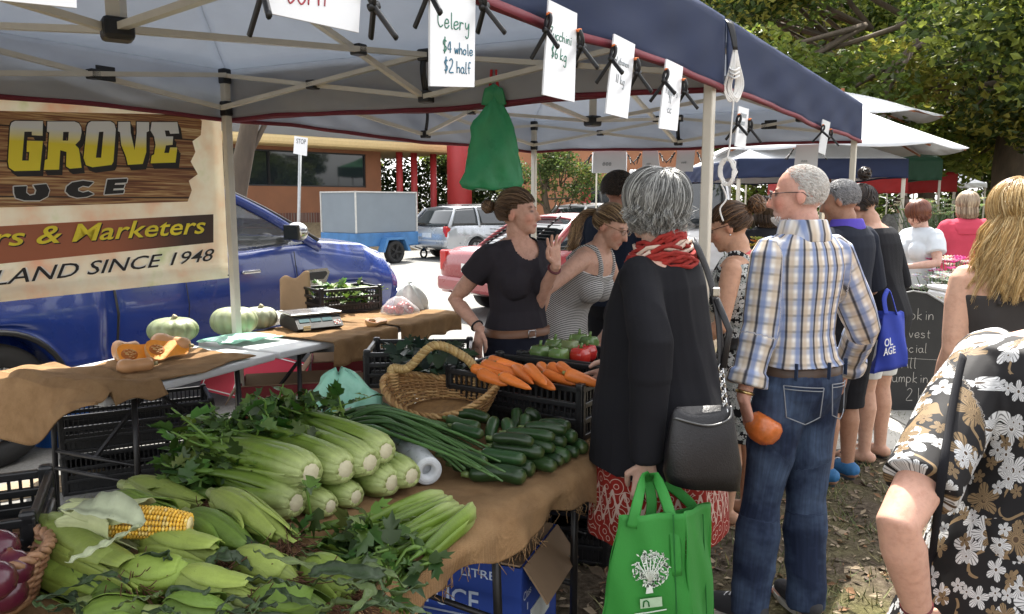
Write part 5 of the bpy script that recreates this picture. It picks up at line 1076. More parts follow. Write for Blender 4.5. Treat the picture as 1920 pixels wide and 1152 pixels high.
for i, (px, py, col, lab) in enumerate([(1012, 663, (.10, .17, .05), 'green striped squash left in the pepper crate'), (1048, 668, (.13, .22, .06), 'green squash in the front of the pepper crate'), (1068, 652, (.16, .2, .07), 'pale green pepper with an orange blush'), (1088, 668, (.5, .03, .02), 'shiny red pepper in the crate'), (1100, 662, (.45, .02, .02), 'red pepper nearest the black tunic'), (1085, 640, (.12, .2, .05), 'green pepper at the back of the crate'), (1040, 650, (.09, .15, .04), 'dark green pepper at the back of the crate'), (1105, 645, (.1, .18, .05), 'green pepper beside the grey haired shopper')]):
    p = gz(px, py, .95); t = thing('pepper', lab, 'vegetable', p, 0, 'peppers and squash in the crate'); mb = MB(); mb.lathe([(.001, -.035), (.022, -.04), (.04, -.02), (.043, .01), (.035, .033), (.012, .036), (.001, .028)], 28, Matrix.Translation(p), 0, col, lobe=lambda a, z: 1+.09*math.cos(4*a)); mb.build('flesh', PEP, t, True); mb = MB(); mb.tube([p+V((0, 0, .028)), p+V((.006, 0, .058))], [.008, .006], 7, col=(.1, .18, .04)); mb.build('stalk', PEP, t, True)
mb = MB(); rnd = random.Random(31)
for i in range(150): p = gz(rnd.uniform(742, 860), rnd.uniform(655, 700), rnd.uniform(.84, .96)); lobeleaf(mb, p, V((rnd.gauss(0, 1), rnd.gauss(0, 1), rnd.gauss(.4, .5))), V((rnd.gauss(0, .5), rnd.gauss(0, .5), 1)), rnd.uniform(.05, .11), rnd.choice([(.015, .035, .018), (.02, .05, .02), (.01, .022, .012)]), rnd)
mb.solo('kale', CELL, 'dark green kale bunched in a crate behind the wicker basket', 'vegetable')
# red onions in a small basket
oc = gz(2, 1128, .77); ob = thing('onion_basket', 'wicker basket of red onions at the lower left corner', 'basket', oc)
def oshape(t, a): r = .75+.25*t; return oc+V((math.cos(a)*.15*r-.045, math.sin(a)*.13*r-.02, .012+t*.105)), V((math.cos(a), math.sin(a), 0))
mb = MB(); weave(mb, oshape, 14, 24, .0052, [(.30, .15, .08), (.22, .10, .05), (.36, .20, .11)], 9)
for k in range(2): mb.tube([oshape(1, a)[0]+oshape(1, a)[1]*(.008*math.sin(a*18+k*3.1))+V((0, 0, .007*math.cos(a*18+k*3.1))) for a in [2*PI*i/100 for i in range(100)]], .007, 6, col=(.32, .17, .09), closed=True)
mb.build('bowl', WICK, ob, True); mb = MB(); mb.tube([oc+V((-.045, -.02, .004)), oc+V((-.045, -.02, .014))], [.12, .12], 24, col=(.25, .13, .06)); mb.build('floor', WICK, ob, True)
ONI = mat('red onion skin', None, .22, var=.35, vs=6, stretch=(1, 1, .15), spec=.6)
for i, (px, py, z, lab) in enumerate([(-4, 1030, .90, 'red onion highest in the basket'), (-12, 1090, .885, 'large shiny red onion at the front of the basket'), (22, 1068, .87, 'red onion on the right side of the basket'), (-30, 1050, .88, 'red onion at the left of the basket'), (10, 1112, .83, 'red onion low in the basket')]):
    p = gz(px, py, z); t = thing('red_onion', lab, 'vegetable', p, 0, 'red onions in the basket'); mb = MB(); mb.lathe([(.004, -.036), (.02, -.034), (.037, -.018), (.041, 0), (.036, .02), (.02, .034), (.007, .040), (.004, .046)], 26, Matrix.Translation(p), 0, [(.1, .03, .03)]+[(.075, .008, .022)]*5+[(.13, .03, .03), (.16, .07, .035)]); mb.build('bulb', ONI, t, True)
crate('black plastic crate at the left frame edge behind the onions', gz(-60, 1075, .76)+V((-.1, .0, 0)), crz-.55, .5, .36, .16, group='black crates on the front tables')
# stacked crates under the back table, board
k1 = gz(235, 912, 0); crate('lower of two stacked black crates beside the truck wheel', k1+V((0, .2, 0)), R(28), .8, .42, .23, group='black crates stacked by the truck'); crate('upper of two stacked black crates beside the truck wheel', k1+V((0, .2, .235)), R(28), .8, .42, .22, group='black crates stacked by the truck')
mb = MB(); p = gz(75, 850, 0); mb.lathe([(.16, 0), (.19, .3), (.2, .3), (.2, .32), (.17, .32), (.15, .02)], 30, Matrix.Translation(p+V((0, .25, 0)))); mb.solo('blue_tub', mat('blue plastic', (.02, .13, .5), .4), 'blue plastic tub behind the stacked crates', 'tub')
mb = MB(); a = gz(-60, 935, .02); b = gz(200, 893, .02); mb.bar(a, b, .22, .035, bev=.004); mb.solo('plank', WOODM, 'weathered plank on the ground at the left', 'plank')
# pumpkins and goods on the back table
PUM = mat('pumpkin skin', None, .42, var=.14, vs=14, bump=.08, bs=40)
def pumpkin(label, p, r, h, col, nl=11, dep=.09, M2=None, name='pumpkin'):
    t = thing(name, label, 'vegetable', p, 0); mb = MB(); prof = []
    for i in range(15): a = PI*i/14; prof.append((max(.001, r*math.sin(a)**.8*(1-.25*0)), h/2-h/2*math.cos(a)*1.0)); 
    prof = [(q, z - (h*.16*(1-q/r)**2 if z > h/2 else -h*.06*(1-q/r)**2)) for q, z in prof]; Mt = Matrix.Translation(p) @ (M2 or Matrix())
    n = 66; cs = []; rings = []
    for q, z in prof:
        ring = []
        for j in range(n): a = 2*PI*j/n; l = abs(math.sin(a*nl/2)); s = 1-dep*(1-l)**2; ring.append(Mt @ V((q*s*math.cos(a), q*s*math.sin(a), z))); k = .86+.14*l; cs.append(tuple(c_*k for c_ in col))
        rings.append(ring)
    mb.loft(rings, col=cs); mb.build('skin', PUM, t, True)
    mb = MB(); mb.tube([Mt @ V((0, 0, h*.78)), Mt @ V((.005, 0, h*.9)), Mt @ V((.02, .0, h*1.02))], [.02, .014, .017], 8, col=(.25, .22, .12)); mb.build('stalk', PUM, t, True); return t
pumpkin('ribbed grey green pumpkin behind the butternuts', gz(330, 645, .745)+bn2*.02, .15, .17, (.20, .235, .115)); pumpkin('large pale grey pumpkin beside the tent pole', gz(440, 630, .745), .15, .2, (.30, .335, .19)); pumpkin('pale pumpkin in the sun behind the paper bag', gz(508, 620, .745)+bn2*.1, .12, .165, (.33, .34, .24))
mb = MB(); p = gz(455, 590, .86)-V((0, .13, 0)); handwrite(mb, 'kg', gz(448, 608, .82)-V((.0, .08, 0)), V((1, 0, 0)), V((0, 0, 1)), V((0, -1, 0)), .014, .002, .002)
def butter(label, p0, p1, r1, r2, half=False, up=None):
    p0 = V(p0); p1 = V(p1); d = (p1-p0).normalized(); L = (p1-p0).length; t = thing('butternut_pumpkin', label, 'vegetable', p0, 0); mb = MB()
    fr = [0, .03, .1, .2, .32, .45, .6, .75, .88, .96, 1]; rr = [.2, .6, .88, 1, .97, .8, 0, 0, 0, 0, 0]; rad = []
    for f, q in zip(fr, rr): rad.append(r1*q if f < .5 else r2*(1 if f < .9 else .75 if f < .99 else .3))
    if not half: mb.tube([p0+d*(L*f) for f in fr], rad, 22, col=(.52, .27, .12)); mb.build('skin', PUM, t, True); mb = MB(); mb.tube([p1, p1+d*.02], [.012, .01], 7, col=(.3, .25, .12)); mb.build('stalk', PUM, t, True); return
    u = V(up).normalized(); u = (u-d*u.dot(d)).normalized(); s = d.cross(u); rings = []; n = 20
    for f, q in zip(fr, rad): rings.append([p0+d*(L*f)+s*(q*math.cos(PI+PI*j/n))+u*(q*math.sin(PI+PI*j/n)) for j in range(n+1)])
    mb.loft(rings, col=(.56, .32, .14)); mb.build('skin', PUM, t, True); mb = MB()
    L1 = [p0+d*(L*f)+s*(q*.97)+u*.001 for f, q in zip(fr, rad)]; L2 = [p0+d*(L*f)-s*(q*.97)+u*.001 for f, q in zip(fr, rad)]; nn_ = len(fr); mb.add(L1+L2, [(i, i+1, nn_+i+1, nn_+i) for i in range(nn_-1)], 0, False, (.85, .30, .025)); mb.build('cut_face', mat('pumpkin flesh', None, .4, var=.12, vs=40, bump=.1), t, True)
    mb = MB(); c = p0+d*(L*.24); mb.ell(c+u*.001, (r1*.6, r1*.5, .007), basis(d, s, u).to_3x3(), 20, 8, 0, (.42, .12, .015)); rn = random.Random(4)
    for i in range(30): a = rn.uniform(0, 6.28); q = rn.uniform(.2, .95); mb.ell(c+d*(math.cos(a)*r1*.55*q)+s*(math.sin(a)*r1*.45*q)+u*.007, (.007, .0045, .003), None, 6, 4, 0, (.6, .36, .14))
    mb.build('seeds', mat('pumpkin seeds', None, .5), t, True)
butter('whole butternut pumpkin at the left of the cut halves', gz(212, 662, .80), gz(262, 652, .81), .062, .042); butter('butternut pumpkin lying on its side in front of the grey pumpkin', gz(285, 640, .835), gz(356, 648, .815), .052, .040)
butter('halved butternut with orange flesh and seeds, on the left', gz(222, 668, .805), gz(305, 655, .805), .072, .052, True, (.15, -.8, .58)); butter('halved butternut with orange flesh, on the right', gz(275, 658, .82), gz(352, 650, .81), .070, .052, True, (.12, -.78, .62)); butter('pale butternut piece lying skin up at the table edge', gz(218, 690, .78), gz(288, 682, .78), .040, .034)
mb = MB(); g0 = gz(390, 648, .75); g1 = gz(515, 632, .75); gx = (g1-g0); wv = bn2*.2
mb.sheet(lambda u, v: g0+gx*u+wv*(v-.5)+V((0, 0, .012+.035*math.sin(PI*v)**.6*math.sin(PI*min(1, .08+u))**.5+.006*math.sin(u*21+v*9))), 26, 12, .002); mb.solo('produce_bags', PFILM, 'folded stack of pale green plastic bags on the pumpkin table', 'plastic bag')
mb = MB(); a = gz(472, 606, .80); b = gz(545, 592, .80); dd = (b-a).normalized(); Mr = basis(dd.cross(V((0, 0, 1))).normalized(), V((0, 0, 1)), dd*-1, a+dd*.0); Mr = basis(dd.cross(V((0, 0, 1))).normalized(), dd.cross(dd.cross(V((0, 0, 1))).normalized()), dd, a)
mb.lathe([(.018, .02), (.018, 0), (.05, 0), (.05, .3), (.018, .3), (.018, .02)], 36, Mr); mb.solo('paper_roll', mat('white paper roll', (.72, .73, .70), .6, var=.06), 'white roll standing between the pumpkin and the scale', 'roll')
# scale
sc = gz(610, 618, .75); sz = math.atan2(bdir.y, bdir.x)-.45; sct = thing('market_scale', 'black and steel market scale with a sloping key panel', 'scale', sc+bn2*.12, sz); SCB = mat('charcoal plastic', (.035, .035, .037), .45, var=.1)
mb = MB(); mb.prism([(-.13, .0), (-.17, .02), (-.10, .085), (.16, .085), (.18, .02), (.16, 0)], basis((0, 1, 0), (0, 0, 1), (1, 0, 0), (-.16, 0, .008)), .32); mb.build('housing', SCB, sct)
mb = MB(); mb.box((0, .03, .112), (.36, .26, .012), None, .005); mb.box((0, .03, .100), (.2, .14, .014)); mb.build('weighing_plate', CHROME, sct)
nrm = V((0, -.065, .07)).normalized(); pl0 = V((0, -.137, .056)); yy = V((0, .07, .065)).normalized(); Mp = basis((1, 0, 0), yy, (1, 0, 0) and V((1, 0, 0)).cross(yy), pl0)
mb = MB(); mb.box((0, 0, 0), (.30, .088, .006)); b_ = MB().join(mb, Mp); b_.build('key_panel', PBLK, sct)
mb = MB(); 
for x in (-.10, -.02, .06): mb.box((x, .022, .004), (.07, .028, .004))
MB().join(mb, Mp).build('display', mat('grey display glass', (.12, .19, .2), .1), sct); mb = MB()
for i in range(4):
    for j in range(3): mb.box((.105+i*.012, -.024+j*.013, .004), (.009, .009, .004), None, 0, 0, [(.6, .6, .58), (.5, .1, .08), (.6, .6, .58)][(i+j) % 3])
MB().join(mb, Mp).build('keys', VC, sct)
mb = MB(); mb.box((-.1, -.168, .03), (.05, .004, .03)); mb.build('sticker', mat('yellowed label', (.6, .52, .3), .6), sct)
KRAFT = mat('brown kraft paper', (.36, .235, .13), .8, var=.12, vs=8, bump=.3, bs=12); KB = mat('brown cardboard', (.27, .18, .11), .85, var=.15, vs=6, bump=.1)
mb = MB(); p = gz(578, 588, .75)+bn2*.12; e1 = V((.12, .03, 0)); mb.sheet(lambda u, v: p+e1*(2*u-1)*(1-.08*v)+V((-.02*v, .05*v, .26*v+.02*math.sin(u*9)*v+.05*v*u))+nd*(.03*math.sin(PI*u)*(1-v)), 12, 12, .004); mb.solo('paper_bag', KRAFT, 'brown paper bag standing behind the scale', 'bag')
crate('black crate of leafy greens behind the scale', gz(665, 585, .75)+bn2*.12, sz, .52, .36, .20); mb = MB(); rnd = random.Random(5); cpos = gz(665, 585, .75)+bn2*.12
for i in range(200): p = cpos+V((rnd.gauss(0, .12), rnd.gauss(0, .10), rnd.uniform(.05, .2))); lobeleaf(mb, p, V((rnd.gauss(0, 1), rnd.gauss(0, 1), rnd.gauss(.4, .5))), V((0, 0, 1)), rnd.uniform(.05, .09), rnd.choice([(.10, .2, .03), (.16, .26, .05), (.06, .12, .02)]), rnd)
mb.solo('lettuce', CELL, 'leafy green lettuce inside the crate behind the scale', 'vegetable')
TOM = mat('tomato skin', (.5, .04, .03), .25, var=.1); CLB = mat('clear plastic film', (.75, .76, .78), .1, var=.1, bump=.8, bs=18, see=.78)
tp = gz(748, 590, .75); rnd = random.Random(3)
for i in range(9): p = tp+V((rnd.uniform(-.10, .08), rnd.uniform(-.05, .08), .034+.03*(i > 5))); mb = MB(); mb.ell(p, (.034, .034, .03), None, 16, 10); mb.solo('tomato', TOM, 'ripe tomato inside the clear bag at the far table end', 'vegetable', 'tomatoes in the bag')
mb = MB(); mb.sheet(lambda u, v: tp+V((math.cos(2*PI*u)*(.125*(1-v**2)+.02)*(1+.2*math.sin(9*u*2*PI)*v+.1*math.sin(5*u*2*PI+v*6)), .02+math.sin(2*PI*u)*(.09*(1-v**2)+.02), .002+.14*v)), 40, 10, .001); mb.solo('tomato_bag', CLB, 'clear plastic bag of tomatoes on the far hessian', 'plastic bag')
mb = MB(); tq = gz(790, 583, .75)+bn2*.1; mb.sheet(lambda u, v: tq+V((math.cos(2*PI*u)*(.10*(1-v**3)+.02)*(1+.2*math.sin(7*u*2*PI+v*5)), math.sin(2*PI*u)*.09, .002+.22*v)), 40, 10, .001); mb.solo('carrier_bag', mat('white plastic film', (.75, .77, .76), .25, bump=.5, bs=20, trans=.3), 'crumpled white carrier bag beside the tomatoes', 'plastic bag')
butter('cut orange pumpkin piece beside the scale', gz(690, 603, .79), gz(722, 598, .785), .05, .04, True, (0, -.4, .9))
# cartons
def carton(label, c, rz, w, d, h, m, words, flaps=True, inkm=None, group=None):
    t = thing('carton', label, 'box', c, rz, group); mb = MB()
    for s in (1, -1): mb.box((0, s*(d/2-.004), h/2), (w, .008, h), None, .002); mb.box((s*(w/2-.004), 0, h/2), (.008, d-.018, h), None, .002)
    mb.box((0, 0, .006), (w-.02, d-.02, .008)); mb.build('wall', m, t)
    if flaps:
        for s, tiltv in ((1, .5), (-1, .25)): mb = MB(); Rr = Matrix.Rotation(s*tiltv, 3, 'X'); mb.box(V((0, s*(d/2-.01), h+.004))+Rr @ V((0, -s*d*.22, 0)), (w-.02, d*.44, .006), Rr); mb.build('flap', KB, t)
        for s in (1, -1): mb = MB(); Rr = Matrix.Rotation(s*.95, 3, 'Y'); mb.box(V((s*(w/2+.004), 0, h+.004))+Rr @ V((s*.07, 0, 0)), (.14, d-.02, .006), Rr); mb.build('flap', KB, t)
    for txt, face, x0, x1, z0, z1 in words:
        mb = MB(); 
        if face == 'f': q = [(x0, -d/2, z0), (x1, -d/2, z0), (x1, -d/2, z1), (x0, -d/2, z1)]; n = (0, -1, 0)
        else: q = [(w/2, x0, z0), (w/2, x1, z0), (w/2, x1, z1), (w/2, x0, z1)]; n = (1, 0, 0)
        text_quad(mb, txt, q, n, .002, 0, 0, .01); mb.build('lettering', inkm or CARD, t)
    return t
BLUEC = mat('blue printed carton', (.012, .045, .26), .6, var=.08, vs=3); REDB = mat('dark red printed carton', (.20, .015, .02), .65, var=.1, vs=3); BCW = mat('pale blue print', (.45, .52, .66), .6)
cn = gz(978, 1068, .43); cl = V((-.93, .35, 0)).normalized(); cr_ = V((.35, .93, 0)); w_, d_ = .56, .38; ctr = cn+cl*w_/2+cr_*d_/2
bx = carton('blue lettuce carton with open flaps on the ground under the table', (ctr.x, ctr.y, 0), math.atan2(-cl.y, -cl.x), w_, d_, .43, BLUEC, [('LETTUCE', 'f', -.22, .13, .255, .325), ('30 LITRE', 'f', .0, .19, .375, .405), ('LE', 's', -.12, -.06, .36, .41), ('CE', 's', .07, .13, .36, .41), ('Class', 's', -.175, -.10, .31, .34), ('1', 's', -.14, -.13, .265, .29)], True, BCW)
mb = MB(); mb.box((w_/2+.001, 0, .20), (.003, .2, .09)); mb.build('label_panel', mat('pale card panel', (.5, .52, .5), .7), bx); mb = MB(); mb.box((-.06, -d_/2-.001, .235), (.36, .003, .006)); mb.build('rule', BCW, bx); mb = MB(); mb.tube([V((w_/2+.003, .0+.045*math.cos(a), .395+.02*math.sin(a))) for a in [2*PI*i/16 for i in range(16)]], .008, 6, closed=True); mb.build('hand_hole', PBLK, bx)
mb = MB()
for k in range(5): mb.tube(spline([V((.0+.02*math.sin(k), -d_/2-.003, .12)), V((-.02+.05*math.sin(k*1.3), -d_/2-.003, .16+.01*k)), V((.05*math.cos(k*2), -d_/2-.003, .19))], 4), .0025, 5)
mb.build('emblem', BCW, bx)
BKC = gz(1085, 1062, 0); crate('lower of two stacked black crates on the grass under the table', BKC+V((.02, .25, 0)), crz+.3, .46, .36, .24, group='black crates under the front table'); crate('upper of two stacked black crates under the front table', BKC+V((.02, .25, .25)), crz+.3, .46, .36, .22, group='black crates under the front table')
def redbox(px, py, z, rz, w, d, h, lab, words, m=None): p = gz(px, py, z); return carton(lab, p, rz, w, d, h, m or REDB, words, True, mat('pale red print', (.45, .2, .18), .7), 'red lettuce cartons behind the front table')
sup = thing('pallet', 'timber pallet on the ground behind the front table', 'pallet', st(.35, 1.35, 0), crz)
mb = MB()
for i in range(7): mb.box((-.6+i*.2, 0, .11), (.15, .8, .02), None, .003)
for y in (-.35, 0, .35): mb.box((0, y, .05), (1.35, .09, .10), None, .003)
mb.build('boards', WOODM, sup)
e = math.atan2(ud.y, ud.x)-.75
redbox(545, 805, .13, e, .58, .38, .34, 'dark red lettuce carton in front, below the back tables', [('LETTUCE', 'f', -.17, .17, .22, .28)]); redbox(662, 752, .13, e, .58, .38, .34, 'dark red lettuce carton with a tall brown flap near the basket', [('LETT', 'f', -.16, .06, .20, .27)]); redbox(700, 790, .13, e+.05, .5, .36, .30, 'brown topped carton behind the wicker basket', [], KB)
SGN = mat('bright red printed board', (.5, .025, .06), .5, var=.05)
for px, py, sx, lab in ((405, 690, .22, 'red printed board leaning behind the table leg'), (478, 695, .26, 'bright red printed board with a white border under the pumpkin table')):
    p = gz(px, py+40, .2)+V((0, .35, 0)); t = thing('printed_board', lab, 'board', p, 0); mb = MB(); M_ = Matrix.Translation(p) @ Matrix.Rotation(.35, 4, 'Z') @ Matrix.Rotation(R(62), 4, 'X') @ Matrix.Rotation(-.35, 4, 'Z'); mb.prism([(-sx, -.15), (sx, -.15), (sx, .22), (-sx, .22)], M_, .006); mb.build('panel', SGN, t, True); mb = MB()
    for a, b in (((-sx+.02, -.13), (sx-.02, -.13)), ((sx-.02, -.13), (sx-.02, .2)), ((sx-.02, .2), (-sx+.02, .2)), ((-sx+.02, .2), (-sx+.02, -.13))): mb.bar(M_ @ V((*a, .008)), M_ @ V((*b, .008)), .008, .003, M_.to_3x3() @ V((0, 0, 1)))
    mb.build('border', CARD, t, True)
# ---------------------------------------------------------------- people
def vox(mb, size, smooth=4, fold=None, seed=0):
    me = bpy.data.meshes.new('v'); me.from_pydata(mb.v, [], mb.f); o = bpy.data.objects.new('v', me); COL.objects.link(o)
    m = o.modifiers.new('r', 'REMESH'); m.mode = 'VOXEL'; m.voxel_size = size
    if smooth: s = o.modifiers.new('s', 'SMOOTH'); s.factor = .5; s.iterations = smooth
    bpy.context.view_layer.update(); dg = bpy.context.evaluated_depsgraph_get(); r = bpy.data.meshes.new_from_object(o.evaluated_get(dg)); bpy.data.objects.remove(o); bpy.data.meshes.remove(me)
    n = len(r.vertices); P = np.empty(n*3); r.vertices.foreach_get('co', P); P = P.reshape(-1, 3)
    if fold:
        N = np.empty(n*3); r.vertices.foreach_get('normal', N); N = N.reshape(-1, 3); amp, fr = fold[0], np.array(fold[1])
        w = vnoise(P*2.7, seed+5)[:, None]*np.array([[.6, .6, .9]]); q = (P+w*.12)*fr
        d = (1-np.abs(vnoise(q, seed)))**2*1.3-.8 + .45*vnoise(q*2.3, seed+2); P = P+N*(d*amp)[:, None]; r.vertices.foreach_set('co', P.ravel())
    r.polygons.foreach_set('use_smooth', [True]*len(r.polygons)); r.update(); return r, P
def setattrs(me, col=None, puv=None):
    if col is not None:
        a = me.color_attributes.new('Col', 'FLOAT_COLOR', 'POINT'); a.data.foreach_set('color', np.concatenate([col, np.ones((len(col), 1))], 1).astype(np.float32).ravel())
    if puv is not None: a = me.attributes.new('puv', 'FLOAT_VECTOR', 'POINT'); a.data.foreach_set('vector', puv.astype(np.float32).ravel())
def link(me, name, m, parent, label=None):
    me.name = name; me.materials.clear(); me.materials.append(m); o = bpy.data.objects.new(name, me); COL.objects.link(o); o.parent = parent
    if label: o['label'] = label
    return o
SKIN = NT('skin'); _c = SKIN.coord(); _a = SKIN.new('Attribute', attribute_name='Col').outputs['Color']
SKIN.bump(SKIN.noise(_c, 260, 3), .12, .002)
SKIN = SKIN.out(SKIN.mix(1, _a, SKIN.ramp(SKIN.noise(_c, 38, 8, .75), [(.3, (.80, .72, .69)), (.5, (.97, .95, .95)), (.72, (1.10, 1.05, 1.02))]), 'MULTIPLY'), .55, spec=.3, Subsurface_Weight=.12, Subsurface_Radius=(.01, .004, .002), Subsurface_Scale=1.0)
HAIRM = NT('hair'); _a = HAIRM.new('Attribute', attribute_name='Col').outputs['Color']; HAIRM = HAIRM.out(_a, .38, spec=.45)
def cloth(name, col=None, var=.12, vs=6, bump=.15, rough=.85, **k): return mat(name, col, rough, var=var, vs=vs, bump=bump, bs=300, spec=.2, **k)
DENIM = m_denim()
TORSO = [(.78, .15, .105, -.01), (.86, .176, .122, -.012), (.92, .178, .125, -.014), (1.0, .163, .112, -.004), (1.08, .145, .10, 0), (1.16, .15, .105, .002), (1.25, .168, .115, .004), (1.33, .176, .112, 0), (1.395, .168, .092, -.006), (1.435, .125, .068, -.010), (1.46, .065, .056, -.008)]
class Person:
    def __init__(s, label, loc, face, H=1.68, girth=1.0, lean=0, side=0, head=(0, 0, 0), skin=(.50, .30, .21), group=None, female=True, twist=0, sx=1.0, hs=1.0):
        s.rz = math.atan2(-face[0], face[1]); s.k = H/1.70; s.g = girth; s.root = thing('person', label, 'person', (loc[0], loc[1], 0), s.rz, group)
        s.M = ROOTM[s.root.name]; s.Mi = s.M.inverted(); s.lean = lean; s.side = side; s.head = head; s.skin = skin; s.fem = female; s.twist = twist; s.seed = int(abs(loc[0]*97+loc[1]*31)); s.sx = sx; s.hs = hs
    def T(s, p):      # bend of the spine about the hips
        p = V(p)*s.k; h = .93*s.k
        if p.z > h-.1*s.k:
            f = sstep(h-.1*s.k, h+.28*s.k, p.z); q = V((p.x, p.y, p.z-h)); q = Matrix.Rotation(s.twist*f, 3, 'Z') @ q; q = Matrix.Rotation(-s.lean*f, 3, 'X') @ q; q = Matrix.Rotation(s.side*f, 3, 'Y') @ q; p = V((q.x, q.y, q.z+h))
        return p
    def Hd(s, p):     # a point of the head, in head coordinates (origin at the skull's centre, y to the face)
        yaw, pit, roll = s.head; q = V(p)*s.hs+V((0, .0, .115)); q = Matrix.Rotation(yaw, 3, 'Z') @ Matrix.Rotation(-pit, 3, 'X') @ Matrix.Rotation(roll, 3, 'Y') @ q; return s.T(q+V((0, .012, 1.475)))
    def L(s, w): return s.Mi @ V(w)
    def ringT(s, z, rx, ry, yo, n=30, e=2.4):
        o = []
        for j in range(n):
            a = 2*PI*j/n; c, si = math.cos(a), math.sin(a); o.append(s.T((s.sx*rx*abs(c)**(2/e)*math.copysign(1, c), yo+ry*abs(si)**(2/e)*math.copysign(1, si), z)))
        return o
    def torso(s, mb, sec, infl=0, n=30): mb.loft([s.ringT(z, rx*(s.g if z < 1.40 else 1)+infl, ry*(s.g if z < 1.40 else 1)+infl, yo, n) for z, rx, ry, yo in sec])
    def joints(s, arms, legs=None):
        s.sh = {}; s.arm = arms
        for k in (-1, 1): s.sh[k] = s.T((k*s.sx*(.168 if s.fem else .182), -.008, 1.375))
        s.legs = {}
        for k in (-1, 1):
            d = (legs or {}).get(k, {}); hip = V((k*s.sx*.088*min(1.15, s.g), -.01, .88))*s.k; an = V(d.get('foot', (k*.10, -.01, .075)))*1; kn = V(d['knee']) if 'knee' in d else lerp(hip, an, .53)+V((0, .02, 0)); s.legs[k] = (hip, kn, an, d.get('dir', (k*.12, 1, 0)))
    def hand(s, mb, k, wrist, d, pn, curl=.5, thumb=.5, size=1.0, spread=.10):     # d fingers, pn palm normal
        d = V(d).normalized(); pn = V(pn); pn = (pn-d*pn.dot(d)).normalized(); x = d.cross(pn)*k     # x towards the thumb side
        z = size*s.k; W_ = V(wrist); mb.loft([[W_+d*(t*z)+x*(math.cos(a)*w*z)+pn*(math.sin(a)*h*z) for a in [2*PI*i/14 for i in range(14)]] for t, w, h in ((-.02, .026, .019), (.0, .028, .019), (.03, .036, .016), (.06, .040, .015), (.085, .040, .013), (.095, .036, .010))])
        for i, (o, ln) in enumerate(((.029, .070), (.010, .078), (-.010, .073), (-.028, .058))):
            p = W_+d*(.084*z)+x*(o*z); dd = (d+x*(o*spread/.02)).normalized(); P = [p-d*.012*z]; a = curl*(.55+.12*i)
            for f in (.46, .30, .24): P.append(P[-1]+(.012*z*d if len(P) == 1 else V((0, 0, 0)))*0+dd*(ln*f*z)*(1.15 if f > .4 else 1)); dd = Matrix.Rotation(0, 3, 'X') @ dd; ax = dd.cross(pn); dd = Matrix.Rotation(a, 3, ax) @ dd
            mb.limb(P, [.0098*z, .0092*z, .0084*z, .0072*z], 8)
        p = W_+d*(.022*z)+x*(.026*z); q = (x*.75+d*.65+pn*.35*thumb).normalized(); e = p+q*(.042*z); mb.limb([p, e, e+(d*.85+x*.25*(1-thumb)+pn*.5*thumb).normalized()*(.034*z), e+(d*.9+pn*.6*thumb).normalized()*(.056*z)], [.013*z, .0115*z, .010*z, .008*z], 8)
    def body(s, voxel=.006, hands=None, bust=.0, hair=None, lips=True, scalp=None):
        g = s.g; k_ = s.k; mb = MB(); s.torso(mb, TORSO)
        if bust:
            for q in (-1, 1): mb.ell(s.T((q*.078, .082*g, 1.245)), (.072, .062, .072))
        mb.limb([s.T((0, -.012, 1.40)), s.T((0, -.002, 1.46)), s.Hd((0, -.018, -.085))], [.066, .057, .055], 16)
        hd = lambda c, r: mb.loft([[s.Hd((c[0]+r[0]*math.sin(PI*i/11)*math.cos(2*PI*j/20), c[1]+r[1]*math.sin(PI*i/11)*math.sin(2*PI*j/20), c[2]+r[2]*math.cos(PI*i/11))) for j in range(20)] for i in range(1, 11)])
        hd((0, -.012, .025), (.077, .098, .092)); hd((0, .030, -.025), (.064, .068, .085)); hd((0, .045, -.078), (.042, .045, .036)); hd((0, .072, -.098), (.022, .018, .016))
        for q in (-1, 1): hd((q*.034, .062, -.030), (.024, .024, .026)); hd((q*.080, -.012, -.012), (.008, .020, .030)); hd((q*.030, .080, .022), (.022, .010, .007))
        mb.tube([s.Hd((0, .088, .016)), s.Hd((0, .105, -.018)), s.Hd((0, .112, -.034)), s.Hd((0, .090, -.044))], [.0085, .0115, .0165, .010], 10); hd((0, .090, -.066), (.020, .008, .0055)); hd((0, .088, -.074), (.018, .008, .006))
        for q in (-1, 1):
            e, w = s.arm[q]; ax = 1 if s.g < 1.12 else 1.12; ax = ax if ax < 1.1 else 1.32; mb.limb([s.sh[q]-V((q*.01, 0, 0)), lerp(s.sh[q], e, .3), lerp(s.sh[q], e, .8), e, lerp(e, w, .25), lerp(e, w, .7), w], [r*k_*ax for r in (.055/max(1, ax*.9), .050, .043, .038, .040, .031, .025)], 16)
            hip, kn, an, fd_ = s.legs[q]; mb.limb([hip, lerp(hip, kn, .3), lerp(hip, kn, .8), kn, lerp(kn, an, .28)+V((0, -.012, 0)), lerp(kn, an, .65)+V((0, -.004, 0)), an], [r*k_*(.4+.6*s.g) for r in (.095, .084, .062, .055, .056, .042, .034)], 18)
            f = V(fd_).normalized(); b = V((an.x, an.y, 0)); mb.limb([b+V((0, 0, .045))-f*.035, b+V((0, 0, .042))+f*.06, b+V((0, 0, .026))+f*.15], [.036*k_, .036*k_, .024*k_], 14); mb.limb([an, b+V((0, 0, .05))], [.035*k_, .036*k_], 12)
            x = f.cross(V((0, 0, 1)))
            for i in range(5): o = (-.03+.015*i)*q*-1; tp_ = b+f*(.165+.012*math.sin(i*1.2)+(.025 if (i == 0) else .022-.011*i))+x*(o*-1)*1; mb.limb([b+f*.13+x*(-o)+V((0, 0, .018)), tp_+V((0, 0, .013))], [.012, .0095 if i else .0125], 8)
        me, P = vox(mb, voxel, 3)
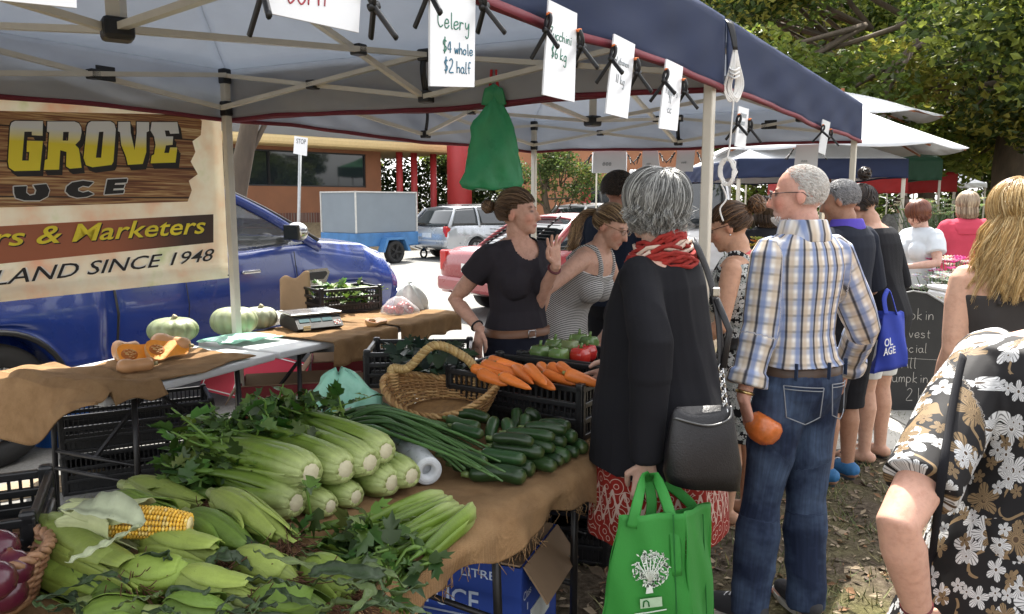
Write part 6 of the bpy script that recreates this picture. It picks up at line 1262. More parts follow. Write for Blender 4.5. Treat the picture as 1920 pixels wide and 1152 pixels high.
        for q, h in (hands or {}).items():     # hands are meshed finer and joined into the same body
            hb = MB(); e, w = s.arm[q]; hb.limb([lerp(e, w, .86), w], [.0268*k_, .0255*k_], 14); s.hand(hb, q, w, h.get('d', (w-e)), h.get('pn', (-q, 0, 0)), h.get('curl', .5), h.get('thumb', .5), h.get('size', 1), h.get('spread', .1)); m2, P2 = vox(hb, .0032, 3)
            bm = bmesh.new(); bm.from_mesh(me); bm.from_mesh(m2); bm.to_mesh(me); bm.free(); bpy.data.meshes.remove(m2)
        n = len(me.vertices); P = np.empty(n*3); me.vertices.foreach_get('co', P); P = P.reshape(-1, 3); C = np.tile(np.array(s.skin, float), (n, 1))
        def spot(c, r, col, f=1):
            nonlocal C
            d = np.sqrt((((P-np.array(c))/np.array(r))**2).sum(1)); w = np.clip(1.6-d*1.1, 0, 1)[:, None]*f; C = C*(1-w)+np.array(col)*w
        kk = np.array(s.skin); red = kk*np.array([1.08, .72, .66])
        for q in (-1, 1):
            spot(s.Hd((q*.045, .075, -.035)), .026, red, .5); spot(s.Hd((q*.08, -.012, -.01)), .025, red, .5)
            spot(s.Hd((q*.031, .088, .004)), (.014, .014, .0065), (.09, .06, .05), .85); spot(s.Hd((q*.031, .092, .003)), (.007, .007, .0055), (.02, .015, .012), 1); spot(s.Hd((q*.033, .092, .026)), (.022, .02, .0055), (.12, .07, .045), .75)
        spot(s.Hd((0, .113, -.034)), .015, red, .6)
        if lips: spot(s.Hd((0, .095, -.070)), (.021, .02, .009), (.42, .13, .11), .8)
        s.scalp = lambda c, r, col, f: spot(s.Hd(c), r, col, f)
        if scalp:
            o = np.array(s.Hd((0, 0, 0))); A = np.array([np.array(s.Hd(tuple(e)))-o for e in np.eye(3)]).T; Q = (P-o)@np.linalg.inv(A).T; D = (Q-np.array([0, -.012, .025]))/np.array([.079, .1, .094]); ln = np.linalg.norm(D, axis=1); m = (ln < 1.15) & np.array([hairline(V(d)/max(1e-6, l)) if l < 1.15 else False for d, l in zip(D, ln)]); C[m] = np.array(scalp)
        if hair: 
            for c, r, col, f in hair: spot(s.Hd(c), r, col, f)
        setattrs(me, np.clip(C, 0, 1)); return link(me, 'body', SKIN, s.root)
    def puv(s, P, segs):        # along / around coordinates of the nearest limb or the trunk
        best = np.full(len(P), 1e9); U = np.zeros((len(P), 3))
        for i, (a, b, r, w) in enumerate(segs):
            a, b = np.array(a), np.array(b); d = b-a; L = np.linalg.norm(d); d = d/L; t = (P-a)@d; q = P-a-np.outer(np.clip(t, 0, L), d); dist = np.linalg.norm(q, axis=1)-r
            ref = np.array([0, -1, 0.0]) if abs(d[1]) < .9 else np.array([0, 0, 1.0]); x = ref-d*(ref@d); x /= np.linalg.norm(x); y = np.cross(d, x); an = np.arctan2((P-a)@y, (P-a)@x); m = dist+w < best; best[m] = (dist+w)[m]; U[m, 0] = an[m]*max(r, .05)*1.1+i*.37; U[m, 1] = t[m]; U[m, 2] = 0
        return U
    def top(s, name, m, infl=.014, zlo=.90, neck=1.44, sleeve=.45, sec=None, voxel=.006, fold=(.0045, (9, 9, 5)), flare=0, cuff=0, wide=1.0, tank=False, bust=0, scoop=None):
        g = s.g; mb = MB(); src = sec or [q for q in TORSO if zlo-.06 <= q[0] <= neck]; S_ = []
        for z, rx, ry, yo in src: f = flare*max(0, (1.15-z)/.3); S_.append((z, rx+f, ry+f, yo))
        if not sec: z0 = S_[0]; S_[0] = (zlo, z0[1], z0[2], z0[3])
        s.torso(mb, S_, infl)
        if bust:
            for q in (-1, 1): mb.ell(s.T((q*.075, .084*g, 1.235)), (.074+infl, .064+infl, .078+infl))
        segs = [(s.T((0, 0, .8)), s.T((0, 0, 1.45)), .15*g, 0)]
        for q in (-1, 1):
            e, w = s.arm[q]; a = s.sh[q]; ks = s.k*wide; a0 = a+V((-q*.008, 0, -.003)); ax = 1 if g < 1.12 else 1.12; r0 = (.056*ax+infl+.004)*s.k
            if tank:
                mb.tube(spline([s.T((q*.082, .112*g, 1.31)), s.T((q*.092, .082, 1.385)), s.T((q*.097, .0, 1.450)), s.T((q*.094, -.075, 1.405)), s.T((q*.075, -.118*g, 1.30))], 4), [(.019, .010)]*17, 10, up=s.T((1, 0, 1))-s.T((0, 0, 1)))
                continue
            if sleeve <= 1:
                en = lerp(a, e, sleeve); mb.limb([a0, lerp(a, en, .1)], [r0, r0], 16); mb.tube([a0, lerp(a, en, .4), en, en+(en-a).normalized()*.004], [r0, (.054*ax+infl)*ks, (.050*ax+infl*1.3)*ks, (.046*ax+infl*1.3)*ks], 18)
            else:
                en = lerp(e, w, sleeve-1); mb.limb([a0, lerp(a, e, .35), lerp(a, e, .85), e, lerp(e, en, .3)], [r0]+[(r*ax+infl)*ks for r in (.050, .047, .044, .044)], 18); mb.tube([lerp(e, en, .1), lerp(e, en, .6), en], [(r*ax+infl)*ks for r in (.043, .037, .033)], 18)
                if cuff: dd = (en-e).normalized(); mb.tube([en-dd*.045, en-dd*.04, en+dd*.004, en+dd*.006], [(.036+infl)*ks+.002, (.042+infl)*ks+cuff, (.045+infl)*ks+cuff, (.036+infl)*ks], 18)
            segs += [(a, e, .055, .02), (e, w, .045, .02)]
        me, P = vox(mb, voxel, 4, fold, s.seed)
        if scoop:
            bm = bmesh.new(); bm.from_mesh(me); kill = []
            for c, r in scoop:
                c = s.T(c); kill += [v for v in bm.verts if ((v.co.x-c.x)/r[0])**2+((v.co.y-c.y)/r[1])**2+((v.co.z-c.z)/r[2])**2 < 1]
            bmesh.ops.delete(bm, geom=list(set(kill)), context='VERTS'); bm.to_mesh(me); bm.free(); P = np.array([v.co for v in me.vertices])
        setattrs(me, None, s.puv(P, segs)); return link(me, name, m, s.root)
    def pants(s, name, m, infl=.012, to=1.0, top=.99, voxel=.006, fold=(.004, (7, 7, 9)), wide=1.0, hem=1.0):
        g = s.g; mb = MB(); S_ = [q for q in TORSO if .80 <= q[0] < top]; S_ = [(.77, .13, .09, -.01)]+S_+[(top, np.interp(top, [q[0] for q in TORSO], [q[1] for q in TORSO]), np.interp(top, [q[0] for q in TORSO], [q[2] for q in TORSO]), -.005)]; s.torso(mb, S_, infl); segs = [(s.T((0, 0, .75)), s.T((0, 0, 1.0)), .16*g, -.03)]
        for q in (-1, 1):
            hip, kn, an, _ = s.legs[q]; an2 = an+V((0, 0, -.035)); R_ = [r*s.k*wide*(.4+.6*g)+infl for r in (.097, .088, .068, .062, .060*hem, .052*hem, .050*hem)]; pts = [hip, lerp(hip, kn, .3), lerp(hip, kn, .8), kn, lerp(kn, an2, .3), lerp(kn, an2, .7), an2]
            if to < 1: cut = lerp(hip, kn, to*2) if to < .5 else lerp(kn, an2, (to-.5)*2); n = 2 if to < .35 else 3 if to < .55 else 5; pts = pts[:n]+[cut]; R_ = R_[:n]+[R_[n]*1.06]
            mb.tube([pts[0]+V((0, 0, .03))]+pts, [R_[0]*.9]+R_, 20); segs += [(hip, kn, .075, 0), (kn, an, .055, 0)]
        me, P = vox(mb, voxel, 4, fold, s.seed+3); setattrs(me, None, s.puv(P, segs)); return link(me, name, m, s.root)
    def skirt(s, name, m, sec, fold=(.008, (9, 9, 1.5)), voxel=.007, infl=.012):
        mb = MB(); s.torso(mb, sec, infl); me, P = vox(mb, voxel, 4, fold, s.seed+7); setattrs(me, None, s.puv(P, [(s.T((0, 0, .3)), s.T((0, 0, 1.0)), .18*s.g, 0)])); return link(me, name, m, s.root)
    def shoes(s, m, sole=None, sandal=False, name='shoe'):
        for q in (-1, 1):
            hip, kn, an, fd_ = s.legs[q]; f = V(fd_).normalized(); b = V((an.x, an.y, 0)); x = f.cross(V((0, 0, 1)))
            out_ = lambda w, z0: [[b+f*(.085+.135*math.cos(a)*1.02)+x*(math.sin(a)*w*(1+.18*math.cos(a)))+V((0, 0, z)) for a in [2*PI*i/24 for i in range(24)]] for z in z0]
            mb = MB(); mb.loft(out_(.046*s.k, (.002, .010, .022) if not sandal else (.001, .006, .012)), smooth=False); so = mb.build(name if sandal else name, sole or PBLK, s.root)
            if sandal:
                mb = MB()
                for u in (-1, 1): mb.tube(spline([b+f*.165+x*.006+V((0, 0, .018)), b+f*.12+x*(u*.03)+V((0, 0, .052)), b+f*.055+x*(u*.043)+V((0, 0, .02))], 4), (.005, .004), 6)
                mb.build('strap', m, so)
            else:
                mb = MB(); mb.limb([b+V((0, 0, .062))-f*.03, b+V((0, 0, .060))+f*.05, b+V((0, 0, .042))+f*.13, b+V((0, 0, .034))+f*.185], [.046*s.k, .045*s.k, .040*s.k, .030*s.k], 16); mb.tube([b+V((0, 0, .06)), b+V((0, 0, .10))], [.044, .041], 14); me, P = vox(mb, .006, 3); link(me, 'upper', m, so)
                mb = MB()
                for i in range(4): c = b+f*(.075+.022*i)+V((0, 0, .098-.012*i)); mb.tube([c-x*.02, c+V((0, 0, .006)), c+x*.02], .0035, 6)
                mb.build('lace', CARD, so)
    def hair(s, strands, rad, cols, seed=1, lift=.012, cap=True, capz=None, name='hair', seg=9):
        """strands: list of (start direction, end direction, list of extra world-free head points, lift)"""
        rn = random.Random(seed); mb = MB(); E = lambda d, l: V((d.x*(.079+l), -.012+d.y*(.100+l), .025+d.z*(.094+l)))
        for d0, d1, ext, lf in strands:
            d0 = V(d0).normalized(); d1 = V(d1).normalized(); q = d0.rotation_difference(d1); pts = []; c = rn.choice(cols); k = rn.uniform(.75, 1.25); c = tuple(v_*k for v_ in c)
            for i in range(seg): t = i/(seg-1); qq = Quaternion().slerp(q, t); d = qq @ d0; pts.append(E(d, lf*(.25+.75*math.sin(PI*min(1, .12+t*.8)))))
            pts += [V(p) for p in ext]
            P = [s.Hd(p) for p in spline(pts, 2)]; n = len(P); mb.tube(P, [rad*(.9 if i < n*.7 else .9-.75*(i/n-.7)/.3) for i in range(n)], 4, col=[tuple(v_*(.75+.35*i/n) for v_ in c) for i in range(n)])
        return mb.build(name, HAIRM, s.root)
    def hwrap(s, pts): return [s.Hd(p) for p in pts]
    def belt(s, z, infl, m, h=.018):
        mb = MB(); n = 48; rx = np.interp(z, [q[0] for q in TORSO], [q[1] for q in TORSO])*s.g+infl; ry = np.interp(z, [q[0] for q in TORSO], [q[2] for q in TORSO])*s.g+infl
        a = s.ringT(z-h, rx, ry, -.006, n); b = s.ringT(z+h, rx, ry, -.006, n); c = s.ringT(z+h, rx-.02, ry-.02, -.006, n); d = s.ringT(z-h, rx-.02, ry-.02, -.006, n); mb.loft([a, b, c, d, a], cap=False); o = mb.build('belt', m, s.root); mb = MB(); p = s.T((0, ry-.004, z)); mb.tube([p+V((-.022, .008, -.018)), p+V((.022, .008, -.018)), p+V((.022, .008, .018)), p+V((-.022, .008, .018))], .0035, 6, closed=True); mb.build('buckle', CHROME, o); return o
    def band(s, name, a, b, r, m, w=.006, n=20):      # a ring round a limb
        d = (V(b)-V(a)).normalized(); mb = MB(); x = d.cross(V((0, 0, 1))).normalized() if abs(d.z) < .95 else V((1, 0, 0)); x = (x-d*x.dot(d)).normalized(); y = d.cross(x); mb.tube([V(a)+x*(math.cos(q)*r)+y*(math.sin(q)*r) for q in [2*PI*i/n for i in range(n)]], w, 6, closed=True); return mb.build(name, m, s.root)
    def glasses(s, m):
        mb = MB()
        for q in (-1, 1): mb.tube([s.Hd((q*.034+.024*math.cos(a), .107-.006*abs(math.cos(a)), .004+.017*math.sin(a))) for a in [2*PI*i/20 for i in range(20)]], .0016, 5, closed=True); mb.tube([s.Hd((q*.057, .102, .008)), s.Hd((q*.078, .04, .010)), s.Hd((q*.085, -.02, .008)), s.Hd((q*.083, -.04, -.01))], .0016, 5)
        mb.tube([s.Hd((-.011, .109, .006)), s.Hd((0, .115, .008)), s.Hd((.011, .109, .006))], .0016, 5); o = mb.build('glasses', m, s.root); mb = MB()
        for q in (-1, 1): mb.add([s.Hd((q*.034+.023*math.cos(a), .107-.006*abs(math.cos(a)), .004+.016*math.sin(a))) for a in [2*PI*i/20 for i in range(20)]], [tuple(range(20))]); 
        mb.build('lens', LENS, o)
LENS = mat('spectacle glass', (.5, .5, .5), .03, var=.02, see=.85)
def dirs(rn, n, cone):      # random directions accepted by a test
    o = []
    while len(o) < n:
        d = V((rn.gauss(0, 1), rn.gauss(0, 1), rn.gauss(0, 1))).normalized()
        if cone(d): o.append(d)
    return o
def hairline(d): return d.z > .30-.12*abs(d.x) if d.y > .35 else (d.z > -.05 if d.y > .0 else d.z > -.62)
def clumped(rn, n, N, gen, j=.05):      # strands gathered into locks
    G = [gen() for _ in range(N)]; o = []; J = lambda k: V((rn.gauss(0, k), rn.gauss(0, k), rn.gauss(0, k)))
    for i in range(n):
        d0, d1, ex, lf = G[i % N]; a, b = J(j*1.6), J(j); o.append((V(d0)+a, V(d1)+b, [V(p)+b*.05+J(.002) for p in ex], lf*rn.uniform(.7, 1.25)))
    return o
def pulled(s, bun, n, rad, cols, seed, tail=None, lift=.012, line=hairline):      # hair combed back to a knot or tail; bun = direction
    rn = random.Random(seed); st_ = []; b = V(bun).normalized(); E = lambda d, l: V((d.x*(.079+l), -.012+d.y*(.100+l), .025+d.z*(.094+l)))
    for d in dirs(rn, n, line): st_.append((d, b+V((rn.gauss(0, .10), rn.gauss(0, .10), rn.gauss(0, .10))), [], lift*rn.uniform(.5, 1.5)))
    s.hair(st_, rad, cols, seed)
    return E(b, .03)
def bun(s, c, r, cols, seed, n=70, rad=.004):
    rn = random.Random(seed); mb = MB(); c = V(c)
    for i in range(n):
        ax = V((rn.gauss(0, 1), rn.gauss(0, 1), rn.gauss(0, 1))).normalized(); x = ax.orthogonal().normalized(); y = ax.cross(x); o = rn.uniform(0, 6); ln = rn.uniform(2, 5); q = rn.uniform(.75, 1.1)*r; k = rn.uniform(.7, 1.25); cc_ = rn.choice(cols); mb.tube([s.Hd(c+(x*math.cos(o+ln*t/8)+y*math.sin(o+ln*t/8))*q) for t in range(9)], rad, 4, col=tuple(v_*k for v_ in cc_))
    mb.build('hair_knot', HAIRM, s.root)
def cropped(s, n, cols, seed, line, ln=.012, rad=.0013, lift=.0):      # short hair standing on the scalp
    rn = random.Random(seed); mb = MB(); E = lambda d, l: V((d.x*(.079+l), -.012+d.y*(.100+l), .025+d.z*(.094+l)))
    for d in dirs(rn, n, line):
        c = rn.choice(cols); k = rn.uniform(.75, 1.25); e = (d+V((rn.gauss(0, .12), -.25+rn.gauss(0, .1), -.25+rn.gauss(0, .12)))*.6).normalized(); mb.tube([s.Hd(E(d, -.004)), s.Hd(E(lerp(d, e, .5).normalized(), ln*.7+lift)), s.Hd(E(e, ln*.8+lift))], [rad*1.2, rad, rad*.4], 3, col=tuple(v_*k for v_ in c))
    mb.build('hair', HAIRM, s.root)
BLKC = cloth('black jersey', (.010, .010, .013), var=.2)
LTH = mat('black leather', (.011, .010, .012), .36, var=.2, bump=.25, bs=180)

# --- grey haired shopper in black
P0 = gy(1244, 600, 2.52); f_ = V((-.80, .60))
w1 = Person('grey haired shopper in a long black tunic over a red printed skirt', (P0.x, P0.y), f_, 1.70, 1.08, lean=.05, hs=.92, sx=.92, head=(-.28, -.05, 0), skin=(.55, .36, .28))
lw = gy(1212, 868, 2.28); le = gy(1222, 640, 2.26)
w1.joints({1: (V((.27, .05, 1.09)), V((.20, .26, .98))), -1: (w1.L(le), w1.L(lw))})
w1.body(.0065, scalp=(.22, .22, .21), hands={-1: dict(d=(0, .05, -1), pn=(.8, .3, 0), curl=1.15, thumb=.9), 1: dict(curl=.6)}, bust=1)
w1.top('tunic', BLKC, sec=[(.74, .235, .20, .0), (.82, .23, .195, 0), (.95, .222, .19, 0), (1.05, .20, .165, .01), (1.15, .19, .15, .015), (1.25, .185, .135, .012), (1.33, .178, .115, 0), (1.395, .165, .092, -.006), (1.43, .125, .070, -.01), (1.462, .072, .060, -.01)], infl=.012, sleeve=1.97, wide=1.12, bust=1, fold=(.010, (8, 8, 1.4)))
w1.skirt('skirt', m_paisley(), [(.50, .235, .20, 0), (.62, .225, .195, 0), (.74, .215, .18, 0), (.86, .19, .14, 0)])
w1.shoes(PBLK)
rn = random.Random(4); GREY = [(.27, .27, .26), (.42, .42, .40), (.12, .12, .115), (.52, .52, .5), (.20, .20, .19)]; st_ = []
for d in dirs(rn, 2600, lambda d: d.z > -.35 and (d.y < .5 or d.z > .2)):
    c0 = V((.1, -.35, 1)).normalized(); h = V((d.x, d.y, 0)); h = h.normalized() if h.length > .05 else V((0, -1, 0)); end = (h+V((rn.gauss(0, .12), rn.gauss(0, .12), rn.uniform(-1.3, -.1)))).normalized(); lf = rn.uniform(.006, .026)+.010*math.sin(h.x*9)*math.sin(h.y*7+2)
    E = V((end.x*(.079+lf), -.012+end.y*(.1+lf), .025+end.z*(.094+lf))); cu = rn.gauss(0, .012); st_.append((lerp(c0, d, rn.uniform(.1, .8)), end, [E+V((h.x*.006+cu, h.y*.006, -.016)), E+V((-h.x*.012-cu, -h.y*.012, -.034))], lf))
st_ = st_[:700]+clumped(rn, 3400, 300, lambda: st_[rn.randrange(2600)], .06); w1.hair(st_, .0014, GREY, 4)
SCF = mat('red and white knitted scarf', None, .85, var=.3, vs=50, bump=.4); mb = MB(); rn = random.Random(6)
for i in range(64):
    a0 = rn.uniform(0, 6.28); r = rn.uniform(.082, .128); z = .035-(r-.08)*1.6+rn.uniform(-.025, .015); c = (.30, .018, .012) if rn.random() < .86 else (.6, .45, .36); mb.tube([w1.T((math.cos(a0+t*.35)*r, -.01+math.sin(a0+t*.35)*r*.9, 1.445+z+.012*math.sin(t*1.3+i)+.02*math.sin(a0+t*.35)*-1)) for t in range(9)], .008, 5, col=c)
mb.build('scarf', SCF, w1.root)
# hand bag on a strap with a chain, behind her right hip
hb = gy(1316, 820, 2.22); t = thing('handbag', 'black leather handbag with a chain and strap behind the grey haired shopper', 'handbag', hb); bx_ = V((.95, .2, 0)).normalized(); by_ = V((-.2, .95, 0)).normalized()
mb = MB(); rings = []
for z, w, d, o in ((-.155, .085, .022, .01), (-.15, .115, .045, .008), (-.10, .122, .052, .006), (-.02, .112, .045, 0), (.05, .100, .030, 0), (.075, .094, .018, 0), (.085, .078, .010, -.005)): rings.append([hb+bx_*(math.copysign(abs(math.cos(a))**.6, math.cos(a))*w+o)+by_*(math.copysign(abs(math.sin(a))**.8, math.sin(a))*d)+V((0, 0, z-.02*math.cos(a)*(z < -.1)+.012*math.cos(a*2)*(z > .03))) for a in [2*PI*i/32 for i in range(32)]])
mb.loft(rings); bb_ = mb.build('bag', LTH, t, True); mb = MB(); mb.tube(spline([hb-bx_*.1-by_*.02+V((0, 0, .07)), hb-by_*.035+V((0, 0, .045)), hb+bx_*.07-by_*.03+V((0, 0, .06)), hb+bx_*.09+V((0, 0, .09))], 6), .004, 6); mb.build('zip', mat('dark zip', (.12, .12, .12), .35, .8), bb_, True)
k1_, k2_ = gy(1362, 783, 2.23), gy(1352, 690, 2.25); mb = MB()
for i in range(11):
    p = lerp(k1_, k2_, i/10); a = (i % 2)*PI/2+.4; x = V((math.cos(a), math.sin(a), 0)); mb.tube([p+x*(.009*math.cos(q))+V((0, 0, .0125*math.sin(q))) for q in [2*PI*j/12 for j in range(12)]], .0026, 5, closed=True)
mb.build('chain', CHROME, t, True)
sp_ = [k2_, gy(1347, 600, 2.27), gy(1330, 520, 2.29), gy(1302, 452, 2.32), w1.M @ w1.T((.06, -.115, 1.42)), w1.M @ w1.T((.075, -.03, 1.452)), w1.M @ w1.T((.06, .07, 1.40))]
mb = MB(); mb.tube(spline(sp_, 8), (.011, .004), 8, up=(.3, -1, .2)); mb.build('strap', LTH, t, True); mb = MB(); mb.tube([gy(1343, 560, 2.27), gy(1368, 620, 2.26), gy(1356, 690, 2.24)], (.010, .004), 8); mb.build('strap', LTH, t, True)
mb = MB(); c = gy(1343, 548, 2.26); mb.box(c, (.022, .010, .028), None, .004); mb.build('buckle', CHROME, t, True)
# green shopping bag with a white tree
BG = mat('green woven shopping bag', (.028, .24, .032), .7, var=.1, vs=5, bump=.2, bs=25); o = gy(1228, 1010, 2.06); t = thing('shopping_bag', 'large green reusable shopping bag with a white tree print, held by the grey haired shopper', 'shopping bag', o); qn = V((0, -1, .0))
def sb_(px, py, Y=2.06): return gy(px, py, Y)
TLb, TRb, BLb, BRb = sb_(1160, 968), sb_(1282, 962), sb_(1122, 1190), sb_(1300, 1200); B2 = [sb_(1185, 975, 2.22), sb_(1330, 942, 2.26), sb_(1140, 1175, 2.24), sb_(1338, 1165, 2.30)]
mb = MB()
def pane(a, b, c, d, bulge, s=1): mb.sheet(lambda u, v: lerp(lerp(a, b, u), lerp(c, d, u), v)+V((0, -bulge*math.sin(PI*u)*math.sin(PI*v)*s, 0))+V((.004*math.sin(v*9+u*5), .006*math.sin(u*11+v*7), .006*math.sin(u*8)*(1-v))), 20, 20, .002)
pane(BLb, BRb, TLb, TRb, .015); pane(B2[3], B2[2], B2[1], B2[0], .02, -1); pane(BRb, B2[3], TRb, B2[1], .012, .5); pane(B2[2], BLb, B2[0], TLb, .012, .5); pane(B2[2], B2[3], BLb, BRb, 0); mb.build('bag', BG, t, True)
for (a, b, c, d) in (((1184, 990), (1196, 940), (1206, 885), (0, 2.055)), ((1268, 1080), (1262, 985), (1247, 890), (0, 2.05)), ((1215, 1000), (1222, 940), (1212, 890), (0, 2.2)), ((1316, 980), (1290, 940), (1250, 892), (0, 2.24))):
    mb = MB(); P = spline([sb_(*a, d[1]), sb_(*b, d[1]+.02), lerp(sb_(*c, d[1]+.05), w1.M @ w1.L(lw)+V((0, 0, -.05)), .5), w1.M @ w1.L(lw)+V((0, 0, -.075))], 5); mb.tube(P, [(.016, .003)]*(len(P)-4)+[(.011, .005)]*4, 8, up=(0, -1, 0)); mb.build('handle', BG, t, True)
for px in (1262, 1318): mb = MB(); mb.bar(sb_(px, 965, 2.052 if px < 1300 else 2.2), sb_(px+8, 1180, 2.045 if px < 1300 else 2.2), .004, .003); mb.build('seam', mat('dark green stitching', (.01, .14, .02), .8), t, True)
mb = MB(); rn = random.Random(12); Wp = mat('white screen print', (.72, .78, .70), .6)
def fp_(px, py): u = (px-1160)/122; return gplane(px, py, lerp(TLb, BLb, .5)+V((0, -.022, 0)), V((0, -1, .0)))
def wleaf(px, py, a, s): x, y = math.cos(a), math.sin(a); mb.add([fp_(px-x*s, py-y*s), fp_(px-y*s*.38, py+x*s*.38), fp_(px+x*s, py+y*s), fp_(px+y*s*.38, py-x*s*.38)], [(0, 1, 2, 3)], 0, False)
for i in range(185):
    a = rn.uniform(0, 2*PI); r = math.sqrt(rn.random()); wleaf(1221+r*35*math.cos(a), 1066+r*35*math.sin(a), rn.uniform(0, PI), rn.uniform(3.2, 5.4))
for k in range(7): a = -PI/2+(k-3)*.36; mb.tube([fp_(1218, 1092), fp_(1219+math.cos(a)*12, 1078+math.sin(a)*8), fp_(1221+math.cos(a)*30, 1068+math.sin(a)*30)], [.0028, .002, .0008], 5, flat=.3, up=(0, -1, 0))
mb.add([fp_(1211, 1114), fp_(1225, 1112), fp_(1220, 1085), fp_(1215, 1085)], [(0, 1, 2, 3)], 0, False); mb.build('tree_print', Wp, t, True)
mb = MB(); q = [fp_(1201, 1142), fp_(1242, 1137), fp_(1241, 1119), fp_(1200, 1124)]; mb.add(q, [(0, 1, 2, 3)], 0, False); pn_ = mb.build('label_patch', mat('pale green print', (.45, .62, .42), .6), t, True); mb = MB(); mb.tube([fp_(1206+0, 1138)+V((0, -.002, 0)), fp_(1207, 1128)+V((0, -.002, 0)), fp_(1212, 1126)+V((0, -.002, 0)), fp_(1216, 1129)+V((0, -.002, 0)), fp_(1217, 1137)+V((0, -.002, 0))], .0022, 5); mb.build('emblem', mat('dark green stitching'), pn_, True)
mb = MB(); mb.tube([fp_(1190, 1152), fp_(1215, 1149), fp_(1250, 1143)], .0018, 5); mb.build('printed_line', Wp, t, True)

# --- bald man in a plaid shirt
P0 = gz(1458, 1130, 0); f_ = V((-.42, .91))
m1 = Person('balding white haired man in a plaid shirt and blue jeans', (P0.x+.02, P0.y-.02), f_, 1.745, .98, lean=.02, sx=.86, hs=.93, head=(.72, .02, 0), skin=(.60, .33, .25), female=False)
lw = gy(1394, 746, 2.77); le = gy(1426, 612, 2.82); rw = gy(1580, 700, 3.25); re = gy(1618, 612, 3.02)
m1.joints({-1: (m1.L(le), m1.L(lw)), 1: (m1.L(re), m1.L(rw))}, {-1: dict(foot=tuple(m1.L(V((gz(1405, 1138, .07).x, gz(1405, 1138, .07).y, .075)))), dir=(-.35, 1, 0)), 1: dict(foot=tuple(m1.L(V((gz(1512, 1125, .07).x, gz(1512, 1125, .07).y, .075)))), dir=(.25, 1, 0))})
ho = dict(d=m1.L(V(lw)+V((.25, -.05, -1)))-m1.L(lw), pn=(m1.Mi.to_3x3() @ V((.9, .15, .25))), curl=.55, thumb=.9)
m1.body(.0055, {-1: ho, 1: dict(curl=.7)}, lips=False, hair=[((0, .085, -.082), (.045, .03, .03), (.62, .50, .45), .6), ((-.03, -.08, .02), (.09, .09, .09), (.6, .47, .42), .35)])
m1.top('shirt', m_plaid(), infl=.017, zlo=.972, neck=1.47, sleeve=1.80, voxel=.005, wide=1.10, fold=(.0065, (8, 8, 3)), cuff=.006)
mb = MB(); mb.loft([m1.ringT(1.42, .125, .090, -.014), m1.ringT(1.45, .104, .090, -.014), m1.ringT(1.50, .088, .082, -.008), m1.ringT(1.502, .074, .070, -.008), m1.ringT(1.42, .066, .060, -.010), m1.ringT(1.42, .125, .090, -.014)], cap=False); me, P = vox(mb, .005, 2); setattrs(me, None, P*1.0); link(me, 'collar', bpy.data.materials['plaid cotton'], m1.root)
m1.pants('jeans', DENIM, infl=.012, wide=1.0, top=.985, voxel=.0055, fold=(.0055, (5, 5, 7)), hem=1.2)
m1.belt(.957, .020, mat('dark brown leather', (.06, .035, .022), .5, var=.2))
STC = mat('pale denim stitching', (.25, .27, .3), .8)
for sx in (-1, 1):
    rx = .178*m1.g*m1.sx; pk = lambda u, v: m1.T((sx*.085+u, -.014-(.122*m1.g+.020)*math.sqrt(max(.05, 1-((sx*.085+u)/(rx+.03))**2))-.002, v)); mb = MB()
    for a, b in (((-.065, .915), (.065, .905)), ((-.065, .903), (.065, .893)), ((-.065, .915), (-.055, .80)), ((.065, .905), (.055, .80)), ((-.055, .80), (0, .775)), ((0, .775), (.055, .80))): mb.tube([pk(lerp(a[0], b[0], i/6), lerp(a[1], b[1], i/6)) for i in range(7)], .0022, 5)
    mb.build('pocket_stitching', STC, m1.root)
for x in (-.12, 0, .12): mb = MB(); y_ = -.006-(.118*m1.g+.034)*math.sqrt(max(.05, 1-(x/(.19*m1.g))**2)); mb.bar(m1.T((x, y_, .935)), m1.T((x, y_, .995)), .014, .004, V((1, 0, 0))); mb.build('belt_loop', DENIM, m1.root)
m1.shoes(mat('dark canvas', (.03, .03, .034), .8), mat('off white rubber', (.5, .48, .42), .7)); m1.glasses(PBLK)
wd = (V(m1.L(lw))-V(m1.L(le))).normalized(); m1.band('watch', V(m1.L(lw))-wd*.02, V(m1.L(lw)), .029, mat('gold and steel', (.6, .45, .2), .3, 1), .0065)
wh = [(.66, .64, .60), (.55, .53, .50), (.75, .73, .70)]
cropped(m1, 5000, wh, 3, lambda d: (d.z > -.62 and d.y < .12+.9*max(0, d.z-.25) and d.y < .55 and (d.z < .75 or random.random() < .5)), .001, .0007)
rn = random.Random(2); mb = MB()
for i in range(700):
    p = V((rn.uniform(-.055, .055), rn.uniform(.02, .10), rn.uniform(-.12, -.07))); c = V((0, .04, -.06)); d = (p-c).normalized(); q = V((0, .045, -.075))+V((d.x*.052, d.y*.058, d.z*.045)); mb.tube([m1.Hd(q), m1.Hd(q+d*.004+V((0, 0, -.007)))], [.0013, .0005], 3, col=rn.choice(wh))
mb.build('beard', HAIRM, m1.root)
c = m1.M @ (V(m1.L(lw)) + V(ho['d']).normalized()*.10)+V((.045, -.02, -.015)); t = thing('pumpkin_piece', 'wrapped orange pumpkin piece in the hand of the man in plaid', 'vegetable', c); mb = MB(); mb.lathe([(.001, -.055), (.03, -.052), (.058, -.03), (.066, 0), (.062, .03), (.045, .048), (.001, .05)], 28, Matrix.Translation(c) @ Matrix.Rotation(.5, 4, 'Y'), 0, (.62, .16, .035), lobe=lambda a, z: 1+.06*math.sin(3*a+1)); mb.build('flesh', mat('wrapped pumpkin', None, .18, var=.25, vs=30, bump=.3, spec=.7), t, True)

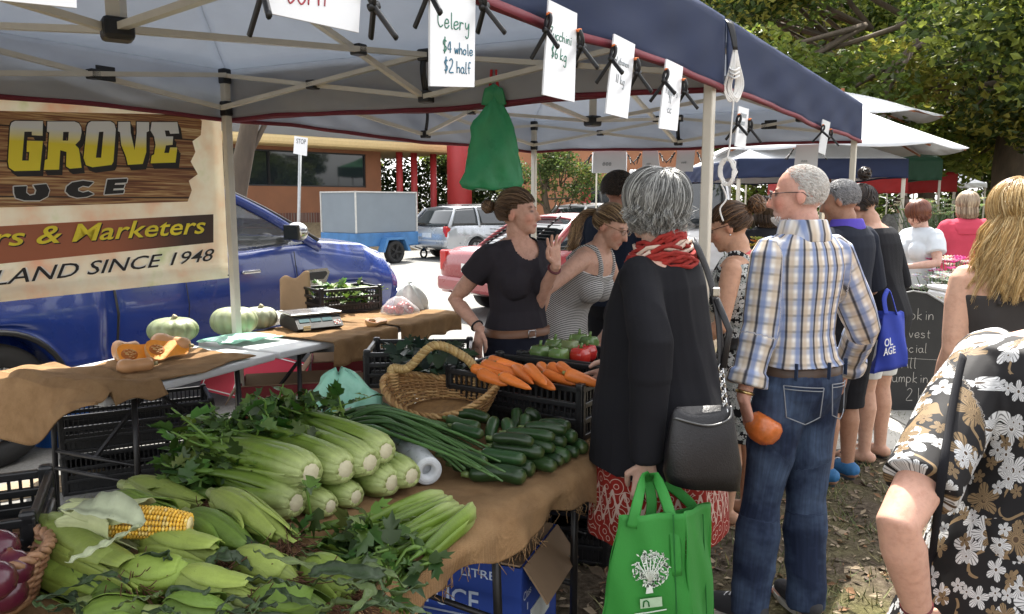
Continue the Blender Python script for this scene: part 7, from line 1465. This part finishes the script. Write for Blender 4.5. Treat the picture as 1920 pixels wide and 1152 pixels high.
# --- woman in a black and white floral dress behind the plaid man
P0 = gy(1402, 600, 3.72)
w2 = Person('woman with a brown hair bun and black and white floral dress, behind the plaid man', (P0.x, P0.y), V((-.85, .52)), 1.60, 1.02, lean=.12, head=(.15, .22, 0), skin=(.50, .29, .19))
w2.joints({-1: (V((-.25, .06, 1.03)), V((-.22, .24, .90))), 1: (V((.24, .08, 1.03)), V((.18, .27, .93)))}, {-1: dict(foot=(-.07, .05, .07), dir=(0, 1, 0))})
w2.body(.007, scalp=(.07, .036, .017), hands={-1: dict(curl=.5), 1: dict(curl=.5)}, bust=1)
FL2 = m_floral('black and white floral print', (.012, .012, .014), [(.66, .68, .66), (.42, .46, .44), (.05, .06, .05)], .085)
w2.top('dress_top', FL2, infl=.012, zlo=.88, neck=1.42, tank=True, bust=1); w2.skirt('dress_skirt', FL2, [(.50, .225, .19, 0), (.65, .215, .18, 0), (.80, .20, .155, 0), (.92, .182, .13, 0), (1.0, .16, .11, 0)]); w2.belt(1.0, .020, PBLK, .03)
w2.shoes(mat('tan leather', (.25, .13, .07), .6), mat('tan leather', (.25, .13, .07), .6), True, 'sandal')
BRN = [(.075, .038, .018), (.12, .062, .028), (.05, .025, .012), (.17, .09, .04)]
e = pulled(w2, (.15, -.9, .25), 900, .0026, BRN, 7); bun(w2, e+V((0, -.03, .01)), .045, BRN, 8, 110); 
mb = MB(); mb.tube([w2.T((.05, -.07, 1.445)), w2.T((-.04, -.075, 1.44)), w2.T((-.12, -.03, 1.41)), w2.T((-.13, .07, 1.36))], (.018, .004), 8, up=(0, -1, .3)); mb.build('red_strap', REDP, w2.root); mb = MB(); mb.ell(w2.Hd((-.082, -.006, -.042)), .005, None, 8, 6); mb.build('earring', CHROME, w2.root); w2.glasses(PBLK)

# --- man in a navy polo
P0 = gz(1588, 902, 0)
m2 = Person('grey haired man in a navy polo with a purple collar and black shorts', (P0.x-.07, P0.y), V((-.55, .83)), 1.73, 1.0, sx=.92, hs=.95, lean=.05, head=(.35, .15, 0), skin=(.36, .20, .13), female=False)
m2.joints({-1: (V((-.27, .02, 1.10)), V((-.24, .22, .98))), 1: (V((.28, .02, 1.10)), V((.22, .22, .98)))})
m2.body(.0075, scalp=(.20, .19, .19), hands={-1: dict(curl=.5), 1: dict(curl=.5)}); POL = cloth('navy pique', (.014, .017, .028)); PUR = cloth('purple cotton', (.10, .07, .42))
m2.top('polo_shirt', POL, infl=.02, zlo=.84, neck=1.47, sleeve=.95, wide=1.15, fold=(.006, (6, 6, 2.5)))
mb = MB(); mb.loft([m2.ringT(1.405, .112, .086, -.012), m2.ringT(1.44, .104, .088, -.012), m2.ringT(1.488, .084, .078, -.008), m2.ringT(1.49, .066, .062, -.008), m2.ringT(1.405, .06, .056, -.008), m2.ringT(1.405, .112, .086, -.012)], cap=False); me, P = vox(mb, .006, 2); link(me, 'collar', PUR, m2.root)
m2.pants('shorts', BLKC, infl=.02, to=.53, wide=1.08); m2.shoes(mat('blue mesh shoe', (.02, .12, .28), .7), mat('dark rubber', (.03, .04, .05), .7))
GR2 = [(.20, .20, .21), (.32, .32, .33), (.10, .10, .11), (.42, .42, .43)]; cropped(m2, 6000, GR2, 6, lambda d: d.z > -.5 and d.y < .25+.7*max(0, d.z-.2) and (d.z > -.1 or d.y < -.15), .008, .0012)
# --- person with the top knot
P0 = gz(1652, 862, 0)
p5 = Person('person in a loose black top with a dark hair knot and flip flops', (P0.x-.07, P0.y), V((-.62, .78)), 1.72, 1.0, lean=.16, head=(.1, .42, 0), skin=(.52, .31, .22))
p5.joints({-1: (V((-.25, .02, 1.10)), V((-.21, .22, 1.02))), 1: (V((.25, .0, 1.10)), V((.20, .20, 1.0)))})
p5.body(.0075, scalp=(.02, .014, .011), hands={1: dict(curl=.6), -1: dict(curl=.6)}); p5.top('top', BLKC, infl=.018, zlo=.78, neck=1.45, sleeve=1.3, wide=1.15, flare=.012, fold=(.009, (5, 5, 2.5))); p5.pants('shorts', cloth('white cotton', (.6, .6, .58)), infl=.014, to=.40)
p5.shoes(PBLK, PBLK, True, 'flip_flop'); DK = [(.022, .015, .012), (.04, .026, .018), (.012, .009, .008), (.06, .04, .028)]
e = pulled(p5, (0, -.75, .75), 900, .003, DK, 9, line=lambda d: hairline(d) and d.z > -.45); bun(p5, e+V((0, -.02, .045)), .036, DK, 10, 80); rn = random.Random(77)
p5.hair([(d, V((d.x, d.y-.5, d.z-.9)), [], .012) for d in dirs(rn, 160, lambda d: d.y < .1 and -.5 < d.z < .1)], .0026, DK, 12)
# blue shopping bag over the arm
o = gy(1664, 640, 4.38); t = thing('tote_bag', 'royal blue shopping bag with white lettering on the arm of the black top', 'shopping bag', o); BB = mat('royal blue woven bag', (.02, .045, .36), .7, var=.12, bump=.2, bs=30); mb = MB()
q = [gy(1635, 700, 4.36), gy(1698, 686, 4.38), gy(1692, 585, 4.40), gy(1652, 582, 4.38)]; mb.sheet(lambda u, v: lerp(lerp(q[0], q[1], u), lerp(q[3], q[2], u), v)+V((0, -.03*math.sin(PI*u)*math.sin(PI*v)-.02, 0))+V((.004*math.sin(v*9), .008*math.sin(u*9+v*6), 0)), 14, 14, .05); mb.build('bag', BB, t, True)
for k in (0, .07): mb = MB(); mb.tube(spline([gy(1662, 590, 4.34+k), gy(1658, 560, 4.38+k), gy(1668, 545, 4.42+k), gy(1682, 590, 4.35+k)], 6), (.014, .003), 8); mb.build('handle', BB, t, True)
mb = MB(); text_quad(mb, 'OL', [gy(1658, 651, 4.305), gy(1674, 647, 4.305), gy(1673, 632, 4.305), gy(1658, 636, 4.305)], (0, -1, 0), .004, 0, 0, .02); text_quad(mb, 'AGE', [gy(1656, 668, 4.305), gy(1679, 662, 4.305), gy(1678, 648, 4.305), gy(1657, 653, 4.305)], (0, -1, 0), .004, 0, 0, .02); mb.build('lettering', CARD, t, True)

# --- vendor in a charcoal T shirt
P0 = gy(970, 600, 3.98)
v1 = Person('vendor in a charcoal T shirt with one hand on her hip and one raised', (P0.x, P0.y), V((.55, -.83)), 1.66, .98, lean=.02, head=(.62, -.08, 0), skin=(.58, .34, .25), twist=0)
re, rw = gy(852, 562, 3.98), gy(900, 618, 3.80); le, lw = gy(1000, 585, 4.02), gy(1043, 497, 3.78)
v1.joints({1: (v1.L(re), v1.L(rw)), -1: (v1.L(le), v1.L(lw))})
R3i = v1.Mi.to_3x3()
v1.body(.0055, scalp=(.10, .058, .03), hands={1: dict(d=R3i @ V((-.15, -.05, -1)), pn=R3i @ V((.7, .5, 0)), curl=.35, thumb=.2), -1: dict(d=R3i @ V((-.12, -.1, 1)), pn=R3i @ V((.5, -.55, .1)), curl=.28, thumb=.3, spread=.22)}, bust=1)
v1.top('t_shirt', cloth('charcoal jersey', (.030, .026, .032), var=.2), infl=.012, zlo=.93, neck=1.47, sleeve=.48, bust=1, wide=1.12, voxel=.0055, fold=(.009, (9, 9, 4)), scoop=[((0, .09, 1.43), (.075, .12, .075)), ((0, 0, 1.49), (.085, .1, .045))])
v1.pants('trousers', cloth('dark navy twill', (.014, .016, .028)), infl=.012, top=.97); v1.belt(.965, .020, mat('tan belt leather', (.17, .075, .035), .5, var=.2), .02); v1.shoes(PBLK)
BR3 = [(.11, .062, .032), (.17, .10, .055), (.075, .04, .02), (.24, .15, .085)]
e = pulled(v1, (0, -.95, .15), 900, .0025, BR3, 14); bun(v1, e+V((0, -.028, .0)), .034, BR3, 15, 80)
mb = MB(); mb.tube(spline([v1.T((-.07, -.02, 1.445)), v1.T((-.055, .06, 1.40)), v1.T((.0, .112, 1.31)), v1.T((.055, .06, 1.40)), v1.T((.07, -.02, 1.445))], 6), .003, 6); mb.ell(v1.T((0, .118, 1.30)), (.010, .006, .013), None, 10, 8); mb.build('necklace', mat('brown cord', (.09, .04, .02), .7), v1.root)
wd = (V(v1.L(lw))-V(v1.L(le))).normalized(); v1.band('bracelet', V(v1.L(lw))-wd*.03, V(v1.L(lw)), .030, mat('dark red beads', (.12, .02, .025), .5), .006); wd = (V(v1.L(rw))-V(v1.L(re))).normalized(); v1.band('hair_tie', V(v1.L(rw))-wd*.03, V(v1.L(rw)), .030, PBLK, .005)

# --- vendor in a striped singlet, bending forward
P0 = gy(1052, 620, 4.45)
v2 = Person('vendor in a striped singlet with glasses bending over the produce', (P0.x, P0.y), V((.86, -.50)), 1.66, 1.0, lean=.50, head=(-.10, -.12, 0), skin=(.56, .34, .25))
re, rw = gy(1010, 560, 4.2), gy(960, 640, 4.1); le, lw = gy(1185, 560, 4.30), gy(1125, 622, 4.12)
v2.joints({1: (v2.L(gy(1022, 545, 4.05)), v2.L(gy(1000, 622, 4.12))), -1: (v2.L(gy(1165, 570, 4.6)), v2.L(gy(1135, 625, 4.35)))})
v2.body(.0065, scalp=(.13, .08, .04), hands={1: dict(curl=.6), -1: dict(curl=.5)}, bust=1)
v2.top('singlet', m_stripe('black and white stripes', (.55, .54, .52), (.03, .03, .035), .0095, .40), infl=.014, zlo=.85, neck=1.36, tank=True, bust=1, flare=.02); v2.pants('jeans', DENIM, infl=.012); v2.shoes(PBLK); v2.glasses(mat('tortoiseshell frame', (.2, .09, .03), .3))
BR4 = [(.15, .09, .045), (.30, .20, .10), (.09, .05, .025), (.42, .29, .15)]; rn = random.Random(19); st_ = []
for d in dirs(rn, 900, hairline):
    b = V((rn.gauss(0, .08), -.85, .1+rn.gauss(0, .06))); E = V((b.x*.1, -.012+b.y*.13, .03+b.z*.1)); st_.append((d, b, [E+V((rn.gauss(.03, .02), -.04, -.02)), E+V((rn.gauss(.06, .025), -.06, -.09)), E+V((rn.gauss(.04, .03), -.05, -.18)), E+V((rn.gauss(.06, .03), -.03, -.25))] if rn.random() < .5 else [], .014))
v2.hair(st_, .0027, BR4, 20)

# --- dark haired man behind
P0 = gy(1155, 500, 5.3)
m12 = Person('dark haired man in a navy shirt behind the striped vendor', (P0.x, P0.y), V((.55, .83)), 1.80, 1.08, head=(-.9, .1, 0), skin=(.40, .21, .15), female=False); m12.joints({-1: (V((-.28, .03, 1.10)), V((-.24, .18, .92))), 1: (V((.28, .03, 1.10)), V((.24, .18, .92)))}); m12.body(.009, scalp=(.02, .014, .011), hands={1: {}, -1: {}}); m12.top('shirt', cloth('dark navy cotton', (.012, .018, .035)), infl=.022, zlo=.84, neck=1.47, sleeve=.6, wide=1.2); m12.pants('trousers', BLKC, infl=.014); m12.shoes(PBLK)
cropped(m12, 3200, DK, 22, lambda d: d.z > -.42 and d.y < .35+.8*max(0, d.z-.1), .022, .003)

# --- blonde woman at the right
P0 = gy(1905, 600, 2.55)
w8 = Person('woman with long blonde hair in a grey tank top at the right edge', (P0.x, P0.y), V((.35, .94)), 1.66, 1.02, lean=.02, head=(-.2, .05, 0), skin=(.62, .38, .27))
w8.joints({-1: (w8.L(gy(1788, 655, 2.58)), w8.L(gy(1752, 775, 2.72))), 1: (V((.26, .02, 1.09)), V((.2, .2, .98)))})
w8.body(.006, scalp=(.42, .28, .11), hands={-1: dict(curl=.6), 1: dict(curl=.5)}, bust=1); w8.top('tank_top', cloth('dark grey rib', (.055, .05, .048), var=.2), infl=.010, zlo=.88, neck=1.37, tank=True, bust=1); w8.pants('trousers', BLKC, infl=.012); w8.shoes(PBLK, PBLK, True, 'sandal')
BL = [(.50, .33, .13), (.62, .44, .20), (.36, .22, .08), (.72, .56, .30), (.44, .28, .10)]; rn = random.Random(23); st_ = []
for d in dirs(rn, 2500, lambda d: d.z > -.3 and (d.y < .45 or d.z > .3)):
    h = V((d.x, d.y, 0)); h = h.normalized() if h.length > .05 else V((0, -1, 0)); end = (V((h.x*.9, min(h.y, .15)-.25, rn.uniform(-.55, -.15)))).normalized(); lf = rn.uniform(.006, .022)+.008*math.sin(h.x*11); E = V((end.x*(.079+lf), -.012+end.y*(.1+lf), .025+end.z*(.094+lf))); ph = rn.uniform(0, 6); L_ = rn.uniform(.16, .29); sp = rn.uniform(-.06, .02) ; ex = []
    for i in range(1, 7): f = i/6; ex.append(E+V((E.x*.35*f+.012*math.sin(ph+f*7)+sp*f*.5, -.035*f+.010*math.cos(ph+f*7), -L_*f)))
    st_.append((lerp(V((rn.gauss(0, .1), .1, 1)), d, rn.uniform(.15, .8)), end, ex, lf))
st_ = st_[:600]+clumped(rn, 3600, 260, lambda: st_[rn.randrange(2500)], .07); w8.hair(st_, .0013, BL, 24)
# --- large woman in a floral dress, nearest
P0 = gy(1955, 900, 1.72)
w9 = Person('woman in a brown and white floral dress cut off by the right edge', (P0.x, P0.y), V((.80, .60)), 1.53, 1.28, lean=.12, head=(0, .15, 0), skin=(.60, .35, .26))
ls = gy(1805, 700, 1.60); w9.joints({-1: (w9.L(gy(1684, 985, 1.55)), w9.L(gy(1722, 1150, 1.62))), 1: (V((.30, .12, .95)), V((.24, .32, .85)))})
w9.body(.0065, {-1: dict(curl=.5), 1: dict(curl=.5)}, bust=1)
FL9 = m_floral('brown and white floral print', (.014, .013, .014), [(.60, .60, .60), (.24, .165, .09), (.08, .05, .03)], .115)
w9.top('dress_top', FL9, infl=.016, zlo=.85, neck=1.455, sleeve=.80, wide=1.22, bust=1, voxel=.006, fold=(.006, (6, 6, 3)))
w9.skirt('dress_skirt', FL9, [(.40, .28, .25, 0), (.60, .25, .22, 0), (.80, .21, .17, 0), (.92, .185, .14, 0), (1.0, .17, .12, 0)]); w9.shoes(PBLK)
from mathutils.bvhtree import BVHTree
_o = [c for c in w9.root.children if c.name.startswith('dress')]; mb = MB(); P = []
bv = [BVHTree.FromPolygons([w9.M @ v.co for v in c.data.vertices], [tuple(p.vertices) for p in c.data.polygons]) for c in _o]
for px, py in ((1806, 668), (1792, 730), (1780, 800), (1768, 880), (1758, 960), (1748, 1040), (1738, 1110), (1728, 1180)):
    h = [q[0] for q in (b.ray_cast(V((0, 0, CZ)), ray(px, py).normalized()) for b in bv) if q[0] is not None]
    if h: p = min(h, key=lambda p: p.length); P.append(p-ray(px, py).normalized()*.012)
if len(P) > 3: mb.tube(spline(P, 5), (.011, .005), 8, up=(0, -1, .1)); mb.build('shoulder_strap', BLKC, w9.root, True)
wd = (V(w9.arm[-1][1])-V(w9.arm[-1][0])).normalized(); w9.band('bracelet', V(w9.arm[-1][1])-wd*.025, V(w9.arm[-1][1]), .030, mat('dark red beads'), .005)
cropped(w9, 2500, GREY, 30, lambda d: d.z > -.5 and d.y < .4, .03, .003)
# --- people farther along the row
def simple(label, px, Y, face, H, girth, hairc, skin, topm, botm, sleeve, hd=(0, 0, 0), lean=0, arms=None, female=True, long=False, zlo=.88):
    P0 = gy(px, 500, Y); s = Person(label, (P0.x, P0.y), V(face), H, girth, lean=lean, head=hd, skin=skin, female=female); s.joints(arms or {-1: (V((-.26, .05, 1.08)), V((-.16, .28, 1.05))), 1: (V((.26, .05, 1.08)), V((.16, .28, 1.05)))}); s.body(.010, {-1: {}, 1: {}}, bust=female); s.top('top', topm, infl=.018, zlo=zlo, neck=1.47, sleeve=sleeve, wide=1.15, bust=female, voxel=.009); s.pants('trousers', botm, infl=.014, voxel=.009); s.shoes(PBLK); rn = random.Random(px); st_ = []
    for d in dirs(rn, 420, lambda d: d.z > -.35 and (d.y < .4 or d.z > .3)):
        h = V((d.x, d.y, 0)).normalized(); end = V((h.x, h.y, rn.uniform(-.9, -.3))).normalized(); E = V((end.x*.1, -.012+end.y*.12, .025+end.z*.11)); st_.append((lerp(V((0, -.2, 1)), d, rn.uniform(.2, .8)), end, [E+V((0, 0, -.03))] + ([E+V((0, -.02, -.09))] if long else []), .02))
    s.hair(st_, .006, hairc, px); return s
simple('auburn haired woman in a white T shirt, facing left by the flowers', 1722, 7.0, (-.85, -.25), 1.62, 1.0, [(.12, .035, .02), (.18, .06, .03)], (.6, .38, .3), cloth('white jersey', (.62, .66, .70)), cloth('black trousers', (.02, .02, .022)), .6, (0, .35, 0))
ph = simple('woman in a pink hooded top and black trousers, seen from behind', 1805, 7.6, (.25, .95), 1.70, 1.12, [(.35, .26, .17), (.5, .4, .28), (.22, .15, .1)], (.6, .36, .28), cloth('pink fleece', (.52, .06, .10)), cloth('black trousers'), .75, long=True)
mb = MB(); mb.loft([ph.ringT(1.30, .10, .03, -.125), ph.ringT(1.36, .13, .05, -.105), ph.ringT(1.42, .135, .07, -.06), ph.ringT(1.45, .11, .06, -.04)]); me, P = vox(mb, .009, 3); link(me, 'hood', cloth('pink fleece'), ph.root)
simple('shopper in dark clothes beyond the pink hooded top', 1868, 9.0, (-.5, .8), 1.72, 1.1, [(.02, .015, .012)], (.3, .18, .12), cloth('dark jersey', (.02, .02, .024)), cloth('black trousers'), 1.6, female=False)
simple('distant shopper in a checked shirt under the red tents', 1682, 11.5, (.2, .95), 1.70, 1.0, [(.1, .06, .04)], (.5, .3, .22), cloth('grey check', (.22, .22, .21), var=.5, vs=60), cloth('black trousers'), 1.5, female=False)
simple('brown haired person beyond the floral dress', 1432, 6.4, (-.3, .9), 1.64, 1.0, [(.06, .035, .02), (.1, .06, .035)], (.5, .3, .22), cloth('dark jersey'), cloth('black trousers'), 1.4, long=True)

# ---------------------------------------------------------------- chalk board, flowers, far tents
bo_ = gz(1712, 775, 0); bo_.z = 0; Yb = 5.75; cb = thing('chalkboard', 'round topped black chalkboard with a pumpkin special in chalk', 'sign', gy(1730, 700, Yb)); cb.location.z = 0; ROOTM[cb.name] = Matrix.Translation(cb.location)
def cbp(px, py): return gy(px, py, Yb+.0)
pts = [(1666, 772), (1795, 772), (1795, 640), (1788, 600), (1768, 568), (1738, 550), (1712, 546), (1690, 550), (1668, 562)]; n = len(pts); mb = MB(); f3 = [cbp(*p) for p in pts]; b3 = [p+V((0, .025, 0)) for p in f3]; mb.add(f3+b3, [tuple(range(n)), tuple(range(2*n-1, n-1, -1))]+[(i, n+i, n+(i+1) % n, (i+1) % n) for i in range(n)], 0, False); cbo = mb.build('board', mat('chalkboard paint', (.018, .018, .018), .75, var=.5, vs=8), cb, True)
mb = MB(); mb.tube([p+V((0, -.004, 0)) for p in f3[2:]], .006, 6); mb.build('rim', mat('grey metal edge', (.2, .2, .2), .5), cb, True); mb = MB(); mb.bar(cbp(1690, 560)+V((0, .04, 0)), V((cbp(1690, 0).x, Yb+.5, 0)), .04); mb.bar(cbp(1775, 590)+V((0, .04, 0)), V((cbp(1775, 0).x, Yb+.5, 0)), .04); mb.build('prop', WOODM, cb, True)
mb = MB(); mb.bar(V((f3[0].x, Yb+.012, 0)), f3[0]+V((.02, .012, .02)), .03); mb.bar(V((f3[1].x-.02, Yb+.012, 0)), f3[1]+V((-.02, .012, .02)), .03); mb.build('foot', WOODM, cb, True)
CHK = mat('chalk', (.42, .40, .37), .95); k = Yb/F; mb = MB()
for txt, px, py, sz in (('Pumpkin', 1664, 598, 14), ('Harvest', 1668, 632, 12), ('Special', 1670, 660, 12), ('All', 1690, 690, 13), ('Pumpkin', 1660, 716, 13), ('2 kg', 1697, 750, 15)): handwrite(mb, txt, cbp(px, py), V((1, 0, -.03)), V((0, 0, 1)), V((0, -1, 0)), sz*k*.78, .0024, .002)
mb.bar(cbp(1668, 670)+V((0, -.002, 0)), cbp(1772, 676)+V((0, -.002, 0)), .004, .002); mb.build('handwriting', CHK, cbo, True)
VCF = mat('petals and stems', None, .6, var=.2, vs=20, trans=.2)
def flowers(label, px, py, Y, n, cols, hgt, spread, seed, bucket=(.02, .02, .022)):
    c = gy(px, py, Y); rn = random.Random(seed); t = thing('flower_bucket', label, 'flowers', (c.x, c.y, 0)); mb = MB(); z0 = c.z-hgt; mb.lathe([(.001, 0), (.11, 0), (.15, z0), (.14, z0), (.10, .02), (.001, .02)], 20, Matrix.Translation((c.x, c.y, 0))); mb.build('bucket', mat('bucket %s' % label[:6], bucket, .5), t, True); mb = MB(); fb = MB()
    for i in range(n):
        b = V((c.x+rn.gauss(0, .05), c.y+rn.gauss(0, .05), z0*.4)); e = V((c.x+rn.gauss(0, spread), c.y+rn.gauss(0, spread), c.z+rn.uniform(-.12, .08))); mb.tube([b, lerp(b, e, .6)+V((0, 0, .04)), e], .004, 4, col=(.10, .15, .06)); k = rn.choice(cols); lobeleaf(mb, lerp(b, e, .8), V((rn.gauss(0, 1), rn.gauss(0, 1), .5)), V((0, 0, 1)), .07, (.07, .12, .05), rn)
        for j in range(9): a = j*.7; d = V((math.cos(a), math.sin(a), .5)); fb.add([e, e+d*.03+V((.01, 0, 0)), e+d*.045, e+d*.03-V((.01, 0, 0))], [(0, 1, 2, 3)], 0, False, tuple(q*rn.uniform(.7, 1.2) for q in k))
    mb.build('stems', VCF, t, True); fb.build('petals', VCF, t, True)
flowers('bucket of magenta and cream flowers beyond the chalkboard', 1785, 500, 6.9, 70, [(.5, .04, .2), (.6, .3, .4), (.65, .6, .5)], .3, .16, 3); flowers('bucket of silvery dried foliage behind the chalkboard', 1775, 530, 6.5, 70, [(.5, .5, .46), (.4, .42, .36)], .3, .17, 4, (.02, .02, .022)); flowers('bucket of orange and yellow flowers beyond the plaid man', 1440, 470, 5.6, 60, [(.75, .22, .04), (.7, .5, .06), (.5, .5, .1)], .3, .14, 5); flowers('bunches of greenery and pale flowers under the blue tent', 1755, 385, 9.5, 90, [(.5, .5, .3), (.3, .4, .15)], .4, .25, 6)
wbx = thing('foam_box', 'white foam box on the ground by the chalkboard', 'box', gz(1770, 745, 0)); c = gz(1765, 700, .0); wbx.location = (gy(1790, 555, 6.3).x, 6.3, 0); ROOTM[wbx.name] = Matrix.Translation(wbx.location); z = gy(1790, 545, 6.3).z
mb = MB(); mb.box((0, 0, z/2), (.3, .3, z), None, .02); mb.build('wall', CARD, wbx); mb = MB(); mb.box((0, 0, z+.02), (.31, .31, .035), None, .01); mb.build('lid', CARD, wbx)
def ftent(label, px0, px1, ypx, Y, ze_, apex, mo, mi, trim, wdeg=8, depth=3, val=.3):
    a = gy(px0, ypx, Y); b = gy(px1, ypx, Y); zv = a.z; d = (b-a); d.z = 0; L = d.length; x = d.normalized(); y = V((-x.y, x.x, 0)); Cs = [flat(a, 0), flat(b, 0), flat(b, 0)+y*depth, flat(a, 0)+y*depth]
    Cs = [V((p.x, p.y, 0)) for p in Cs]; return tent(label, Cs, zv, zv+val, zv+val+apex, mo, mi, trim, truss=False)
WHT = mat('white canopy cloth', (.72, .73, .74), .7, var=.05, trans=.25); GRN = mat('dark green canopy cloth', (.012, .06, .028), .7, var=.1, trans=.05); REDT = mat('red canopy cloth', (.42, .015, .015), .7, var=.1, trans=.15)
def dual(label, px0, px1, ypx, Y, apex, val, mo, mv, depth=3):
    t = ftent(label, px0, px1, ypx, Y, 0, apex, mo, mo, mv, depth=depth, val=val)
    for ch in t.children:
        if ch.name.startswith('valance'): ch.data.materials[0] = mv
    return t
dual('market tent with white roof and navy valance beyond the shoppers', 1383, 1701, 334, 10.0, .75, .24, WHT, NAVY)
dual('dark green market tent behind the navy and white one', 1690, 1765, 338, 15.5, 1.1, .40, GRN, GRN, 3.2); dual('red market tent in the distance', 1700, 1793, 360, 17.5, .5, .42, REDT, REDT, 4); dual('long red market tent under the white roofed one', 1540, 1700, 362, 14.5, .3, .32, REDT, REDT, 3)
dual('white tent farthest along the row', 1790, 1850, 352, 22, .7, .12, WHT, WHT, 4)
dual('plain green tent far behind the corner post', 1400, 1560, 292, 24, .8, .5, mat('mid green canopy cloth', (.03, .13, .06), .7), GRN, 3)
def umbrella(label, px, py, Y, half, drop, px_l=None):
    c = gy(px, py, Y); t = thing('market_umbrella', label, 'umbrella', (c.x, c.y, 0), R(20)); mb = MB(); n = 8
    for i in range(n):
        a0, a1 = 2*PI*i/n, 2*PI*(i+1)/n; mb.sheet(lambda u, v: V((math.cos(lerp(a0, a1, u))*half*v*(1-.05*math.sin(PI*u)), math.sin(lerp(a0, a1, u))*half*v*(1-.05*math.sin(PI*u)), c.z-drop*v-.04*math.sin(PI*v)*(1-abs(2*u-1))*-1-.05*math.sin(PI*u)*v)), 6, 8, -.004)
    mb.build('canopy', WHT, t); mb = MB(); mb.tube([V((0, 0, 0)), V((0, 0, c.z+.05))], .03, 10); mb.build('pole', mat('varnished timber', (.32, .12, .05), .5), t)
    for i in range(n): a = 2*PI*i/n; mb = MB(); mb.bar(V((0, 0, c.z-.05)), V((math.cos(a)*half*.98, math.sin(a)*half*.98, c.z-drop-.03)), .02); mb.build('rib', mat('varnished timber'), t)
umbrella('large white market umbrella rising behind the far navy corner', 1562, 190, 11.2, 1.72, .70); umbrella('second white market umbrella just behind the first', 1580, 172, 13.0, 1.5, .45)

# ---------------------------------------------------------------- litter, grass
rnd = random.Random(50); mb = MB()
for i in range(9000):
    a = rnd.uniform(-2.5, 6); b = -abs(rnd.gauss(0, 1.6))+rnd.uniform(-.2, 1.4); p = st(a, b); s = rnd.uniform(.008, .035)*(1 if rnd.random() < .97 else 1.9); th = rnd.uniform(0, 6.28); d = V((math.cos(th), math.sin(th), rnd.gauss(0, .25))); e = V((-math.sin(th), math.cos(th), rnd.gauss(0, .4)))*.35; p.z = .006; c = rnd.choice([(.16, .12, .08), (.26, .20, .13), (.09, .065, .045), (.34, .27, .18), (.22, .12, .06)]); mb.add([p-d*s, p+e*s+V((0, 0, .004)), p+d*s, p-e*s+V((0, 0, .003))], [(0, 1, 2, 3)], 0, False, c)
tag(mb.build('bark_mulch', mat('bark chips', None, .9, var=.3, vs=30)), 'brown bark chips and dead leaves littered over the ground', 'ground litter', kind='stuff')
mb = MB()
for i in range(420):
    if rnd.random() < .65: a, b = rnd.uniform(-1, 5), rnd.gauss(-.75, .5)
    else: a, b = rnd.uniform(-2, 3), rnd.uniform(1.6, 3.2)
    c0_ = st(a, b)
    for k in range(26): p = c0_+V((rnd.gauss(0, .055), rnd.gauss(0, .055), 0)); h = rnd.uniform(.02, .06); l_ = V((rnd.gauss(0, .03), rnd.gauss(0, .03), h)); w = V((rnd.gauss(0, 1), rnd.gauss(0, 1), 0)).normalized()*.003; c = rnd.choice([(.09, .12, .03), (.16, .17, .05), (.28, .25, .11), (.06, .09, .025)]); mb.add([p-w, p+w, p+l_], [(0, 1, 2)], 0, False, c)
tag(mb.build('grass', mat('grass blade', None, .7, var=.2, vs=4)), 'sparse trampled grass around the stall', 'grass', kind='stuff')
